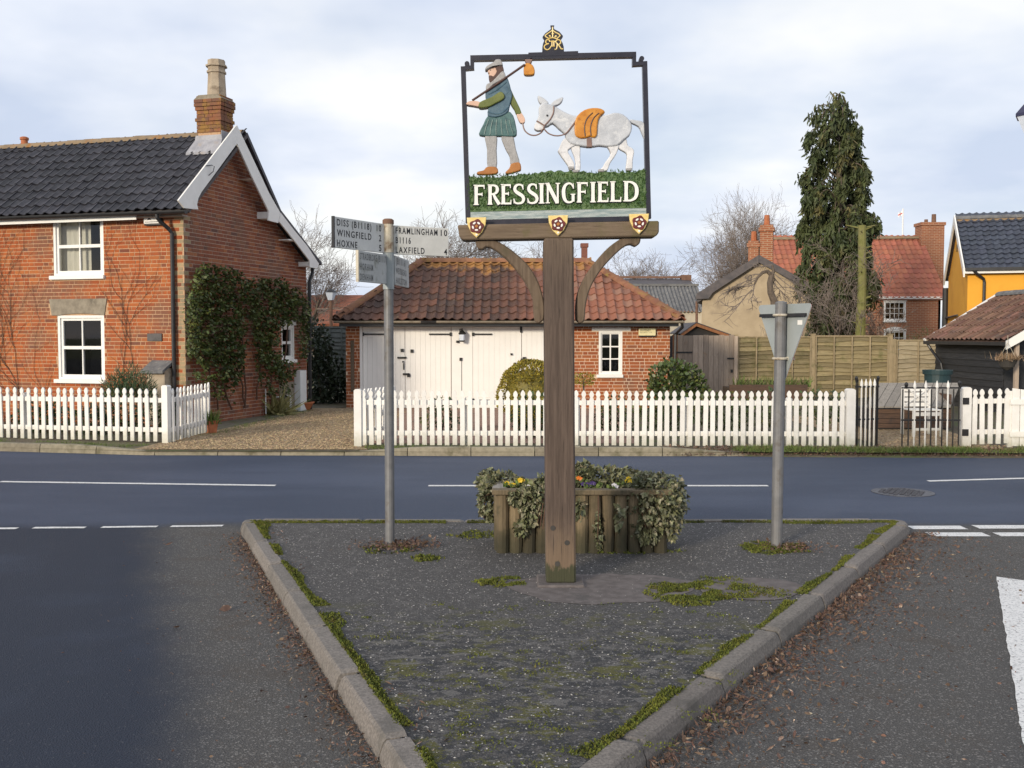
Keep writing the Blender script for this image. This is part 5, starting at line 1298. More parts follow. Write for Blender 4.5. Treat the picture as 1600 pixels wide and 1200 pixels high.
# post, slightly leaning, with drilled bolts
a, b = V(849.5, 372, VY - 0.1), V(896.5, 372, VY - 0.1); c, d = V(853.5, 912, VY - 0.1), V(900, 912, VY - 0.1)
pm = MB()
n_ = 14
for k in range(n_ + 1):
    t = k / n_; x0 = c.x + (a.x - c.x) * t; x1 = d.x + (b.x - d.x) * t; z = 0.10 + (a.y - 0.10) * t
    pm.v += [(x0, -0.1, z), (x1, -0.1, z), (x1, 0.1, z), (x0, 0.1, z)]
for k in range(n_):
    for j in range(4): pm.f.append((k * 4 + j, k * 4 + (j + 1) % 4, k * 4 + 4 + (j + 1) % 4, k * 4 + 4 + j))
pm.f += [(3, 2, 1, 0), tuple(n_ * 4 + j for j in range(4))]
def oak_post_mat():
    g = NG('oak_post'); sx = g.n('ShaderNodeSeparateXYZ'); g.l(g.pos(), sx.inputs[0]); z = sx.outputs[2]
    grain = g.noise(6, 6, 0.65, stretch=(10, 10, 0.5))
    col = g.mix(g.step(grain, 0.3, 0.7), (0.064, 0.044, 0.034), (0.115, 0.082, 0.064))
    zz_ = g.math('ADD', z, g.math('MULTIPLY', g.math('SUBTRACT', g.noise(7, 4, 0.6, stretch=(3, 3, 1)), 0.5), 0.35))
    col = g.mix(g.math('MULTIPLY', g.step(zz_, 2.0, 2.5), 0.6), col, (0.17, 0.125, 0.085))
    col = g.mix(g.math('SUBTRACT', 1.0, g.step(zz_, 0.26, 0.58)), col, g.mix(grain, (0.12, 0.080, 0.052), (0.19, 0.135, 0.09)))
    col = g.mix(g.math('SUBTRACT', 1.0, g.step(zz_, 0.20, 0.25)), col, (0.045, 0.046, 0.022))
    cr_k = g.step(g.noise(13, 3, 0.5, stretch=(9, 9, 0.35)), 0.63, 0.69)
    col = g.mix(g.math('MULTIPLY', cr_k, 0.7), col, (0.025, 0.018, 0.014))
    return g.done(col, 0.85, g.bump(grain, 0.6, 0.008))
oak_post = oak_post_mat()
post = pm.build('post', oak_post, vs_, bevel=0.012)
for (x, y) in ((864, 825), (886, 848), (871, 881)):
    q = V(x, y, VY - 0.1); MB().tube([(q.x, -0.104, q.y), (q.x, -0.09, q.y)], 0.017, n=12).build('bolt_hole', room_dark, post)
# crossbeam
pts = [V(715, 352, VY - 0.06), V(1029, 345.5, VY - 0.06), V(1029, 364, VY - 0.06), V(1024, 370, VY - 0.06), V(724, 375.5, VY - 0.06), V(718, 371, VY - 0.06)]
MB().prism([tuple(q) for q in pts], -0.085, 0.085).build('crossbeam', oak_beam, vs_, bevel=0.008, fix=True)
# curved braces
def brace(outer, inn):
    pts = smooth_poly([tuple(c4(*q)) for q in outer], 4, False) + smooth_poly([tuple(c4(*q)) for q in inn], 4, False)
    MB().prism(pts, -0.05, 0.05).build('brace', oak, vs_, bevel=0.008, fix=True)
brace([(285, 636), (345, 642), (450, 700), (580, 815), (660, 940), (702, 1080), (708, 1180), (700, 1225)],
      [(672, 1250), (640, 1235), (628, 1170), (618, 1060), (560, 940), (450, 800), (345, 712), (290, 690), (255, 708), (222, 700), (205, 660), (212, 640)])
brace([(938, 1225), (936, 1150), (948, 1040), (1000, 915), (1080, 800), (1180, 690), (1290, 615), (1320, 608)],
      [(1395, 606), (1410, 630), (1402, 665), (1375, 684), (1340, 672), (1290, 690), (1200, 770), (1110, 875), (1040, 1000), (1010, 1120), (1000, 1225), (970, 1252)])
# metal frame with notched corners
fm = MB()
def fbar(p, q, w_=0.03, t=0.05):
    p, q = Vector(p), Vector(q); fm.prism([tuple(v_) for v_ in strip2(p, q, w_)], -t / 2, t / 2)
def strip2(p, q, w_):
    d = (q - p).normalized(); s = Vector((-d.y, d.x)) * w_ / 2; return [p - s, q - s, q + s, p + s]
frp = [V(731.5, 346), V(724, 108), V(738, 106.5), V(738, 92), V(990.5, 86.5), V(990.5, 101), V(1007, 100), V(1013, 339)]
wd = [0.031, 0.024, 0.024, 0.033, 0.024, 0.024, 0.031]
for i in range(7):
    p, q = frp[i], frp[i + 1]; d = (q - p).normalized()
    fm.prism([tuple(v_) for v_ in strip2(p - d * 0.012, q + d * 0.012, wd[i])], -0.025 - 0.001 * (i % 2), 0.025 + 0.001 * (i % 2))
fm.prism([tuple(V(x, y)) for x, y in ((731, 343), (1013, 333), (1013, 345), (731, 352.5))], -0.02, 0.02)
fm.prism([tuple(V(x, y)) for x, y in ((825.5, 84), (903, 81.5), (903, 88), (825.5, 90))], -0.028, 0.028)
frame = fm.build('frame', sign_black, vs_, fix=True)
for (x, y) in ((730, 101), (1002, 93)):
    q = V(x, y); MB().tube([(q.x, -0.028, q.y), (q.x, 0.028, q.y)], 0.016, n=12).build('corner_scroll', sign_black, frame)
# royal cipher crest
sil = [(480, 935), (482, 780), (500, 690), (545, 580), (490, 500), (560, 410), (700, 305), (735, 250), (705, 190), (810, 190), (785, 250), (820, 300), (950, 365), (1050, 480), (985, 575), (1040, 680), (1070, 780), (1080, 935)]
crest = relief(MB(), [cr3(*q) for q in sil], 0.02, -0.02, 0.003).build('crest', sign_black, vs_, fix=True)
gm_ = MB()
def gline(pts, r_=0.0042, sm=True):
    q = [tuple(cr3(*p)) for p in pts]
    if sm and len(q) > 2: q = smooth_poly(q, 4, False)
    gm_.tube([(a, -0.0215, b) for a, b in q], r_, n=6)
gline([(655, 560), (590, 520), (562, 478), (620, 430), (700, 375), (762, 330)]); gline([(762, 330), (830, 385), (920, 430), (968, 480), (930, 520), (880, 570)])
gline([(762, 240), (765, 540)], 0.004, False); gline([(650, 565), (765, 535), (885, 572)]); gline([(700, 640), (770, 625), (850, 640)], 0.003)
gline([(665, 500), (690, 480), (700, 520)], 0.005); gline([(830, 520), (850, 485), (870, 510)], 0.005); gline([(735, 420), (765, 440), (800, 420)], 0.004)
gline([(690, 650), (665, 600), (600, 600), (575, 660), (610, 705), (660, 700)]); gline([(640, 705), (560, 740), (535, 800), (580, 860), (650, 860), (700, 810), (730, 760)])
gline([(748, 655), (748, 765)], 0.004, False); gline([(800, 655), (800, 765)], 0.004, False); gline([(725, 652), (825, 652)], 0.003, False); gline([(725, 770), (825, 770)], 0.003, False)
gline([(895, 690), (885, 790), (868, 850), (815, 855)]); gline([(880, 700), (850, 640), (905, 592), (970, 615), (985, 680), (935, 725), (890, 735)]); gline([(920, 730), (970, 800), (1005, 845), (1052, 845)])
gm_.build('royal_cipher', gold, crest)
# grass board and water strip
rngb = random.Random(5)
top = []
for k in range(56):
    t = k / 55; x = 140 + 1308 * t; y = 168 - 43 * t + (14 * math.sin(t * 9) if 0.05 < t < 0.95 else 0) + rngb.uniform(-9, 9); top.append(c4(x, y))
brd = [tuple(q) for q in top] + [tuple(c4(1466, 402)), tuple(c4(144, 432))]
bm_ = MB(); bm_.prism(brd, -0.022, 0.022); board = bm_.build('grass_board', p_grass, vs_, fix=True)
tm2 = MB()
for k in range(2600):                                            # carved tufts on both faces
    u = rngb.random(); v_ = rngb.random() ** 0.9
    x = 144 + 1312 * u; yt = 170 - 43 * u; yb = 428 - 28 * u; y = yt + (yb - yt) * v_ - 4
    p = c4(x, y); a = rngb.gauss(0, 0.5); ln = rngb.uniform(0.010, 0.024); w_ = rngb.uniform(0.003, 0.006)
    d = Vector((math.sin(a), math.cos(a))); s = Vector((d.y, -d.x)); sg = -1 if k % 5 else 1
    q = p + d * ln; yb_ = sg * 0.0222; yo = sg * rngb.uniform(0.026, 0.031)
    A, B = p - s * w_, p + s * w_
    tm2.add([(A.x, yb_, A.y), (B.x, yb_, B.y), (q.x, sg * 0.024, q.y), ((A.x + B.x + q.x) / 3, yo, (A.y + B.y + q.y) / 3)], [(0, 1, 3), (1, 2, 3), (2, 0, 3)])
tm2.build('carved_tufts', p_grass, board, kind='stuff')
MB().prism([tuple(c4(144, 433.5)), tuple(c4(1466, 403.5)), tuple(c4(1467, 460)), tuple(c4(145, 491))], -0.021, 0.021).build('water_strip', p_water, vs_, fix=True)
# letters
SER = lambda x, y, w_=0.30: ([(x - w_ / 2, y), (x + w_ / 2, y)], [0.05, 0.05])
STEM = lambda x, w_=0.17: ([(x, 0.0), (x, 0.5), (x, 1.0)], [w_ * 1.08, w_ * 0.92, w_ * 1.08])
GLY = {
 'F': [STEM(.15), ([(.2, .955), (.62, .955)], [.09, .09]), ([(.605, 1.0), (.625, .80)], [.06, .04]), ([(.2, .53), (.50, .53)], [.08, .09]), ([(.5, .62), (.5, .44)], [.04, .04]), SER(.15, .025), SER(.10, .975, .2)],
 'R': [STEM(.15), ([(.2, .955), (.40, .955), (.56, .89), (.61, .75), (.55, .61), (.40, .535), (.2, .53)], [.08, .09, .13, .16, .13, .09, .08]), ([(.36, .53), (.50, .30), (.74, .02)], [.11, .15, .17]), SER(.15, .025), SER(.10, .975, .2)],
 'E': [STEM(.15), ([(.2, .955), (.60, .955)], [.09, .09]), ([(.585, 1.0), (.605, .80)], [.06, .04]), ([(.2, .53), (.48, .53)], [.08, .09]), ([(.48, .62), (.48, .44)], [.04, .04]), ([(.2, .045), (.64, .045)], [.09, .09]), ([(.64, .22), (.62, 0)], [.04, .06]), SER(.08, .025, .18), SER(.08, .975, .18)],
 'S': [([(.55, .78), (.50, .92), (.32, .965), (.15, .89), (.10, .73), (.19, .60), (.36, .50), (.52, .40), (.59, .25), (.51, .09), (.30, .035), (.12, .08), (.06, .24)], [.05, .08, .09, .13, .15, .16, .17, .16, .15, .12, .09, .08, .05]), ([(.55, .97), (.56, .72)], [.03, .05]), ([(.06, .03), (.05, .27)], [.03, .05])],
 'I': [STEM(.2), SER(.2, .025, .34), SER(.2, .975, .34)],
 'N': [([(.13, 0), (.13, .95)], [.09, .09]), ([(.10, .99), (.70, .02)], [.18, .18]), ([(.72, 0), (.72, 1)], [.09, .09]), SER(.13, .025, .26), SER(.72, .975, .26), SER(.06, .975, .16)],
 'G': [([(.68, .76), (.60, .91), (.42, .965), (.22, .88), (.11, .68), (.10, .45), (.15, .22), (.28, .07), (.46, .03), (.60, .07), (.66, .12)], [.05, .08, .09, .13, .16, .17, .16, .12, .09, .09, .08]), ([(.68, .42), (.68, .07)], [.14, .14]), SER(.67, .425, .28), ([(.69, .97), (.70, .70)], [.03, .05])],
 'L': [STEM(.15), ([(.2, .045), (.60, .045)], [.09, .09]), ([(.60, .24), (.58, 0)], [.04, .06]), SER(.08, .025, .18), SER(.15, .975, .30)],
 'D': [STEM(.15), ([(.2, .955), (.42, .94), (.65, .80), (.73, .5), (.65, .20), (.42, .06), (.2, .045)], [.08, .10, .15, .18, .15, .10, .08]), SER(.08, .025, .18), SER(.08, .975, .18)]}
GW = {'F': .66, 'R': .80, 'E': .68, 'S': .64, 'I': .40, 'N': .82, 'G': .80, 'L': .66, 'D': .82}
def letter(ch, x0, x1, yb, yt, fn, front, m_, parent, name='letter'):
    mb = MB(); dk = 0.0
    for pts, ws in GLY[ch]:
        q = smooth_poly(pts, 4, False) if len(pts) > 3 else pts
        if len(pts) > 3:
            wv = [w_[0] for w_ in smooth_poly([(w_, 0) for w_ in ws], 4, False)]
        else: wv = ws
        q = [Vector((a * (x1 - x0) / GW[ch] + x0, yb + (yt - yb) * b)) for a, b in q]
        q = [Vector(tuple(fn(*p))) for p in q]
        sc = (fn(x0, yt) - fn(x0, yb)).length
        L_, R_ = [], []
        for i, p in enumerate(q):
            d = (q[min(i + 1, len(q) - 1)] - q[max(i - 1, 0)]).normalized(); s = Vector((-d.y, d.x)) * wv[i] * sc / 2
            L_.append(p + s); R_.append(p - s)
        n = len(q)
        vs = [(p.x, yy, p.y) for yy in (front - dk, -0.015) for p in L_ + R_]
        fs = []
        for i in range(n - 1): fs += [(i, i + 1, n + i + 1, n + i), (i + 1, i, 2 * n + i, 2 * n + i + 1), (n + i, n + i + 1, 3 * n + i + 1, 3 * n + i)]
        fs += [(0, n, 3 * n, 2 * n), (n - 1, 2 * n - 1, 4 * n - 1, 3 * n - 1)]
        mb.add(vs, fs); dk += 0.0007
    return mb.build(name, m_, parent)
lx_ = [('F', 190, 272), ('R', 293, 385), ('E', 390, 468), ('S', 478, 562), ('S', 580, 660), ('I', 662, 712), ('N', 716, 818), ('G', 836, 932), ('F', 944, 1026), ('I', 1040, 1086), ('E', 1096, 1178), ('L', 1188, 1275), ('D', 1286, 1396)]
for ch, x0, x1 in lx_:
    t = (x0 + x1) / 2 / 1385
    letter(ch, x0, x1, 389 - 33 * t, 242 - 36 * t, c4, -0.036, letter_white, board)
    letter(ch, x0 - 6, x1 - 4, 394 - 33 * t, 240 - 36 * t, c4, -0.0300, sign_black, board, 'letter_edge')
# three shields with roses
for (cx, cy, w_) in ((214, 556, 142), (805, 541, 144), (1391, 530, 144)):
    k = w_ / 2
    sh = [(cx - k, cy - 72), (cx + k, cy - 75), (cx + k * 0.92, cy - 20), (cx + k * 0.55, cy + 35), (cx, cy + 74), (cx - k * 0.55, cy + 37), (cx - k * 0.92, cy - 18)]
    so = relief(MB(), [c4(*q) for q in sh], -0.084, -0.105, 0.004).build('shield', gold, vs_, fix=True)
    ro = MB()
    relief(ro, [c4(cx + 50 * math.cos(a) * (1 + 0.10 * math.cos(5 * a + 0.5)), cy - 8 + 50 * math.sin(a) * (1 + 0.10 * math.cos(5 * a + 0.5))) for a in [k_ * math.pi / 15 for k_ in range(30)]], -0.104, -0.112, 0.003)
    rose = ro.build('rose', p_red, so, fix=True)
    for j in range(5):
        a = math.pi / 2 + j * 2 * math.pi / 5
        pc_ = (cx + 27 * math.cos(a), cy - 8 + 27 * math.sin(a))
        relief(MB(), [c4(pc_[0] + 13 * math.cos(b) * math.sin(a) + 7 * math.sin(b) * math.cos(a), pc_[1] - 13 * math.cos(b) * math.cos(a) + 7 * math.sin(b) * math.sin(a)) for b in [k_ * math.pi / 5 for k_ in range(10)]], -0.111, -0.117, 0.0015).build('petal', letter_white, so, fix=True)
    relief(MB(), [c4(cx + 12 * math.cos(b), cy - 8 + 12 * math.sin(b)) for b in [k_ * math.pi / 5 for k_ in range(10)]], -0.111, -0.118, 0.0015).build('rose_centre', p_boot, so, fix=True)
    relief(MB(), [c4(cx + 8 * math.cos(b), cy + 52 + 8 * math.sin(b)) for b in [k_ * math.pi / 4 for k_ in range(8)]], -0.104, -0.109, 0.001).build('rose_slip', letter_white, so, fix=True)
# walking man, carved in layers
man = thing('walking_man_carving', '', '', (0, 0, 0)); man.parent = vs_
del man['label']; del man['category']
carve('leg', [(392, 855), (472, 850), (500, 960), (527, 1068), (465, 1075), (452, 1010), (420, 950)], p_grey, man, -0.018)
carve('leg', [(274, 855), (356, 855), (358, 960), (357, 1092), (293, 1094), (287, 960)], p_grey, man, -0.022)
carve('boot', [(467, 1066), (526, 1058), (538, 1105), (520, 1120), (445, 1140), (422, 1130), (450, 1100)], p_boot, man, -0.024)
carve('boot', [(289, 1090), (358, 1094), (357, 1140), (225, 1146), (219, 1126), (262, 1115)], p_boot, man, -0.028)
carve('hand', [(505, 695), (537, 690), (566, 738), (558, 766), (533, 765), (515, 735)], p_skin, man, -0.018, ch=0.003)
carve('sleeve', [(450, 500), (485, 570), (540, 690), (504, 702), (488, 670), (455, 610)], p_olive, man, -0.020)
carve('coat_skirt', [(295, 715), (350, 728), (400, 712), (440, 680), (480, 715), (500, 790), (506, 852), (470, 868), (390, 864), (300, 866), (250, 862), (228, 846), (262, 775)], p_teal, man, -0.026, sm=2)
fold = MB()
for (xa, xb) in ((300, 268), (330, 310), (360, 355), (392, 400), (425, 445), (450, 482)):
    q = smooth_poly([tuple(c3(xa, 745)), tuple(c3((xa + xb) / 2 - 3, 800)), tuple(c3(xb, 855))], 3, False); fold.tube([(a, -0.0255, b) for a, b in q], 0.0045, n=6)
fold.build('coat_folds', p_teal, man)
carve('coat', [(420, 432), (446, 462), (462, 520), (472, 565), (462, 610), (452, 652), (441, 690), (400, 716), (350, 728), (300, 722), (291, 690), (298, 650), (276, 580), (284, 528), (330, 480)], p_blue, man, -0.034, sm=2)
for pl in ([(295, 690), (350, 705), (400, 695), (448, 650)], [(300, 560), (360, 530), (430, 470)]):
    q = smooth_poly([tuple(c3(*p)) for p in pl], 4, False); MB().tube([(a, -0.033, b) for a, b in q], 0.005, n=6).build('coat_fold', p_blue, man)
carve('scarf', [(398, 392), (420, 412), (416, 446), (335, 492), (300, 532), (280, 522), (286, 490), (320, 470), (352, 440)], p_grey, man, -0.042)
carve('face', [(300, 378), (335, 360), (368, 360), (362, 405), (345, 432), (316, 432), (300, 420), (307, 408), (294, 397)], p_skin, man, -0.034, ch=0.004)
carve('hair', [(352, 362), (396, 350), (411, 384), (406, 405), (380, 424), (348, 452), (318, 477), (306, 462), (300, 428), (318, 424), (334, 430), (350, 412), (358, 392)], p_hair, man, -0.040, ch=0.004)
carve('cap', [(274, 382), (288, 356), (338, 326), (352, 309), (388, 310), (403, 345), (394, 353), (330, 364), (292, 383)], p_grey, man, -0.046, ch=0.005)
q = c3(312, 384); MB().tube([(q.x, -0.0365, q.y), (q.x, -0.033, q.y)], 0.0035, n=8).build('eye', letter_black, man)
q0, q1 = c3(180, 607), c3(564, 343)
MB().tube([(q0.x, -0.036, q0.y), ((q0.x + q1.x) / 2, -0.040, (q0.y + q1.y) / 2 - 0.004), (q1.x, -0.03, q1.y)], 0.0075, n=8).build('stick', p_hair, man)
carve('sleeve', [(385, 545), (416, 570), (405, 602), (350, 632), (298, 657), (231, 662), (238, 620), (320, 585)], p_olive, man, -0.050)
carve('hand', [(240, 622), (236, 652), (190, 646), (138, 636), (150, 616), (200, 610)], p_skin, man, -0.042, ch=0.004)
bun = carve('bundle', [(560, 345), (585, 328), (622, 345), (638, 386), (630, 412), (598, 418), (564, 414), (556, 388)], p_orange, man, -0.028)
carve('bundle_knot', [(562, 290), (585, 300), (620, 288), (612, 325), (588, 335), (572, 322)], p_rope, man, -0.026, ch=0.003)
# donkey
don = thing('donkey_carving', '', '', (0, 0, 0)); don.parent = vs_
del don['label']; del don['category']
carve('hind_leg', [(1240, 930), (1305, 880), (1322, 930), (1366, 965), (1357, 1040), (1352, 1112), (1308, 1114), (1315, 1030), (1310, 988), (1268, 962)], p_donkey_white, don, -0.016)
carve('fore_leg', [(902, 935), (966, 925), (972, 1020), (974, 1100), (955, 1126), (912, 1128), (936, 1090), (930, 1020)], p_donkey_white, don, -0.018)
carve('hind_leg', [(1160, 915), (1250, 920), (1238, 990), (1192, 1060), (1166, 1118), (1106, 1122), (1136, 1090), (1152, 1058), (1195, 990)], p_donkey_white, don, -0.024)
carve('fore_leg', [(858, 880), (945, 920), (882, 967), (904, 1020), (928, 1066), (924, 1106), (890, 1110), (880, 1078), (814, 985), (814, 958)], p_donkey_white, don, -0.026)
carve('tail', [(1336, 742), (1380, 746), (1440, 770), (1447, 885), (1425, 842), (1400, 792), (1345, 764)], p_donkey, don, -0.018, ch=0.004)
for pl in ([(690, 632), (666, 605), (661, 568), (702, 585), (738, 622)], [(752, 642), (780, 605), (843, 578), (836, 612), (800, 638)]):
    carve('ear', pl, p_donkey, don, -0.026, ch=0.005)
carve('body', [(634, 800), (652, 755), (668, 705), (667, 655), (700, 622), (760, 636), (800, 655), (850, 685), (920, 714), (980, 716), (1060, 722), (1150, 714), (1220, 694), (1282, 705), (1332, 750), (1350, 800), (1332, 860), (1290, 892), (1240, 936), (1165, 942), (1110, 936), (1040, 946), (960, 936), (900, 922), (868, 890), (858, 850), (815, 812), (770, 772), (740, 790), (716, 798), (700, 818), (665, 826), (640, 816)], p_donkey, don, -0.034, sm=2, ch=0.009)
carve('muzzle', [(634, 800), (646, 772), (690, 790), (700, 815), (665, 826), (640, 816)], p_donkey_white, don, -0.037, ch=0.004)
carve('girth', [(1016, 880), (1052, 880), (1057, 946), (1018, 946)], p_rope, don, -0.038, sm=0, ch=0.002)
carve('saddle_blanket', [(928, 835), (930, 770), (950, 718), (1000, 678), (1060, 663), (1120, 668), (1150, 692), (1122, 716), (1102, 752), (1095, 802), (1091, 862), (1070, 882), (1042, 874), (1005, 884), (970, 886), (938, 870)], p_orange, don, -0.050, sm=2, ch=0.009)
for pl in ([(1005, 872), (1000, 800), (1020, 740), (1060, 700)], [(1048, 868), (1044, 800), (1066, 740), (1105, 702)]):
    q = smooth_poly([tuple(c3(*p)) for p in pl], 4, False); MB().tube([(a, -0.0505, b) for a, b in q], 0.004, n=6).build('blanket_seam', p_hair, don)
tk = MB()
for pl in ([(650, 756), (678, 772), (708, 792)], [(706, 792), (745, 750), (772, 700), (776, 648)], [(706, 792), (700, 812), (684, 830)]):
    q = smooth_poly([tuple(c3(*p)) for p in pl], 4, False); tk.tube([(a, -0.036, b) for a, b in q], 0.0048, n=6)
tk.build('bridle', p_rope, don)
rp_ = MB()
for pl, yy in (([(548, 768), (562, 822), (600, 855), (645, 860), (685, 840), (704, 812)], -0.03), ([(704, 814), (740, 850), (800, 866), (862, 850), (905, 800), (938, 755)], -0.038)):
    q = smooth_poly([tuple(c3(*p)) for p in pl], 4, False); rp_.tube([(a, yy, b) for a, b in q], 0.0045, n=6)
rp_.build('lead_rope', p_rope, don)
q = c3(728, 717); MB().tube([(q.x, -0.039, q.y), (q.x, -0.033, q.y)], 0.0065, n=10).build('eye', letter_black, don)
for (x, y) in ((940, 1122), (1125, 1118), (1330, 1110), (908, 1098)):
    q = c3(x, y); MB().box(q.x - 0.02, q.x + 0.018, -0.03, 0.018, q.y - 0.008, q.y + 0.010).build('hoof', p_grey, don, bevel=0.004)

# ============================================================ FINGERPOST
FPX, FPY = -0.953, 7.93
fp = thing('fingerpost', 'grey steel fingerpost with four direction panels of place names', 'signpost', (FPX, FPY, 0))
ztop = at_depth(605, 343, FPY).z
MB().tube([(0, 0, 0.08), (0, 0, 2.08)], 0.037, n=16).build('pole', galv, fp, smooth=False)
MB().tube([(0, 0, 2.08), (0, 0, 2.36)], 0.043, n=16).build('lower_collar', sign_back, fp)
MB().tube([(0, 0, 2.362), (0, 0, ztop - 0.03)], 0.040, n=16).build('upper_collar', worn_metal, fp)
MB().lathe([(0.044, 0), (0.044, 0.03), (0.030, 0.04)], (0, 0, ztop - 0.035), n=16).build('cap', bark_red, fp)
def panel(A, B, z0, h_, lines, m_, lm, edge_m=None, nx=0.97, bold=0.016):
    A, B = Vector(A), Vector(B); d = B - A; L = d.length; rz = math.atan2(d.y, d.x)
    o = MB().box(0, L, 0.0, 0.018, 0, h_).build('direction_panel', m_, fp, loc=(A.x - FPX, A.y - FPY, z0), bevel=0.003)
    o.rotation_euler = (0, 0, rz)
    n = len(lines); row = h_ / n
    for i, (txt, num, f0, f1) in enumerate(lines):
        zb = h_ - (i + 1) * row + row * 0.17
        if txt: link('lettering', fit_text(txt, L * (f1 - f0), row * 0.63, bold=bold), lm, o, (L * f0, -0.0012, zb), (math.pi / 2, 0, 0))
        if num:
            w_ = 0.028 * len(num)
            link('lettering', fit_text(num, w_, row * 0.63, bold=bold), lm, o, (L * nx - w_, -0.0012, zb), (math.pi / 2, 0, 0))
    if edge_m: MB().box(-0.012, 0.0, -0.002, 0.02, -0.002, h_ + 0.002).build('panel_edge', edge_m, o)
    return o
def pxw(x, y, Y): q = at_depth(x, y, Y); return (q.x, q.y)
zt1 = at_depth(600, 350.5, FPY).z; zb1 = at_depth(600, 396, FPY).z
panel(pxw(520, 0, 7.40), pxw(601, 0, 7.92), zb1, zt1 - zb1, [('DISS (B1118)', '10', 0.04, 0.70), ('WINGFIELD', '2', 0.04, 0.70), ('HOXNE', '5', 0.04, 0.42)], sign_white, letter_black, letter_black, nx=0.90)
panel(pxw(613.5, 0, 7.95), pxw(700, 0, 8.18), zb1 - 0.005, zt1 - zb1, [('FRAMLINGHAM', '10', 0.03, 0.79), ('B1116', '', 0.03, 0.30), ('LAXFIELD', '4', 0.03, 0.55)], sign_white, letter_black)
zt2 = at_depth(605, 398.5, FPY).z; zb2 = at_depth(605, 444.5, FPY).z
panel(pxw(558, 0, 7.50), pxw(603, 0, 7.90), zb2, zt2 - zb2, [('STRADBROKE (B1117)', '', 0.03, 0.97), ('HORHAM', '', 0.03, 0.48), ('DENHAM', '', 0.03, 0.48)], sign_grey, letter_faded, worn_metal)
panel(pxw(615.5, 0, 7.96), pxw(637, 0, 8.5), zb2, zt2 - zb2, [('(B1116)', '5', 0.04, 0.78), ('WEYBREAD', '', 0.04, 0.8), ('HARLESTON', '', 0.04, 0.8)], sign_grey, letter_faded)

# ============================================================ GIVE-WAY SIGN (seen from behind)
GWX, GWY = 2.05, 7.87
gws = thing('give_way_sign', 'triangular road sign seen from its grey back on a steel pole', 'road sign', (GWX, GWY, 0))
zt = at_depth(1217, 474, GWY).z
MB().tube([(0.0, 0, 0.08), (0.012, 0, zt)], 0.043, n=16).build('pole', galv, gws)
MB().lathe([(0.045, 0), (0.045, 0.012), (0.02, 0.02)], (0.012, 0, zt - 0.004), n=16).build('cap', galv, gws)
# plate turned about the pole; its back faces the camera
ang = R(-62)
ux, uy = math.cos(ang), math.sin(ang)
zpt = zt - 0.005; zpb = at_depth(1226, 600, GWY + 0.08).z; half = 0.30
tri = [(-half, zpt), (half, zpt), (0.0, zpb)]
def rnd_tri(p, r_=0.05):
    out_ = []
    for i in range(3):
        a, b, c = Vector(p[i - 1]), Vector(p[i]), Vector(p[(i + 1) % 3])
        d0, d1 = (a - b).normalized(), (c - b).normalized()
        for t in (0, 0.25, 0.5, 0.75, 1): out_.append(tuple(((b + d0 * r_) * (1 - t) ** 2 + b * 2 * t * (1 - t) + (b + d1 * r_) * t * t)))
    return out_
plate = lambda a, b, d: (a * ux - (0.075 + d) * uy - 0.022, a * uy + (0.075 + d) * ux, b)
pl = MB().prism(rnd_tri(tri), 0.0, 0.006, plate).build('sign_plate', sign_back, gws, fix=True)
fz = MB(); fz.prism(rnd_tri(tri), 0.0065, 0.008, plate); fz.build('sign_face', white_paint, pl)
rr_ = MB(); op = rnd_tri(tri); ip = offset_poly(op, 0.07)
n = len(op)
rr_.add([plate(a, b, 0.0092) for a, b in op] + [plate(a, b, 0.0092) for a, b in ip], [(i, (i + 1) % n, n + (i + 1) % n, n + i) for i in range(n)]); rr_.build('red_border', flag_red, pl)
for zc in (zpt - 0.085, zpb + 0.20):
    hw = half * (zc - zpb) / (zpt - zpb) - 0.012
    cm = MB(); cm.prism([(-hw, zc - 0.012), (hw, zc - 0.012), (hw, zc + 0.012), (-hw, zc + 0.012)], -0.028, -0.001, plate)
    if zc > zpb + 0.3: cm.build('channel', letter_black, pl, fix=True)
    cl = MB(); cl.tube([(0.008 + 0.049 * math.cos(t), 0.049 * math.sin(t), zc) for t in [k * math.pi / 10 for k in range(21)]], 0.010, n=6); cl.box(0.045, 0.12, -0.015, 0.02, zc - 0.012, zc + 0.012)
    cl.build('clip', worn_metal, gws)
q = (0.15, zpt - 0.16)
MB().prism([(q[0], q[1]), (q[0] + 0.05, q[1]), (q[0] + 0.05, q[1] + 0.035), (q[0], q[1] + 0.035)], -0.002, -0.0005, plate).build('sticker', white_paint, pl)

# ============================================================ STREET LAMPS
stl = thing('street_lamp', 'tall lantern street lamp cut by the right edge, blue-black hood', 'street lamp', (5.83, 11.4, 0))
MB().tube([(0, 0, -0.02), (0, 0, 3.72)], [0.06, 0.045], n=12).build('pole', black_iron, stl)
zl0, zl1 = at_depth(1578, 234, 11.4).z, at_depth(1578, 182, 11.4).z
MB().lathe([(0.11, 0), (0.27, zl1 - zl0)], (0, 0, zl0), n=6).build('lantern_glass', lamp_glass, stl)
MB().lathe([(0.285, 0), (0.285, 0.03), (0.20, 0.13), (0.05, 0.22), (0.03, 0.30)], (0, 0, zl1), n=6).build('hood', M('hood_blue', (0.018, 0.018, 0.05), (0.03, 0.03, 0.075), rough=0.4, bump=0), stl)
MB().lathe([(0.05, -0.12), (0.12, 0.0)], (0, 0, zl0), n=6).build('lantern_base', black_iron, stl)
q = at_depth(517, 463, 32); fl_ = thing('street_lamp', 'small distant lantern lamp post by the grey lap fence', 'street lamp', (q.x, 32, 0))
MB().tube([(0, 0, 0), (0, 0, q.z - 0.12)], 0.05, n=8).build('pole', bark_red, fl_)
MB().lathe([(0.09, -0.12), (0.17, 0.12)], (0, 0, q.z), n=6).build('lantern_glass', lamp_glass, fl_)
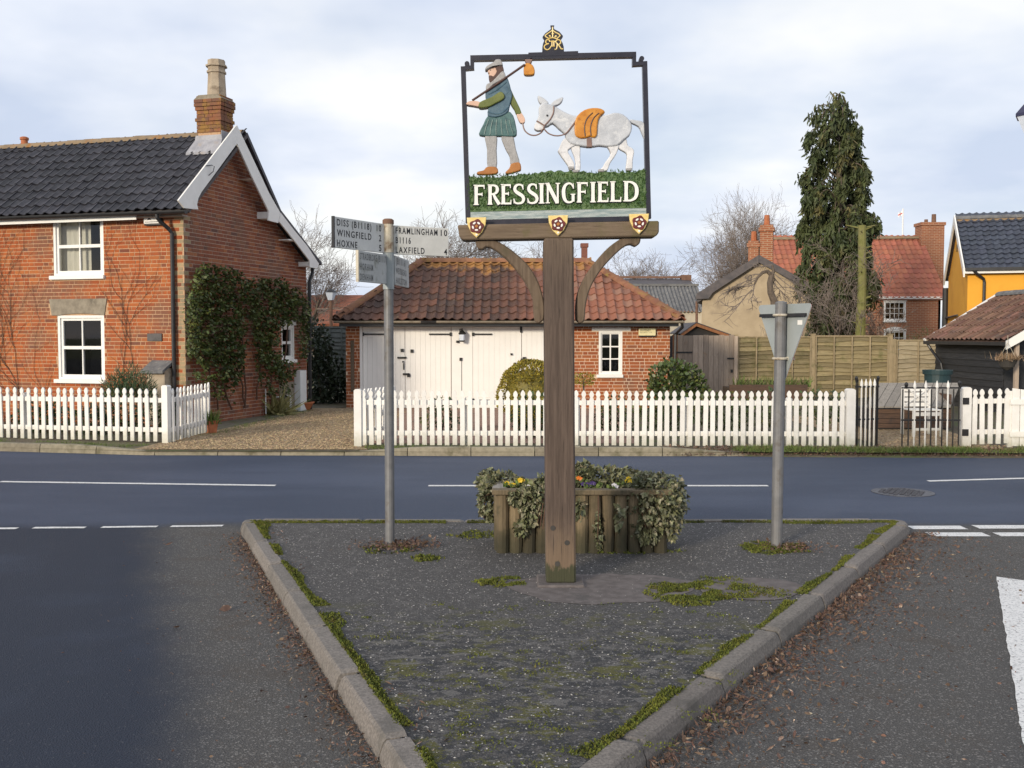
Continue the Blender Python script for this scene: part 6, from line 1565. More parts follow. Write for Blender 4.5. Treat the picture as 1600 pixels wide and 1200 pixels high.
MB().lathe([(0.19, 0.12), (0.1, 0.2), (0.02, 0.24)], (0, 0, q.z), n=6).build('hood', black_iron, fl_)
q = at_depth(1411, 326, 50); fg = thing('flagpole', 'thin white flagpole with a small red and white flag above the red roof', 'flagpole', (q.x, 50, 0))
MB().tube([(0, 0, 0), (0, 0, q.z)], 0.035, n=6).build('pole', flag_white, fg)
fa, fb_ = at_depth(1403, 334, 50), at_depth(1411, 329, 50)
fw = MB(); vs = []
for k in range(7):
    t = k / 6; xx = (fa.x - q.x) * t; vs += [(xx, 0.04 * math.sin(t * 6), fb_.z - 0.12 * t), (xx, 0.04 * math.sin(t * 6), fb_.z - 0.12 * t - 0.22)]
fw.add(vs, [(2 * k, 2 * k + 1, 2 * k + 3, 2 * k + 2) for k in range(6)]); fo_ = fw.build('flag', flag_white, fg)
fw = MB(); fw.add([(v_[0], v_[1] - 0.004, v_[2] - (0.085 if i % 2 == 0 else -0.085)) for i, v_ in enumerate(vs)], [(2 * k, 2 * k + 1, 2 * k + 3, 2 * k + 2) for k in range(6)]); fw.build('cross', flag_red, fo_)
# ============================================================ PLANTER
plt_ = thing('log_planter', 'half-log timber planter box behind the village sign post', 'planter', (0.525, 7.92, 0.088))
PX0, PX1, PY0, PY1, PZ = -0.645, 0.645, -0.25, 0.25, 0.44
r_ = random.Random(11)
def log(x, y, r0=0.049):
    mb = MB(); n = 10; k = 6
    pts = [(x + r_.uniform(-0.003, 0.003), y, PZ * t / k) for t in range(k + 1)]
    mb.tube(pts, [r0 * r_.uniform(0.95, 1.03) for _ in pts], n=n); return mb.build('log', log_wood, plt_, smooth=False)
n = 13
for k in range(n):
    x = PX0 + 0.05 + (PX1 - PX0 - 0.1) * k / (n - 1)
    log(x, PY0); log(x, PY1)
for k in range(1, 5):
    y = PY0 + (PY1 - PY0) * k / 5
    log(PX0 + 0.03, y); log(PX1 - 0.03, y)
MB().box(PX0 - 0.03, PX1 + 0.03, PY0 - 0.065, PY0 + 0.045, PZ + 0.002, PZ + 0.042).build('top_rail', rail_wood, plt_, bevel=0.006)
MB().box(PX0 - 0.03, PX1 + 0.03, PY1 - 0.045, PY1 + 0.065, PZ + 0.002, PZ + 0.042).build('top_rail', rail_wood, plt_, bevel=0.006)
for s_ in (PX0 - 0.03, PX1 - 0.08): MB().box(s_, s_ + 0.11, PY0 + 0.047, PY1 - 0.047, PZ + 0.002, PZ + 0.040).build('top_rail', grey_plank, plt_, bevel=0.005)
MB().box(PX0 + 0.05, PX1 - 0.05, PY0 + 0.03, PY1 - 0.03, 0.05, PZ - 0.02).build('soil', soil, plt_)
def blob(c, r, count, seed, size=(0.03, 0.055), hang=0.5, shell=0.35):
    """leaf positions in the outer part of a lumpy ellipsoid"""
    q_ = random.Random(seed); out_ = []
    for _ in range(count):
        v = Vector((q_.gauss(0, 1), q_.gauss(0, 1), q_.gauss(0, 1))).normalized()
        lum = 1 + 0.28 * noise.noise(v * 2.1 + Vector((seed, 0, 0))) + 0.15 * noise.noise(v * 5.3 + Vector((0, seed, 0)))
        k = (1 - shell * q_.random() ** 1.6) * lum
        p = Vector(c) + Vector((v.x * r[0], v.y * r[1], v.z * r[2])) * k
        out_.append((p, q_.uniform(*size), v * 0.7 + Vector((0, 0, -hang))))
    return out_
def PV(x, y, Y): return at_depth(x, y, Y)
def plant(name, label, cat, base, items, m_, shape='oval', seed=1, stems=None, sm=None, group=None, part='foliage', bend=0.25):
    t = thing(name, label, cat, base, 0, group); b = Vector(base)
    leaves([(p - b, s, d) for p, s, d in items], shape, seed, bend).build(part, m_, t, kind='stuff')
    if stems:
        mb = MB()
        for st, rr in stems: mb.tube([Vector(q) - b for q in st], rr, n=5)
        mb.build('stem', sm or bark_grey, t)
    return t
SZ = (0.022, 0.042)
iv = blob(PV(783, 757, 8.1), (0.19, 0.14, 0.10), 640, 1, SZ) + blob(PV(763, 780, 7.95), (0.075, 0.14, 0.15), 480, 2, SZ) + blob(PV(765, 745, 8.15), (0.09, 0.1, 0.06), 200, 3, SZ)
plant('trailing_ivy', 'ivy spilling over the left end of the log planter', 'ivy', (-0.1, 8.0, 0.5), iv, leaf_ivy, 'ivy', 4, [([PV(780, 765, 8.0), PV(758, 775, 7.95), PV(756, 810, 7.92)], 0.006)], bark_vine, 'ivy growing in the planter')
iv = blob(PV(830, 787, 7.60), (0.085, 0.05, 0.15), 520, 5, SZ, hang=0.9) + blob(PV(846, 757, 7.68), (0.06, 0.09, 0.06), 240, 6, SZ) + blob(PV(807, 778, 7.6), (0.055, 0.04, 0.055), 200, 7, SZ) + blob(PV(815, 825, 7.58), (0.06, 0.03, 0.06), 90, 8, SZ)
plant('trailing_ivy', 'ivy hanging down the planter front just left of the sign post', 'ivy', (0.2, 7.6, 0.45), iv, leaf_ivy, 'ivy', 9, [([PV(846 + k * 3, 768, 7.62), PV(840 + k * 4, 790, 7.58), PV(836 + k * 4, 812 + 5 * k, 7.57)], 0.004) for k in range(4)], bark_vine, 'ivy growing in the planter')
iv = blob(PV(1020, 780, 7.82), (0.25, 0.28, 0.215), 2300, 10, SZ, hang=0.6) + blob(PV(1040, 800, 7.75), (0.12, 0.2, 0.16), 800, 11, SZ, hang=0.9) + blob(PV(1012, 828, 7.62), (0.10, 0.05, 0.11), 300, 12, SZ, hang=0.9) + blob(PV(1048, 832, 7.7), (0.05, 0.08, 0.06), 90, 13, SZ)
plant('trailing_ivy', 'big rounded ivy mass bulging over the right end of the planter', 'ivy', (1.1, 7.85, 0.5), iv, leaf_ivy, 'ivy', 14, [([PV(1000, 790, 7.65), PV(1008, 820, 7.6), PV(1015, 845, 7.6)], 0.004)], bark_vine, 'ivy growing in the planter')
iv = blob(PV(945, 745, 8.12), (0.36, 0.12, 0.075), 1300, 15, SZ) + blob(PV(912, 735, 8.15), (0.08, 0.1, 0.06), 260, 16, SZ) + blob(PV(935, 830, 7.62), (0.025, 0.02, 0.15), 90, 17, SZ, hang=1) + blob(PV(906, 795, 7.63), (0.02, 0.02, 0.1), 40, 18, hang=1) + blob(PV(968, 810, 7.62), (0.03, 0.02, 0.10), 40, 19, hang=1)
plant('trailing_ivy', 'low ivy along the back of the planter right of the sign post', 'ivy', (0.7, 8.1, 0.5), iv, leaf_ivy, 'ivy', 20, [([PV(935, 770, 7.62), PV(935, 800, 7.6), PV(934, 840, 7.6)], 0.004)], bark_vine, 'ivy growing in the planter')
def pansy(x, y, Y, m_, label, n_=2):
    q = PV(x, y, Y); t = thing('pansy', label, 'flower', q, 0, 'pansies in the log planter'); rr = random.Random(int(x))
    fm = MB()
    for k in range(n_):
        c = Vector((rr.uniform(-0.03, 0.03), rr.uniform(-0.03, 0.01), rr.uniform(-0.005, 0.015)))
        for j in range(5):
            a = math.pi / 2 + j * 2 * math.pi / 5 + rr.uniform(-0.1, 0.1); u = Vector((math.cos(a), -0.25, math.sin(a) * 0.8)); s = Vector((-math.sin(a), 0, math.cos(a)))
            fm.add([c, c + u * 0.009 + s * 0.007, c + u * 0.018 + s * 0.006, c + u * 0.020, c + u * 0.018 - s * 0.006, c + u * 0.009 - s * 0.007], [(0, 1, 2, 3, 4, 5)])
    fm.build('petals', m_, t)
    leaves([(Vector((rr.uniform(-0.05, 0.05), rr.uniform(-0.03, 0.04), rr.uniform(-0.045, -0.005))), rr.uniform(0.025, 0.04), Vector((0, 0, 0.6))) for _ in range(22)], 'oval', int(x)).build('foliage', grass_green, t, kind='stuff')
for a in [(797, 757, 7.78, pansy_yellow, 'yellow pansies at the left end of the planter soil', 3), (817, 751, 7.9, pansy_yellow, 'yellow pansies beside the ivy, second clump from the left', 3), (830, 760, 7.7, pansy_white, 'white pansy flower close to the planter front rail left of the post', 2),
          (904, 748, 7.85, pansy_orange, 'orange pansy flower just right of the sign post', 2), (915, 757, 7.72, pansy_violet, 'dark violet pansy right of the sign post', 3), (929, 756, 7.74, pansy_violet, 'dark violet pansy in the middle of the right half of the planter', 3), (961, 759, 7.7, pansy_white, 'white and lilac pansy near the front rail on the right', 2), (978, 750, 7.8, pansy_yellow, 'yellow orange flowers against the big ivy mass', 3)]: pansy(*a)

# ============================================================ PICKET FENCES
PK = [(-0.034, 0), (0.034, 0), (0.034, 0.685), (0.022, 0.715), (0.019, 0.728), (0.031, 0.750), (0.034, 0.772), (0.026, 0.798), (0.008, 0.822), (0, 0.826), (-0.008, 0.822), (-0.026, 0.798), (-0.034, 0.772), (-0.031, 0.750), (-0.019, 0.728), (-0.022, 0.715), (-0.034, 0.685)]
pk_me = MB().prism(PK, -0.011, 0.011).mesh('picket', fix=True); pk_me.materials.append(white_fence)
def picket_fence(name, label, A, B, spacing, zb0, zb1, posts, rails=(0.18, 0.64), cat='fence', skip=(), post_h=0.78, face=1):
    A, B = Vector(A), Vector(B); L = (B - A).length; rz = math.atan2(B.y - A.y, B.x - A.x)
    t = thing(name, label, cat, (A.x, A.y, 0), rz); q_ = random.Random(int(A.x * 100))
    n_ = int(L / spacing) + 1
    zz0 = lambda x: zb0 + (zb1 - zb0) * x / L
    for k in range(n_):
        x = k * spacing
        if k in skip or x > L + 0.01: continue
        link('picket', pk_me, white_fence, t, (x + q_.uniform(-0.004, 0.004), -0.014 * face, zz0(x) + q_.uniform(-0.006, 0.006)), (q_.uniform(-0.012, 0.012), q_.uniform(-0.012, 0.012), 0), (1, 1, 1))
    for rh_ in rails:
        MB().add([(-0.03, 0.0, zb0 + rh_ - 0.035), (L + 0.03, 0.0, zb1 + rh_ - 0.035), (L + 0.03, 0.035, zb1 + rh_ - 0.035), (-0.03, 0.035, zb0 + rh_ - 0.035), (-0.03, 0.0, zb0 + rh_ + 0.035), (L + 0.03, 0.0, zb1 + rh_ + 0.035), (L + 0.03, 0.035, zb1 + rh_ + 0.035), (-0.03, 0.035, zb0 + rh_ + 0.035)],
                 [(3, 2, 1, 0), (4, 5, 6, 7), (0, 1, 5, 4), (1, 2, 6, 5), (2, 3, 7, 6), (3, 0, 4, 7)]).build('rail', white_fence, t)
    for (x, w_, h_, zlow) in posts:
        z = zz0(x); pm = MB(); y0 = 0.038 if w_ < 0.1 else -w_ / 2
        pm.prism([(x - w_ / 2, zlow), (x + w_ / 2, zlow), (x + w_ / 2, z + h_ - 0.02), (x + w_ * 0.3, z + h_), (x - w_ * 0.3, z + h_), (x - w_ / 2, z + h_ - 0.02)], y0, y0 + max(w_, 0.07))
        pm.build('post', white_fence, t, fix=True)
    return t
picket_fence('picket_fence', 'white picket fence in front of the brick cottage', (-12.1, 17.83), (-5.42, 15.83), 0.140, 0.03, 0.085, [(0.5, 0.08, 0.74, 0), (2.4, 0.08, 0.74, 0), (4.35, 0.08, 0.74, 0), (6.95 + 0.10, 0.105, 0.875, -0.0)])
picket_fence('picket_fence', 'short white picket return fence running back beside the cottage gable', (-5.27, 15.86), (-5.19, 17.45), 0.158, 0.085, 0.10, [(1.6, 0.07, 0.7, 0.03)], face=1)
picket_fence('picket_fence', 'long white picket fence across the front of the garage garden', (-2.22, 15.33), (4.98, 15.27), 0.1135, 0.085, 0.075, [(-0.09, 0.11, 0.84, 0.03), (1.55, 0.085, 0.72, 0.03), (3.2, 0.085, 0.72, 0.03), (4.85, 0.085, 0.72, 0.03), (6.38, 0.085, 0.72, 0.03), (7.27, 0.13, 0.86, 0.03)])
t = picket_fence('picket_gate', 'white picket gate with diagonal brace standing open at the gravel drive', (-2.25, 15.48), (-1.90, 16.45), 0.128, 0.10, 0.10, [], cat='gate')
MB().bar((0.02, 0.018, 0.78), (0.98, 0.018, 0.30), 0.03, 0.06).build('brace', white_fence, t)
t = picket_fence('picket_gate', 'small white picket gate at the right beside the iron railings', (6.92, 15.30), (7.42, 15.26), 0.117, 0.10, 0.115, [(-0.12, 0.125, 0.86, 0.03)], cat='gate')
for z in (0.28, 0.75): MB().box(-0.19, -0.10, -0.075, -0.064, z - 0.05, z + 0.05).build('hinge', black_iron, t)
t = thing('white_board_gate', 'white boarded gate leaning open at the right edge of the frame', 'gate', (7.42, 15.22, 0.0), R(-8))
for k in range(5):
    MB().add([(0.03 + k * 0.115, 0, 0.08), (0.135 + k * 0.115, 0, 0.08), (0.135 + k * 0.115, 0, 0.93 - 0.016 * k), (0.03 + k * 0.115, 0, 0.945 - 0.016 * k), (0.03 + k * 0.115, 0.02, 0.08), (0.135 + k * 0.115, 0.02, 0.08), (0.135 + k * 0.115, 0.02, 0.93 - 0.016 * k), (0.03 + k * 0.115, 0.02, 0.945 - 0.016 * k)],
             [(0, 1, 2, 3), (7, 6, 5, 4), (0, 4, 5, 1), (1, 5, 6, 2), (2, 6, 7, 3), (3, 7, 4, 0)]).build('plank', white_fence, t)
for z in (0.26, 0.74): MB().box(0.0, 0.62, -0.022, -0.002, z - 0.04, z + 0.04).build('rail', white_fence, t)
MB().box(-0.02, 0.06, 0.022, 0.10, 0.03, 0.90).build('post', white_fence, t)

# ============================================================ IRON RAILINGS
def railing(name, label, loc, rz, xs, rails, cat, knobs=()):
    t = thing(name, label, cat, loc, rz)
    for x, white, top in xs:
        mb = MB()
        if white: mb.tube([(x, 0, 0.03), (x, 0, top - 0.13)], 0.013, n=6); mb.lathe([(0.013, 0), (0.024, 0.03), (0.020, 0.07), (0.002, 0.13)], (x, 0, top - 0.13), n=8)
        else: mb.tube([(x, 0, 0.03), (x, 0, top)], 0.011, n=6)
        mb.build('bar', white_fence if white else black_iron, t)
    for z in rails: MB().box(min(q[0] for q in xs) - 0.02, max(q[0] for q in xs) + 0.02, -0.008, 0.008, z - 0.012, z + 0.012).build('rail', black_iron, t)
    for x, z, r0 in knobs: MB().lathe([(0.012, -0.06), (r0, 0), (r0 * 0.7, r0 * 0.8), (0.005, r0 * 1.2)], (x, 0, z), n=10).build('finial', black_iron, t)
    return t
def rx(px, Y): return at_depth(px, 600, Y).x
railing('iron_railing', 'black railing with white spear bars and open end scrolls beside the wooden kennel', (rx(1411, 15.2), 15.2, 0), 0,
        [(0, 0, 0.93), (0.09, 0, 0.93)] + [(0.175 + 0.165 * k, 1, 1.06) for k in range(4)] + [(0.26 + 0.165 * k, 0, 0.93) for k in range(4)] + [(0.84, 0, 0.97)], (0.47, 0.95), 'railing', [(0.05, 1.0, 0.03), (0.84, 1.02, 0.03)])
railing('iron_gate', 'black and white spear topped iron gate leaf standing ajar by the picket fence end', (rx(1338, 15.3), 15.3, 0), R(22),
        [(0, 0, 1.07), (0.03, 0, 1.07)] + [(0.10 + 0.082 * k, 1, 1.08) for k in range(4)] + [(0.145 + 0.082 * k, 0, 0.96) for k in range(3)] + [(0.385, 0, 1.07), (0.41, 0, 1.07)], (0.47, 0.96), 'gate', [(0.0, 1.09, 0.025), (0.41, 1.09, 0.025)])

# ============================================================ YARD BEHIND THE RAILINGS
KY = 18.0
ken = thing('timber_kennel', 'low timber kennel with grey plank lean-to roof behind the railings', 'kennel', (6.3, KY, GZ))
for k in range(4): MB().box(0.0, 1.42, 0, 0.02, 0.04 + 0.085 * k, 0.117 + 0.085 * k).build('plank', brown_board, ken)
MB().box(0.0, 1.42, 0.021, 0.9, 0.02, 0.37).build('body', room_dark, ken)
for k in range(5): MB().box(1.42, 1.44, 0.0, 0.9, 0.04 + 0.12 * k, 0.152 + 0.12 * k).build('plank', brown_board, ken)
n_ = 9
for k in range(n_):
    x0, x1 = -0.10 + 1.50 * k / n_, -0.10 + 1.50 * (k + 1) / n_ - 0.010
    s_ = 0.62
    MB().add([(x0 - s_ * 0.0, -0.08, 0.40), (x1, -0.08, 0.40), (x1 + s_, 0.95, 0.77), (x0 + s_, 0.95, 0.77), (x0, -0.08, 0.425), (x1, -0.08, 0.425), (x1 + s_, 0.95, 0.795), (x0 + s_, 0.95, 0.795)],
             [(3, 2, 1, 0), (4, 5, 6, 7), (0, 1, 5, 4), (1, 2, 6, 5), (2, 3, 7, 6), (3, 0, 4, 7)]).build('roof_plank', grey_plank, ken)
chx = rx(1428, 16.7)
ch = thing('garden_chair', 'white slatted garden chair seen through the railings', 'chair', (chx, 16.7, GZ + 0.012), R(4))
for x in (0.0, 0.46):
    MB().box(x, x + 0.04, 0, 0.04, 0, 0.42).build('leg', white_fence, ch)
    MB().box(x, x + 0.04, 0.42, 0.46, 0, 0.80).build('leg', white_fence, ch)
for k in range(4): MB().box(0.0, 0.50, 0.01 + 0.11 * k, 0.10 + 0.11 * k, 0.422, 0.442).build('slat', white_fence, ch)
for k in range(4): MB().box(0.042, 0.458, 0.425, 0.445, 0.47 + 0.085 * k, 0.53 + 0.085 * k).build('slat', white_fence, ch)
MB().box(0.042, 0.458, 0.005, 0.03, 0.34, 0.40).build('apron', white_fence, ch); MB().box(0.042, 0.458, 0.005, 0.03, 0.10, 0.14).build('stretcher', white_fence, ch)
MB().bar((0.05, 0.40, 0.50), (0.45, 0.40, 0.78), 0.015, 0.04, (0, 1, 0)).build('brace', white_fence, ch); MB().bar((0.05, 0.38, 0.78), (0.45, 0.38, 0.50), 0.015, 0.04, (0, 1, 0)).build('brace', white_fence, ch)
q = at_depth(1465, 578, 20); tub = thing('water_butt', 'dark teal plastic tub with a rolled rim by the black shed', 'water butt', (q.x, 20, GZ))
zt = q.z - GZ
MB().lathe([(0.20, 0), (0.245, zt - 0.09), (0.275, zt - 0.085), (0.285, zt), (0.265, zt), (0.255, zt - 0.05), (0.23, zt - 0.12)], n=24).build('tub', tub_teal, tub, smooth=False)
MB().lathe([(0.24, zt - 0.11), (0.0, zt - 0.108)], n=16).build('water', room_dark, tub)
# hanging basket under the shed's porch
hb = at_depth(1574, 562, 21.15); bk = thing('hanging_basket', 'hanging basket of dry brown plants under the shed gable', 'hanging basket', hb)
MB().lathe([(0.02, -0.22), (0.13, -0.15), (0.19, -0.02), (0.20, 0.0), (0.17, 0.0)], n=14).build('basket', room_dark, bk)
cm = MB()
for k in range(3):
    a = k * 2.094; cm.tube([(0.19 * math.cos(a), 0.19 * math.sin(a), 0), (0, 0, 0.36)], 0.005, n=4)
cm.tube([(0, 0, 0.36), (0, 0, 0.5)], 0.006, n=4); cm.build('chain', worn_metal, bk)
q_ = random.Random(3)
leaves([(Vector((q_.gauss(0, 0.12), q_.gauss(0, 0.1), q_.uniform(-0.03, 0.03))), q_.uniform(0.08, 0.19), Vector((q_.gauss(0, .6), q_.gauss(0, .6), 1))) for _ in range(420)], 'blade', 2).build('foliage', leaf_heather, bk, kind='stuff')

# ============================================================ LAP FENCES AND WOODEN GATE
def slat_mesh(L, hh, seed):
    q_ = random.Random(seed); n_ = 8; vs = []; a1, a2 = q_.uniform(0, 6), q_.uniform(0, 6); am = q_.uniform(0.008, 0.024)
    for i in range(n_ + 1):
        t = i / n_; w0, w1 = am * math.sin(t * 7 + a1), am * math.sin(t * 6 + a2)
        vs += [(t, -0.040 + w0 * 0.6, -0.012 + w0), (t, 0.004, hh + w1), (t, 0.014, hh + w1), (t, -0.026 + w0 * 0.6, -0.012 + w0)]
    fs = []
    for i in range(n_):
        for j in range(4): fs.append((i * 4 + j, i * 4 + 4 + j, i * 4 + 4 + (j + 1) % 4, i * 4 + (j + 1) % 4))
    return MB().add(vs, fs).mesh('slat')
def lap_fence(name, label, A, B, npan, zb, ztops, m_, pm_, nslat=14, nbat=3, cap=True):
    A, B = Vector(A), Vector(B); L = (B - A).length; rz = math.atan2(B.y - A.y, B.x - A.x)
    t = thing(name, label, 'fence', (A.x, A.y, 0), rz); pw = L / npan; q_ = random.Random(int(A.x * 10))
    for p in range(npan + 1):
        x = p * pw; zt = max(ztops[min(p, npan - 1)], ztops[max(p - 1, 0)])
        ps = MB().box(x - 0.05, x + 0.05, -0.055, 0.045, 0, zt + 0.01).build('post', pm_, t)
        if cap: MB().box(x - 0.065, x + 0.065, -0.07, 0.06, zt + 0.012, zt + 0.04).build('post_cap', pm_, ps)
    sms = []
    for p in range(npan):
        x0, x1 = p * pw + 0.053, (p + 1) * pw - 0.053; zt = ztops[p]; hh = (zt - zb - 0.04) / nslat
        if p == 0 or len(sms) == 0: sms = [slat_mesh(1, hh + 0.012, s) for s in range(7)]
        for me in sms:
            if not me.materials: me.materials.append(m_)
        for k in range(nslat):
            link('slat', sms[q_.randrange(7)], m_, t, (x0, q_.uniform(-0.004, 0.004), zb + k * hh), (0, 0, 0), (x1 - x0, 1, 1))
        for b in range(nbat + 2):
            xb = x0 + 0.02 + (x1 - x0 - 0.04) * b / (nbat + 1)
            MB().box(xb - 0.018, xb + 0.018, -0.075, -0.050, zb, zt - 0.042).build('batten', pm_, t)
        MB().box(x0, x1, -0.035, 0.03, zt - 0.04, zt - 0.005).build('capping', pm_, t)
    return t
FY = 27.0
f = lambda px: at_depth(px, 525, FY).x
lap_fence('lap_fence', 'tan green waney lap fence behind the picket fence, two weathered panels side by side', (f(1149), FY), (f(1391), FY), 2, 0.12, [1.72, 1.74], lap_wood, post_wood)
lap_fence('lap_fence', 'lower greyer lap fence panel beside the black shed', (f(1397), FY + 0.02), (f(1472), FY + 0.02), 1, 0.10, [1.63], wood_mat('lap_fence_pale', (0.27, 0.22, 0.14), (0.36, 0.30, 0.20), (0.22, 0.19, 0.11), axis='x', rnd=0.15), post_wood, nslat=13, nbat=1, cap=False)
lap_fence('lap_fence', 'shaded grey lap fence between the cottage and the garage', (at_depth(489, 0, 28).x, 28), (at_depth(553, 0, 28).x, 28), 1, 0.32, [1.98], lap_dark, lap_dark, nslat=14, nbat=2, cap=False)
wg = thing('wooden_gate', 'tall brown vertical board gate between the garage and the lap fence', 'gate', (f(1050), FY - 0.1, 0))
WL = f(1146) - f(1050); n_ = 12; q_ = random.Random(8)
for k in range(n_):
    x0, x1 = WL * k / n_, WL * (k + 1) / n_
    MB().box(x0 + 0.004, x1 - 0.004, q_.uniform(-0.006, 0.004), 0.025, 0.08, 1.74 + q_.uniform(-0.012, 0.012)).build('plank', orange_wood if k == 0 else gate_wood, wg)
MB().box(-0.16, -0.01, -0.03, 0.10, 0, 1.72).build('post', weatherboard, wg); MB().box(WL + 0.0, WL + 0.09, -0.03, 0.07, 0, 1.72).build('post', gate_wood, wg)
MB().box(0.02, 0.52, -0.016, -0.007, 1.27, 1.31).build('strap_hinge', black_iron, wg); MB().box(WL - 0.18, WL + 0.02, -0.02, -0.007, 1.11, 1.15).build('latch', black_iron, wg); MB().box(WL - 0.09, WL - 0.03, -0.018, -0.007, 0.76, 0.84).build('latch', black_iron, wg)
q0, q1, q2 = at_depth(1063, 522, 30), at_depth(1087, 505, 30), at_depth(1141, 524, 30)
os_ = thing('garden_shed', 'garden shed with orange stained bargeboards peeping over the wooden gate', 'shed', (q1.x, 30, 0))
MB().prism([(q0.x - q1.x + 0.05, 0), (q2.x - q1.x - 0.05, 0), (q2.x - q1.x - 0.05, q2.z - 0.05), (0, q1.z - 0.05), (q0.x - q1.x + 0.05, q0.z - 0.05)], 0.02, 2.0).build('wall', room_dark, os_)
for a in (q0, q2):
    sx_ = 1 if a is q2 else -1
    MB().prism([(0.001 * sx_, q1.z), (a.x - q1.x, a.z), (a.x - q1.x, a.z - 0.09), (0.001 * sx_, q1.z - 0.09)], -0.12, -0.08).build('bargeboard', orange_wood, os_)
    MB().prism([(0.001 * sx_, q1.z + 0.03), (a.x - q1.x, a.z + 0.03), (a.x - q1.x, a.z + 0.005), (0.001 * sx_, q1.z + 0.005)], -0.13, 2.1).build('roof', slate_dark, os_)

# ============================================================ POTS AND SMALL THINGS BY THE COTTAGE
pt = at_height(330, 677, GZ); fpot = thing('flower_pot', 'square terracotta pot of grass at the end of the short picket fence', 'flower pot', pt)
MB().lathe([(0.09, 0), (0.12, 0.18), (0.13, 0.185), (0.13, 0.22), (0.11, 0.22), (0.10, 0.16)], n=4).build('pot', terracotta, fpot)
plant('potted_grass', 'tuft of grass growing in the square terracotta pot', 'plant', pt + Vector((0, 0, 0.18)), [(pt + Vector((q_.gauss(0, .05), q_.gauss(0, .05), 0.16)), q_.uniform(0.14, 0.32), Vector((q_.gauss(0, .35), q_.gauss(0, .35), 1.2))) for _ in range(130)], grass_green, 'blade', 5)
pb = at_height(474, 641, GZ); bowl = thing('terracotta_bowl', 'shallow terracotta bowl in front of the white service box', 'flower pot', pb)
MB().lathe([(0.14, 0), (0.23, 0.16), (0.25, 0.16), (0.25, 0.19), (0.22, 0.19), (0.2, 0.12)], n=18).build('bowl', terracotta, bowl)
plant('bowl_plant', 'low dark plant in the shallow terracotta bowl', 'plant', pb + Vector((0, 0, .15)), blob(pb + Vector((0, 0, 0.19)), (0.15, 0.15, 0.06), 120, 3, (0.04, 0.07), 0), leaf_dark, 'oval', 6)
gt = at_height(428, 648, GZ)
plant('grass_clump', 'straw coloured strappy grass clump at the foot of the gable', 'plant', gt, [(gt + Vector((q_.gauss(0, .13), q_.gauss(0, .1), 0.02)), q_.uniform(0.28, 0.6), Vector((q_.gauss(0, 1.0), q_.gauss(0, .8), 0.8))) for _ in range(220)], leaf_straw, 'blade', 7, bend=0.9)
# log edging / old pipe by the gable
q0, q1 = on_gable(345, 632, 0.25), on_gable(384, 641, 0.5)
# ============================================================ CLIMBER ON THE GABLE
def in_poly(p, poly):
    x, y = p; c = False; n_ = len(poly)
    for i in range(n_):
        (x0, y0), (x1, y1) = poly[i], poly[i - 1]
        if (y0 > y) != (y1 > y) and x < (x1 - x0) * (y - y0) / (y1 - y0) + x0: c = not c
    return c
MR = Matrix.Rotation(-CA, 3, 'Z')
def cot_world(v): return MR @ Vector(v) + Vector((CX, CY, 0))
q_ = random.Random(21)
CP1 = [(100, 75), (180, 60), (250, 75), (330, 80), (390, 110), (410, 200), (395, 330), (410, 480), (405, 620), (385, 740), (320, 850), (270, 800), (230, 700), (200, 640), (170, 690), (110, 660), (50, 620), (42, 420), (40, 330), (70, 200), (90, 140)]
CP2 = [(400, 160), (460, 140), (540, 150), (660, 150), (740, 215), (790, 270), (815, 340), (800, 480), (800, 640), (745, 640), (735, 560), (730, 430), (630, 425), (610, 560), (640, 650), (735, 680), (700, 760), (600, 740), (520, 660), (470, 640), (455, 420), (400, 310)]
CP3 = [(60, 600), (200, 640), (220, 780), (320, 850), (330, 900), (200, 900), (170, 800), (90, 780)]
CP4 = [(480, 640), (620, 700), (700, 760), (690, 860), (560, 880), (480, 800)]
gy = [on_gable(280 + a / 4, 400 + b / 4, 0.12) for a, b in ((40, 60), (820, 900))]
pts = []
for poly, cnt, thin in ((CP1, 5200, 0.0), (CP2, 4600, 0.0), (CP3, 330, 0.3), (CP4, 520, 0.3)):
    xs = [p[0] for p in poly]; ys_ = [p[1] for p in poly]; k = 0
    while k < cnt:
        a, b = q_.uniform(min(xs) - 14, max(xs) + 14), q_.uniform(min(ys_) - 14, max(ys_) + 14)
        ja, jb = a + q_.gauss(0, 11), b + q_.gauss(0, 11)
        if not in_poly((ja, jb), poly): continue
        dn_ = noise.noise(Vector((a * 0.018, b * 0.018, 3.0))) + 0.5 * noise.noise(Vector((a * 0.05, b * 0.05, 9.0)))
        if dn_ < -0.28 + thin and q_.random() < 0.85: k += 0.4; continue
        d = 0.04 + max(0, 0.16 + 0.30 * dn_) * q_.random() ** 0.6
        v = on_gable(280 + a / 4, 400 + b / 4, d)
        if G_W[0] - 0.02 < v.y < G_W[1] + 0.02 and G_W[2] - 0.02 < v.z < G_W[3] + 0.08 and q_.random() < 0.9: k += 0.5; continue
        pts.append((cot_world((v.x, v.y, v.z)), q_.uniform(0.045, 0.085), cot_world((0.9, -0.1, -0.25)) - Vector((CX, CY, 0)))); k += 1
stems = []
for (a, b, c, d) in ((330, 960, 200, 600), (250, 960, 120, 500), (420, 950, 330, 600), (480, 900, 520, 560), (560, 880, 600, 640), (640, 800, 680, 300), (420, 950, 395, 420)):
    p0, p1 = on_gable(280 + a / 4, 400 + b / 4, 0.08), on_gable(280 + c / 4, 400 + d / 4, 0.06)
    w_ = [p0.lerp(p1, t / 5) + Vector((q_.uniform(0.0, 0.04), q_.uniform(-0.07, 0.07), 0)) for t in range(6)]
    stems.append(([cot_world((0.06 + 0.02 * i % 0.05, w_[i].y, max(0.05, w_[i].z))) for i in range(6)], 0.018))
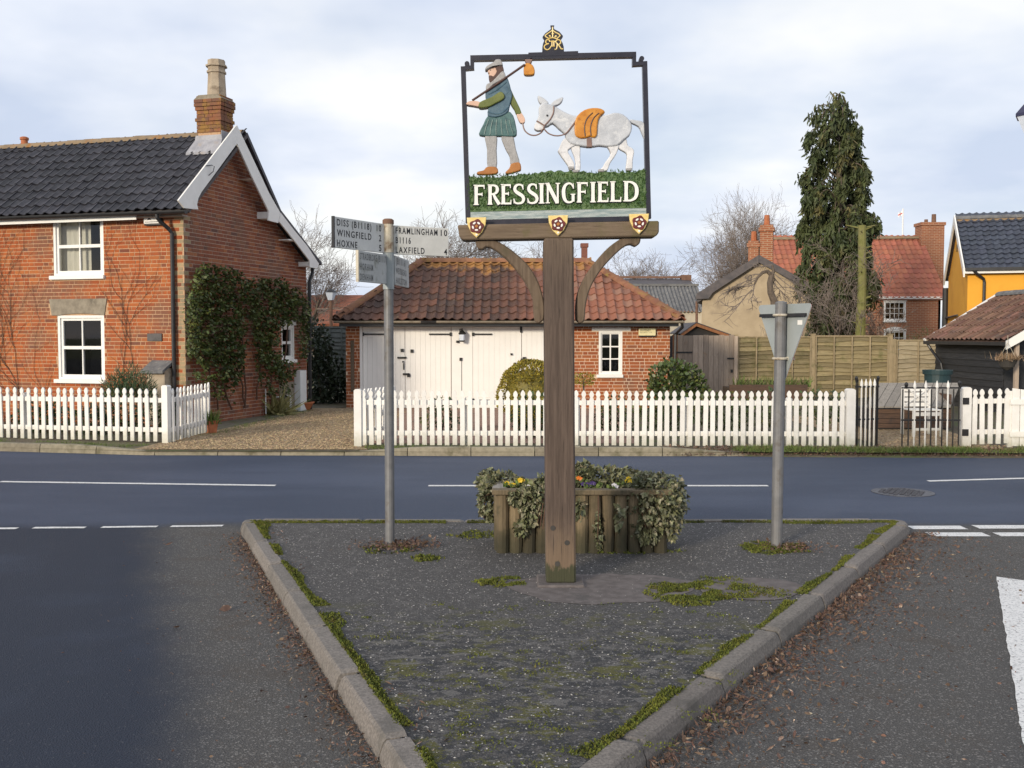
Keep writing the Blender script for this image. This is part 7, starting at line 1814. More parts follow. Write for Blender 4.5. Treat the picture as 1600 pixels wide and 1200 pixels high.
plant('climbing_plant', 'dense dark green climber trained over the cottage gable wall', 'climber', cot_world((0.1, 2.0, 0.06)), pts, leaf_climber, 'oval', 31, stems, bark_vine)
# flowers / yellowed leaves in the climber
# bare creeper stems on the front wall
cv = thing('dead_creeper', 'leafless brown creeper stems clinging to the cottage front wall', 'climber', cot_world((-3.2, 0, 0.06)), -CA)
mb = MB()
def vine(x, z, dx, ln, r0, dep):
    p = [(x, z)]; dirx = dx
    n_ = max(4, int(ln / 0.16))
    for i in range(n_):
        dirx = dirx * 0.86 + q_.gauss(0, 0.26) * (0.7 if dep else 0.5); x += dirx * 0.16; z += 0.16 * (1 - 0.3 * abs(dirx))
        if z > 3.9 or (W_LO[0] - 0.1 < x < W_LO[1] + 0.05 and 0.8 < z < 2.45) or (W_UP[0] - 0.1 < x < W_UP[1] + 0.05 and z > 2.75) or x > -0.45: break
        p.append((x, z))
        if dep < 3 and q_.random() < 0.30: vine(x, z, dirx + q_.choice((-0.8, 0.8)) * q_.uniform(0.5, 1), ln * 0.5, r0 * 0.62, dep + 1)
    if len(p) > 2: mb.tube([(a + 3.2, -0.016 - r0, b - 0.06) for a, b in p], [r0 * (1 - 0.6 * i / len(p)) for i in range(len(p))], n=4)
for x0, ln in ((-4.35, 3.0), (-4.05, 3.4), (-3.7, 2.9), (-3.45, 3.6), (-3.15, 3.6), (-5.2, 3), (-1.45, 3.2), (-1.2, 3.0), (-1.0, 2.4)): vine(x0, 0.08, q_.uniform(-0.3, 0.3), ln, 0.0075, 0)
mb.build('stem', bark_vine, cv, kind='stuff')
# rosemary-like bush and grasses in the cottage's front bed
b0 = at_depth(202, 640, 17.6); b0.z = GZ
it = []
for _ in range(2600):
    a, rr = q_.uniform(0, 6.28), math.sqrt(q_.random()); x, y = math.cos(a) * rr * 0.46, math.sin(a) * rr * 0.35
    h_ = (1.16 - 0.36 * rr * rr) * q_.uniform(0.75, 1.08); it.append((b0 + Vector((x, y, h_ * q_.uniform(0.55, 1.0))), q_.uniform(0.07, 0.14), Vector((x * 1.2, y, 0.9))))
plant('rosemary_bush', 'feathery green bush under the lower cottage window', 'bush', b0, it, leaf_rosemary, 'blade', 41, [([b0 + Vector((dx * .3, 0, 0)), b0 + Vector((dx, 0, .5))], 0.012) for dx in (-.25, -.1, .05, .2, .3)], bark_grey)
for i, (px, lab, n_) in enumerate(((60, 'low dark shrubs behind the left part of the cottage picket fence', 900), (150, 'dark shrub behind the middle of the cottage picket fence', 700), (235, 'dark shrub behind the cottage fence post end', 600))):
    c = at_depth(px, 650, 17.3 + 0.3 * (px < 100)); c.z = GZ
    plant('low_shrub', lab, 'shrub', c, blob(c + Vector((0, 0.1, 0.24)), (0.5, 0.28, 0.30), n_, 50 + i, (0.04, 0.08), 0.1, 0.7), leaf_dark, 'oval', 51 + i, [([c, c + Vector((0.1, 0, .3))], 0.015)], bark_grey)

# ============================================================ GARDEN SHRUBS IN FRONT OF THE GARAGE
tc_ = at_depth(829, 612, 18.6); tc_.z = GZ
it = []
for _ in range(5200):
    v = Vector((q_.gauss(0, 1), q_.gauss(0, 1), q_.gauss(0, 1))).normalized()
    if v.z < -0.45: v.z = -v.z
    k = (1 - 0.10 * q_.random() ** 2) * (1 + 0.03 * noise.noise(v * 4))
    p = tc_ + Vector((v.x * 0.60 * k, v.y * 0.58 * k, 0.52 + v.z * (0.70 if v.z > 0 else 0.5) * k))
    it.append((p, q_.uniform(0.03, 0.055), v))
t = plant('topiary_dome', 'clipped golden green box dome in front of the garage doors', 'topiary', tc_, it, leaf_box, 'oval', 61, [([tc_, tc_ + Vector((0, 0, .4))], 0.05)], bark_grey)
MB().lathe([(0.25, 0.06), (0.40, 0.2), (0.48, 0.55), (0.42, 0.85), (0.30, 0.98), (0.12, 1.04), (0.02, 1.06)], n=20).build('inner_growth', leaf_box, t)
lc = at_depth(1056, 600, 20.5); lc.z = GZ
it = []
for (dx, dz, rx_, rz_, n_) in ((0, 0.62, 0.55, 0.55, 1300), (-0.2, 0.75, 0.35, 0.4, 500), (0.25, 0.5, 0.42, 0.42, 500)): it += blob(lc + Vector((dx, 0, dz)), (rx_, 0.45, rz_), n_, 70 + n_, (0.06, 0.11), -0.1, 0.45)
plant('laurel_bush', 'rounded variegated laurel bush at the right corner of the garage', 'bush', lc, it, leaf_laurel, 'oval', 71, [([lc, lc + Vector((dx, 0, .6))], 0.02) for dx in (-.2, 0, .2)], bark_grey)
yc = at_depth(912, 592, 21.5); 
it = blob(yc, (0.25, 0.2, 0.13), 500, 81, (0.025, 0.05), 0, 0.5)
plant('golden_shrub', 'small golden shrub beside the sign post below the garage window', 'shrub', Vector((yc.x, yc.y, GZ)), it, leaf_box, 'oval', 82, [([Vector((yc.x, yc.y, GZ)), yc], 0.02)], bark_grey)
for i, (px, Y, rr, n_, lab) in enumerate(((690, 17.3, 0.34, 450, 'dark low shrub behind the garage garden fence left of the topiary'), (840, 16.7, 0.44, 800, 'dark clipped shrub under the topiary dome behind the fence'), (960, 17.2, 0.36, 500, 'dark low shrub below the garage window behind the fence'), (1045, 17.2, 0.5, 800, 'dark low shrub behind the fence in front of the laurel'), (1130, 17.4, 0.45, 700, 'dark shrub behind the fence below the wooden gate'), (1190, 17.8, 0.5, 600, 'green shrub behind the fence left of the give-way pole'), (1290, 18.2, 0.5, 500, 'dark green shrub behind the right end of the long picket fence'))):
    c = at_depth(px, 660, Y); c.z = GZ
    plant('low_shrub', lab, 'shrub', c, blob(c + Vector((0, 0, 0.32 * rr / 0.4)), (rr, rr * 0.7, 0.34), n_, 90 + i, (0.04, 0.08), 0.1, 0.7), leaf_dark, 'oval', 91 + i, [([c, c + Vector((0.05, 0, .3))], 0.015)], bark_grey)
# a raised timber bed edge and weeds in front of the lap fence
rb_ = thing('raised_bed', 'long brown timber edged raised bed in front of the lap fence', 'raised bed', (at_depth(1140, 605, 25).x, 25, GZ))
MB().box(0, at_depth(1262, 605, 25).x - at_depth(1140, 605, 25).x, 0, 0.05, 0, 0.47).build('plank', brown_board, rb_); MB().box(0, 1.9, 0.052, 0.8, 0, 0.40).build('soil', soil, rb_)
it = [(Vector((at_depth(1150 + q_.random() * 120, 600, 25.2).x, 25.2 + q_.random() * .4, GZ + 0.42)), q_.uniform(0.12, 0.34), Vector((q_.gauss(0, .4), q_.gauss(0, .4), 1.2))) for _ in range(260)]
plant('weeds', 'thin green weeds growing in the raised bed', 'weeds', (at_depth(1200, 600, 25.2).x, 25.2, GZ + 0.4), it, grass_green, 'blade', 101)
# dark evergreen between the cottage's back corner and the lap fence
ec = at_depth(503, 600, 25.3); ec.z = GZ
it = blob(ec + Vector((-0.1, 0, 0.55)), (0.72, 0.6, 0.75), 1500, 111, (0.07, 0.13), 0.2, 0.6) + blob(ec + Vector((-0.25, 0, 1.35)), (0.45, 0.5, 0.75), 1100, 112, (0.06, 0.12), 0.2, 0.6) + blob(ec + Vector((0.45, 0.3, 0.35)), (0.5, 0.4, 0.4), 600, 113, (0.07, 0.12), 0.1, 0.6)
plant('evergreen_shrub', 'dark evergreen shrub in the shade behind the cottage', 'shrub', ec, it, M('leaf_shade_green', (0.015, 0.030, 0.014), (0.03, 0.05, 0.024), s=3, rough=0.6, bump=0, rnd=0.4), 'oval', 114, [([ec, ec + Vector((-0.2, 0, 1.5))], 0.03)], bark_grey)
hd = at_depth(1445, 523, 28.5)
it = blob(Vector((hd.x, 28.5, hd.z - 0.15)), (0.55, 0.3, 0.30), 500, 121, (0.06, 0.12), -0.2, 0.6)
plant('evergreen_shrub', 'dark green shrub showing just above the lower lap fence panel', 'shrub', Vector((hd.x, 28.5, 0)), it, leaf_dark, 'blade', 122, [([Vector((hd.x, 28.5, 0)), Vector((hd.x, 28.5, hd.z - 0.2))], 0.03)], bark_grey)

# ============================================================ BARE WINTER TREES
def bare_tree(name, label, base, h, seed, spread=0.6, lv=4, r0=0.16, kids=(7, 5, 5, 4), lean=(0, 0), split=0.35, m_tr=None, m_tw=None, twig=0.010, group=None, up=0.12, curl=0.16, droop=0.0, fit=None, widen=1.0):
    q_ = random.Random(seed); base = Vector(base); t = thing(name, label, 'tree', base, 0, group)
    tr, cr = MB(), MB()
    def grow(p, d, L, r, lev):
        n_ = 4 if lev < 2 else 3; path = [p]; rad = [r]
        for i in range(n_):
            d = (d + Vector((q_.gauss(0, curl), q_.gauss(0, curl), q_.gauss(0, curl) + (up if lev else 0.05) * 0.5 - droop * lev * 0.25))).normalized()
            path.append(path[-1] + d * (L / n_)); rad.append(max(twig * 0.7, r * (1 - 0.62 * (i + 1) / n_)))
        (tr if lev < 2 else cr).tube(path, rad, n=7 if lev == 0 else (5 if lev == 1 else 3), cap=False)
        if lev >= lv: return
        k = kids[min(lev, len(kids) - 1)]
        for j in range(k):
            f_ = (split + (1 - split) * (j + q_.random()) / k) if lev == 0 else (0.25 + 0.75 * (j + q_.random()) / k)
            x = f_ * n_; i = min(int(x), n_ - 1); pp = path[i].lerp(path[i + 1], x - i); rr = (rad[i] + (rad[i + 1] - rad[i]) * (x - i))
            dd = (path[i + 1] - path[i]).normalized(); a = q_.uniform(0, 6.283); o = dd.orthogonal().normalized(); b = dd.cross(o)
            sp = spread * q_.uniform(0.6, 1.25)
            nd = (dd * math.cos(sp) + (o * math.cos(a) + b * math.sin(a)) * math.sin(sp)).normalized()
            grow(pp, nd, L * q_.uniform(0.42, 0.68) * (1.15 if lev == 0 else 1.0), max(twig, rr * 0.62), lev + 1)
    grow(Vector((0, 0, 0)), Vector((lean[0], lean[1], 1)).normalized(), h * 0.62, r0, 0)
    if fit:
        zs = sorted(v_[2] for v_ in cr.v); k_ = fit / zs[int(len(zs) * 0.997)]
        for m_ in (tr, cr): m_.v = [(x * k_ * widen, y * k_ * widen, z * k_) for x, y, z in m_.v]
    tr.build('trunk', m_tr or bark_grey, t); cr.build('crown', m_tw or bark_twig, t, kind='stuff')
    return t
GRP = 'bare trees behind the houses'
def tb(px, Y): q = at_depth(px, 520, Y); return (q.x, Y, 0)
def tz(py, Y): return at_depth(800, py, Y).z
for a in [('bare_tree', 'leafless tree with a leaning trunk between the cottage and the fingerpost', tb(533, 43), tz(345, 43), 5, 0.85, (-0.35, 0), 0.20, (12, 8, 6, 5)),
          ('bare_tree', 'tall leafless tree rising above the fingerpost', tb(640, 47), tz(300, 47), 8, 0.75, (0, 0), 0.16, (10, 8, 6, 5)),
          ('bare_tree', 'leafless tree behind the garage roof just left of the village sign', tb(735, 49), tz(345, 49), 13, 0.9, (0.05, 0), 0.16, (13, 8, 6, 5)),
          ('bare_tree', 'leafless tree behind the garage ridge under the sign brace', tb(800, 52), tz(375, 52), 14, 0.8, (0, 0), 0.16, (12, 8, 6, 5)),
          ('bare_tree', 'thin leafless tree just beyond the cottage rear eaves', tb(472, 46), tz(338, 46), 15, 0.7, (0, 0), 0.14, (11, 8, 6, 5)),
          ('bare_tree', 'rounded leafless tree above the slate barn roof', tb(985, 54), tz(388, 54), 21, 0.85, (0, 0), 0.16, (14, 8, 6, 5)),
          ('bare_tree', 'dense leafless tree left of the cream cottage chimneys', tb(1118, 56), tz(335, 56), 23, 0.95, (0, 0), 0.16, (15, 10, 7, 5)),
          ('bare_tree', 'tallest leafless tree behind the cream cottage chimneys', tb(1200, 60), tz(306, 60), 29, 0.72, (-0.05, 0), 0.17, (15, 9, 7, 5))]:
    bare_tree(a[0], a[1], a[2], a[3], a[4], a[5], 4, a[7], a[8], a[6], group=GRP, twig=0.0085, curl=0.2, fit=a[3], widen=0.8 if a[4] in (23, 29) else 1.1)
# crooked hazel in front of the cream gable
hz = thing('crooked_tree', 'crooked leafless tree arching in front of the cream gable', 'tree', (at_depth(1213, 520, 31).x, 31, 0))
hb_ = Vector((at_depth(1213, 520, 31).x, 31, 0)); tr, cr = MB(), MB()
def HP(cx, cy, dy=0): v = at_depth(1090 + cx / 7.5, 370 + cy / 7.5, 31 + dy) - hb_; return v
tr.tube([Vector((0, 0, 0)), HP(900, 760), HP(855, 650), HP(848, 540), HP(870, 450)], [0.15, 0.12, 0.10, 0.095, 0.09], n=8)
tr.tube([HP(868, 455), HP(820, 405), HP(760, 420), HP(700, 480), HP(665, 560)], [0.07, 0.06, 0.05, 0.04, 0.03], n=6)
tr.tube([HP(868, 455), HP(890, 400), HP(875, 330)], [0.07, 0.05, 0.03], n=6)
q_ = random.Random(77)
def twg(p, d, L, r, lev):
    path = [p]
    for i in range(4):
        d = (d + Vector((q_.gauss(0, .22), q_.gauss(0, .2), q_.gauss(0, .18) - 0.05))).normalized(); path.append(path[-1] + d * L / 4)
    cr.tube(path, [r, r * .85, r * .7, r * .6, r * .45], n=4, cap=False)
    if lev < 2:
        for _ in range(6 if lev == 0 else 4):
            pp = path[q_.randrange(1, 5)]; nd = (d + Vector((q_.gauss(0, .7), q_.gauss(0, .5), q_.gauss(0, .6)))).normalized(); twg(pp, nd, L * q_.uniform(.4, .7), r * .6, lev + 1)
for (a, b, c, d) in ((700, 480, 450, 560), (665, 560, 400, 700), (720, 440, 560, 360), (665, 560, 640, 760), (690, 500, 470, 590), (640, 620, 420, 900), (870, 450, 1060, 640), (880, 420, 1100, 700), (860, 520, 950, 700), (875, 330, 700, 360)):
    p, q = HP(a, b), HP(c, d); twg(p, (q - p).normalized() + Vector((0, q_.uniform(-.2, .2), 0)), (q - p).length, 0.024, 0)
tr.build('trunk', bark_grey, hz); cr.build('crown', bark_twig, hz, kind='stuff')
# mossy pollarded trunk
pq = at_depth(1347, 352, 32); pl_ = thing('pollarded_tree', 'tall mossy pollarded trunk with stub branches beside the conifer', 'tree', (at_depth(1343, 520, 32).x, 32, 0))
bx = at_depth(1343, 520, 32).x
mb = MB(); mb.tube([(0, 0, 0), (0.02, 0, 1.5), (0.06, 0, 3.2), (pq.x - bx, 0, pq.z)], [0.20, 0.16, 0.13, 0.12], n=9)
q_ = random.Random(5)
for k in range(22):
    z = q_.uniform(2.0, pq.z - 0.1); a = q_.uniform(0, 6.28); mb.tube([(0.06 * z / 4, 0, z), (0.06 * z / 4 + math.cos(a) * 0.28, math.sin(a) * 0.28, z + 0.08)], [0.03, 0.012], n=5)
for a in (0.3, 2.9, 1.5): mb.tube([(pq.x - bx, 0, pq.z - 0.1), (pq.x - bx + math.cos(a) * 0.5, 0.1, pq.z + 0.02)], [0.04, 0.015], n=5)
mb.build('trunk', bark_moss, pl_)
# scrubby twigs at the conifer's foot
bare_tree('scrubby_bush', 'tangle of thin bare twigs at the foot of the conifer', (at_depth(1300, 520, 33).x, 33, 0), 4.3, 41, 0.9, 4, 0.05, (10, 7, 5, 4), split=0.1, twig=0.008)
bare_tree('scrubby_bush', 'thin bare bush between the pollarded trunk and the red house window', (at_depth(1362, 520, 34).x, 34, 0), 2.6, 43, 0.9, 4, 0.05, (9, 6, 5, 3), split=0.15, twig=0.008)

# ============================================================ CONIFER
CFY = 35.0
cfb = at_depth(1308, 520, CFY); con = thing('conifer', 'tall narrow shaggy dark conifer with drooping sprays', 'tree', (cfb.x, CFY, 0))
ztop = at_depth(0, 148, CFY).z
tr = MB(); tr.tube([(0.1, 0, 0), (0.1, 0, 3.0), (0.0, 0, 6.0), (-0.05, 0, ztop)], [0.22, 0.17, 0.11, 0.02], n=8)
q_ = random.Random(17); lf = []
# half widths of the ragged outline (px) by picture height
prof = [(148, 5, 5), (175, 12, 22), (200, 28, 30), (225, 46, 34), (250, 42, 38), (280, 46, 40), (310, 48, 44), (335, 40, 58), (370, 46, 44), (400, 40, 48), (440, 46, 44), (480, 52, 46), (520, 52, 46)]
def half(y, s):
    for (a, l0, r0), (b, l1, r1) in zip(prof, prof[1:]):
        if a <= y <= b:
            t = (y - a) / (b - a); return (l0 + (l1 - l0) * t) if s < 0 else (r0 + (r1 - r0) * t)
    return 40
sc = CFY / F_PX
br = MB()
def bough(tip, root, clump, ln0, sag=0.22):
    R_ = (tip - root).length; dxy = Vector((tip.x, tip.y, 0)); dxy = dxy.normalized() if dxy.length > 0.01 else Vector((1, 0, 0))
    mid = root.lerp(tip, 0.6) + Vector((0, 0, sag * R_))
    path = smooth_poly([tuple(p) for p in (root, mid, tip, tip + dxy * 0.12 + Vector((0, 0, -0.28)))], 3, False)
    br.tube(path, [0.03 * (1 - 0.85 * i / len(path)) + 0.004 for i in range(len(path))], n=4, cap=False)
    for i in range(2, len(path)):
        p = Vector(path[i]); wgt = i / len(path)
        for _ in range(int((2 + 12 * wgt ** 1.4) * clump)):               # hanging sprays
            o = p + Vector((q_.gauss(0, .08), q_.gauss(0, .08), q_.gauss(0, .05))); ln = q_.uniform(0.35, 1.0) * ln0 * (0.6 + 0.6 * wgt)
            k = int(ln / 0.075) + 2
            for j in range(k):
                lf.append((o + Vector((q_.gauss(0, .02), q_.gauss(0, .02), -ln * j / k)), q_.uniform(0.12, 0.24), Vector((q_.gauss(0, .22), q_.gauss(0, .22), -1.0))))
# boughs that make the ragged outline, then the inner ones
for (px, py, cl, ln0) in ((1303, 146, .25, .2), (1304, 153, .35, .25), (1323, 155, .35, .25), (1321, 163, .4, .3), (1279, 166, .45, .3), (1283, 178, .5, .4), (1336, 190, .8, .45), (1290, 195, .7, .5), (1305, 172, .5, .4), (1318, 180, .6, .5), (1265, 206, 1.2, .5), (1272, 232, 1, .7), (1340, 218, 1, .6), (1334, 245, 1.1, .7), (1263, 262, 1.1, .5), (1270, 285, 1, .7), (1352, 251, 1.3, .45), (1349, 288, 1.1, .6),
                          (1261, 300, 1.1, .6), (1342, 312, 1.2, .7), (1266, 330, 1, .6), (1347, 330, 1.2, .6), (1365, 335, 1.5, .45), (1357, 348, 1.3, .6), (1259, 345, 1.2, .7), (1264, 372, 1.1, .8), (1352, 385, 1.2, .8), (1360, 425, 1.1, .8), (1262, 410, 1, .8), (1350, 440, 1, .8), (1268, 445, 1, .8)):
    t = at_depth(px, py, CFY) - Vector((cfb.x, CFY, 0)); t.y = q_.uniform(-0.5, 0.5)
    rootz = t.z - 0.22 * abs(t.x) - 0.15
    bough(t, Vector((0.02, 0, rootz)), cl * 0.85, ln0 * 1.05)
    t2 = t.copy(); t2.x *= 0.72; t2.y += q_.choice((-0.35, 0.35)); t2.z -= 0.12; bough(t2, Vector((0.02, 0, rootz)), cl * 0.5, ln0)
y = 196
while y < 520:
    for _ in range(1 if y < 360 else 2):
        a = q_.uniform(0, 6.283); z0 = at_depth(0, y, CFY).z; R_ = half(min(y, 518), math.cos(a)) * sc * q_.uniform(0.3, 0.86)
        bough(Vector((math.cos(a) * R_, math.sin(a) * R_ * 1.1, z0 + q_.uniform(-.15, .2))), Vector((0.02, 0, z0 - 0.25 * R_)), q_.uniform(0.25, 0.95), 0.62)
    y += 7.0
tr.build('trunk', bark_grey, con); br.build('branches', bark_grey, con, kind='stuff')
leaves(lf, 'spray', 9, 0.15).build('crown', leaf_conifer, con, kind='stuff')
print('conifer leaves', len(lf))
# ============================================================ MOSS, LEAF LITTER, CHIPPINGS, GRASS
q_ = random.Random(99)
def stuff(name, mb, m_): o = mb.build(name, m_, kind='stuff'); return o
def moss_pts(fn, n_, size):
    out_ = []
    for _ in range(n_):
        p = fn()
        if p is None: continue
        out_.append((Vector((p[0], p[1], p[2] if len(p) > 2 else 0.090)), q_.uniform(*size), Vector((q_.gauss(0, .5), q_.gauss(0, .5), 0.55))))
    return out_
ms = []
perim = dense; PL = [0]
for i in range(len(perim)): PL.append(PL[-1] + (perim[(i + 1) % len(perim)] - perim[i]).length)
def perim_at(s):
    s = s % PL[-1]
    for i in range(len(perim)):
        if PL[i] <= s <= PL[i + 1]:
            a, b = perim[i], perim[(i + 1) % len(perim)]; t = (s - PL[i]) / max(1e-9, PL[i + 1] - PL[i]); return a.lerp(b, t), (b - a).normalized()
def kerb_moss():
    s = q_.uniform(0, PL[-1]); p, d = perim_at(s); inn = left_of(d)
    right = d.y > 0.3; far_ = abs(d.y) < 0.3
    wmax = 0.03 + 0.10 * max(0, noise.noise(Vector((s * 1.3, 5, 0))) + 0.32) + 0.05 * max(0, noise.noise(Vector((s * 5, 1, 0))))
    if far_: wmax *= 0.9
    dd = 0.118 + wmax * q_.random() ** 1.2
    if noise.noise(Vector((p.x * 3.1, p.y * 3.1, 2))) < -0.30: return None
    q = p + inn * dd; return (q.x, q.y, 0.097 if dd < 0.13 else 0.089)
ms += moss_pts(kerb_moss, 46000, (0.007, 0.015))
def ring(cx, cy, rx_, ry_, inner, seed):
    def f_():
        a = q_.uniform(0, 6.283); r_ = math.sqrt(q_.random()); w_ = 1 + 0.55 * noise.noise(Vector((math.cos(a) * 1.3, math.sin(a) * 1.3, seed))) + 0.22 * noise.noise(Vector((math.cos(a) * 5, math.sin(a) * 5, seed)))
        if r_ > 0.62 and q_.random() < (r_ - 0.62) * 2.1: return None
        x, y = cx + rx_ * r_ * math.cos(a) * w_, cy + ry_ * r_ * math.sin(a) * w_
        nv = noise.noise(Vector((x * 6, y * 6, seed))) + 0.4 * noise.noise(Vector((x * 16, y * 16, seed)))
        if r_ < inner and nv < 0.12: return None
        if nv < -0.22: return None
        return (x, y)
    return f_
g_at = lambda x, y: at_height(x, y, 0.09)
c = g_at(1105, 925); ms += moss_pts(ring(c.x, c.y, 0.42, 0.36, 0.35, 4), 15000, (0.007, 0.016))
c = g_at(792, 909); ms += moss_pts(ring(c.x, c.y, 0.14, 0.13, 0.0, 6), 2600, (0.007, 0.016))
c = g_at(765, 910); ms += moss_pts(ring(c.x, c.y, 0.10, 0.10, 0.0, 7), 350, (0.010, 0.022))
c = g_at(1210, 856); ms += moss_pts(ring(c.x, c.y, 0.30, 0.22, 0.0, 8), 5000, (0.008, 0.02))
c = g_at(664, 873); ms += moss_pts(ring(c.x, c.y, 0.11, 0.13, 0.0, 9), 500, (0.012, 0.025))
c = g_at(608, 858); ms += moss_pts(ring(c.x, c.y, 0.22, 0.16, 0.0, 10), 700, (0.012, 0.025))
c = g_at(980, 862); ms += moss_pts(ring(c.x, c.y, 0.40, 0.10, 0.0, 11), 900, (0.010, 0.022))
c = g_at(740, 835); ms += moss_pts(ring(c.x, c.y, 0.22, 0.20, 0.0, 12), 600, (0.010, 0.022))
for k in range(60):                                             # flecks of moss in the broken tarmac near the point
    y = q_.uniform(3.8, 6.2); hw = (y - 2.93) / 6.12
    x = (-0.12 - 2.33 * hw) + 6.06 * hw * q_.random() * 0.86 + 0.3
    r_ = q_.uniform(0.025, 0.085); ms += moss_pts(ring(x, y, r_ * 1.5, r_, 0.5, k), int(30 + 900 * r_), (0.005, 0.011))
stuff('moss', leaves(ms, 'quad', 3, 0.3), moss_green)
# leaf litter along the kerbs
lt = []
def along(A, B, n_, dmin, dscale, dmax, size, sgn, dens=None):
    d = (B - A).normalized(); L = (B - A).length; nrm = left_of(d) * sgn
    k = 0
    while k < n_:
        s = q_.uniform(0, L); k += 1
        if dens and noise.noise(Vector((s * dens, 3.3, 0))) < q_.uniform(-0.5, 0.25): continue
        e_ = dmin + q_.expovariate(1 / dscale)
        if e_ > dmax: continue
        p = A + d * s + nrm * e_
        if p.y > 8.95 or p.y < 2.0: continue
        lt.append((Vector((p.x, p.y, 0.004 + 0.012 * q_.random())), q_.uniform(*size), Vector((q_.gauss(0, 1), q_.gauss(0, 1), 0.15))))
KRa, KRb = Vector((-0.12, 2.93)), Vector((3.5, 8.86))
KLa, KLb = Vector((-0.12, 2.93)), Vector((-2.37, 8.85))
along(KRa, KRb, 6000, 0.0, 0.13, 0.75, (0.014, 0.036), -1, 1.7)
along(KRa, KRb, 2600, 0.0, 0.5, 2.2, (0.010, 0.026), -1)
along(KLa, KLb, 4200, 0.0, 0.06, 0.35, (0.010, 0.026), 1, 1.7)
along(KLa, KLb, 500, 0.0, 0.35, 1.3, (0.008, 0.018), 1)
for (x, y, s_) in ((342, 953, 0.085), (257, 852, 0.05), (1165, 892, 0.05), (270, 980, 0.05)):
    p = at_height(x, y, 0.01); lt.append((p, s_, Vector((1, 0.1, 0.1))))
for (x, y, rx_, n_) in ((620, 855, 0.28, 480), (1235, 857, 0.26, 260), (650, 852, 0.15, 130)):
    p = g_at(x, y)
    for _ in range(n_): lt.append((Vector((p.x + q_.gauss(0, rx_ * 0.55), p.y + q_.gauss(0, 0.09), 0.095 + 0.02 * q_.random())), q_.uniform(0.015, 0.038), Vector((q_.gauss(0, 1), q_.gauss(0, 1), 0.3))))
for _ in range(250):
    t = q_.random(); p = KLb.lerp(KLa, t); lt.append((Vector((p.x + q_.uniform(0.15, 0.3), p.y + q_.uniform(-.1, .1), 0.095)), q_.uniform(0.012, 0.028), Vector((q_.gauss(0, 1), q_.gauss(0, 1), 0.2)))) if noise.noise(Vector((t * 6, 0, 5))) > 0.1 else None
for _ in range(5200):                                           # under the fence on the far verge
    x = q_.uniform(2.2, 9.5); y = edge_at(x) + abs(q_.gauss(0, 0.28)) - 0.03
    lt.append((Vector((x, y, min(GZ + 0.02, 0.022 + max(0, y - edge_at(x)) * 0.2))), q_.uniform(0.02, 0.05), Vector((q_.gauss(0, 1), q_.gauss(0, 1), 0.4))))
mb_ = leaves([(p, s * (0.55 + 0.6 * q_.random()), d) for p, s, d in lt[::3]], 'oval', 4, 0.6)
m2_ = leaves([(p, s * 1.35, d) for i, (p, s, d) in enumerate(lt) if i % 3], 'sliver', 5, 0.7)
mb_.add(m2_.v, m2_.f)
stuff('fallen_leaves', mb_, leaf_dead)
# loose chippings
cp = MB(); OCT = [(1, 0, 0), (-1, 0, 0), (0, 1, 0), (0, -1, 0), (0, 0, 0.7), (0, 0, -0.7)]; OF = [(0, 2, 4), (2, 1, 4), (1, 3, 4), (3, 0, 4)]
def chip(mb, x, y, z, s): mb.add([(x + a * s * q_.uniform(.7, 1.2), y + b * s * q_.uniform(.7, 1.2), z + c * s) for a, b, c in OCT], OF)
for _ in range(1700):
    a, b, c = q_.random(), q_.random(), 0; 
    if a + b > 1: a, b = 1 - a, 1 - b
    p = P1 + (P2 - P1) * a + (P3 - P1) * b; p = p.lerp(cen, 0.06); chip(cp, p.x, p.y, 0.089, q_.uniform(0.0025, 0.006))
bk = MB(); vs, fs = [], []
xs = [3.2 + 0.25 * k for k in range(70)]
for x in xs:
    y = edge_at(x); r0 = 0.06 * noise.noise(Vector((x * 2.3, 0, 0))); k0 = min(1.0, (x - 3.2) / 0.5)
    vs += [(x, y - 0.10 * k0 + r0 * k0, -0.004), (x, y + 0.03, 0.03), (x, y + 0.22, GZ + 0.012)]
for i in range(len(xs) - 1):
    for j in range(2): fs.append((i * 3 + j, i * 3 + 3 + j, i * 3 + 4 + j, i * 3 + 1 + j))
bk.add(vs, fs); o_ = bk.build('verge_bank', verge_m, kind='structure'); o_['label'] = 'low earth bank of the right hand verge sloping to the road'; o_['category'] = 'verge'
stuff('stone_chippings', cp, M('chipping', (0.34, 0.32, 0.30), (0.50, 0.48, 0.45), s=40, bump=0, rnd=0.4))
gp = MB()
for _ in range(9000):
    y = 14.9 + (q_.random() ** 1.6) * 7.5; x = q_.uniform(-5.3, -2.3)
    if y > 16.5 and x < -5.0 + (y - 17) * 0.07: continue
    chip(gp, x, y, GZ + 0.012, q_.uniform(0.008, 0.02))
for _ in range(1500): chip(gp, q_.uniform(5.5, 7.4), q_.uniform(15.0, 18.0), GZ + 0.014, q_.uniform(0.008, 0.018))
stuff('gravel', gp, pebble_m)
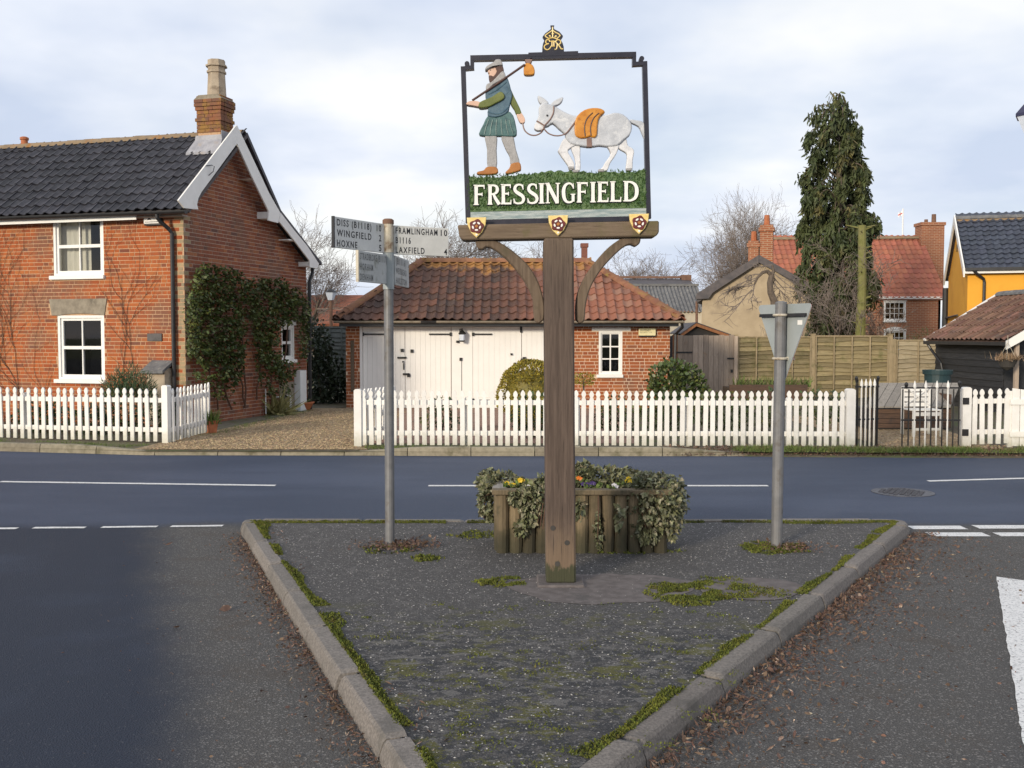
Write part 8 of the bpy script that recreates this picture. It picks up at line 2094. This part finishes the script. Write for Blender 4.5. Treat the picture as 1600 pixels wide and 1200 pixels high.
# grass on the verges
gr = []
def tuft(x, y, n_, hh): 
    for _ in range(n_): gr.append((Vector((x + q_.gauss(0, .03), y + q_.gauss(0, .03), GZ)), q_.uniform(0.5, 1.1) * hh, Vector((q_.gauss(0, .35), q_.gauss(0, .35), 1.0))))
for _ in range(1900):
    x = q_.uniform(2.6, 9.5); y = edge_at(x) + 0.03 + abs(q_.gauss(0, 0.26))
    if 5.75 < x < 6.9 and y > 15.0 and q_.random() < 0.6: continue
    if noise.noise(Vector((x * 1.2, y * 2, 0))) < -0.18: continue
    tuft(x, y, 7, 0.085)
for _ in range(900):
    x = q_.uniform(-12, -5.5); y = edge_at(x) + 0.15 + q_.random() * 0.75
    if noise.noise(Vector((x * 1.5, y * 2, 0))) < -0.05: continue
    tuft(x, y, 6, 0.05)
for _ in range(120): tuft(q_.uniform(-2.2, -0.5), q_.uniform(14.95, 15.2), 6, 0.07)
for _ in range(260):
    t = q_.random(); tuft(-5.05 + 0.7 * t * 0.7 + q_.gauss(0, .12), 16.8 + 6 * t, 5, 0.06)
stuff('grass', leaves(gr, 'blade', 6, 0.4), grass_green)
# ============================================================ words for the pieces of the setting
SETTING = {'ground': ('flat rough grassland under and beyond everything in the scene', 'ground'), 'road': ('dark tarmac of the main road and the two side road arms', 'road'),
           'garden_ground': ('bare earth and verge ground of the gardens beyond the road', 'ground'), 'gravel_driveway': ('tan gravel drive between the brick cottage and the garage', 'driveway'),
           'mossy_path': ('mossy path along the foot of the cottage gable', 'path'), 'brick_paving': ('pinkish paved forecourt in front of the garage doors', 'paving'), 'yard_gravel': ('gravel of the small yard behind the iron railings', 'yard'),
           'moss': ('green moss along the island kerbs and in patches on its tarmac', 'moss'), 'fallen_leaves': ('brown fallen leaves lying along the kerbs and the far verge', 'leaves'), 'stone_chippings': ('pale stone chippings on the worn tarmac of the island', 'chippings'), 'gravel': ('loose pebbles on the gravel drive and the yard', 'gravel'), 'grass': ('short grass tufts along the roadside verges', 'grass')}
nm = 0
for o in list(S.objects):
    if o.parent is None and o.type not in ('CAMERA', 'LIGHT') and not o.get('label'):
        st_ = o.name.split('.')[0]
        if st_ in SETTING: o['label'], o['category'] = SETTING[st_]
        elif st_ == 'road_marking':
            c = sum((Vector(v.co) for v in o.data.vertices), Vector()) / len(o.data.vertices)
            if c.y < 8 : o['label'], g_ = 'broad white painted edge of the give-way triangle on the right side road', 'triangle edges painted on the right side road'
            elif c.y > 11: o['label'], g_ = 'long thin white centre line dash on the main road', 'centre line dashes'
            elif c.x < 0: o['label'], g_ = 'white give-way dash across the mouth of the left side road', 'give-way dashes of the left arm'
            elif c.y > 9: o['label'], g_ = 'white dash of the far give-way row on the right side road', 'far row of give-way dashes of the right arm'
            else: o['label'], g_ = 'white dash of the near give-way row on the right side road', 'near row of give-way dashes of the right arm'
            o['group'] = g_; o['category'] = 'road marking'
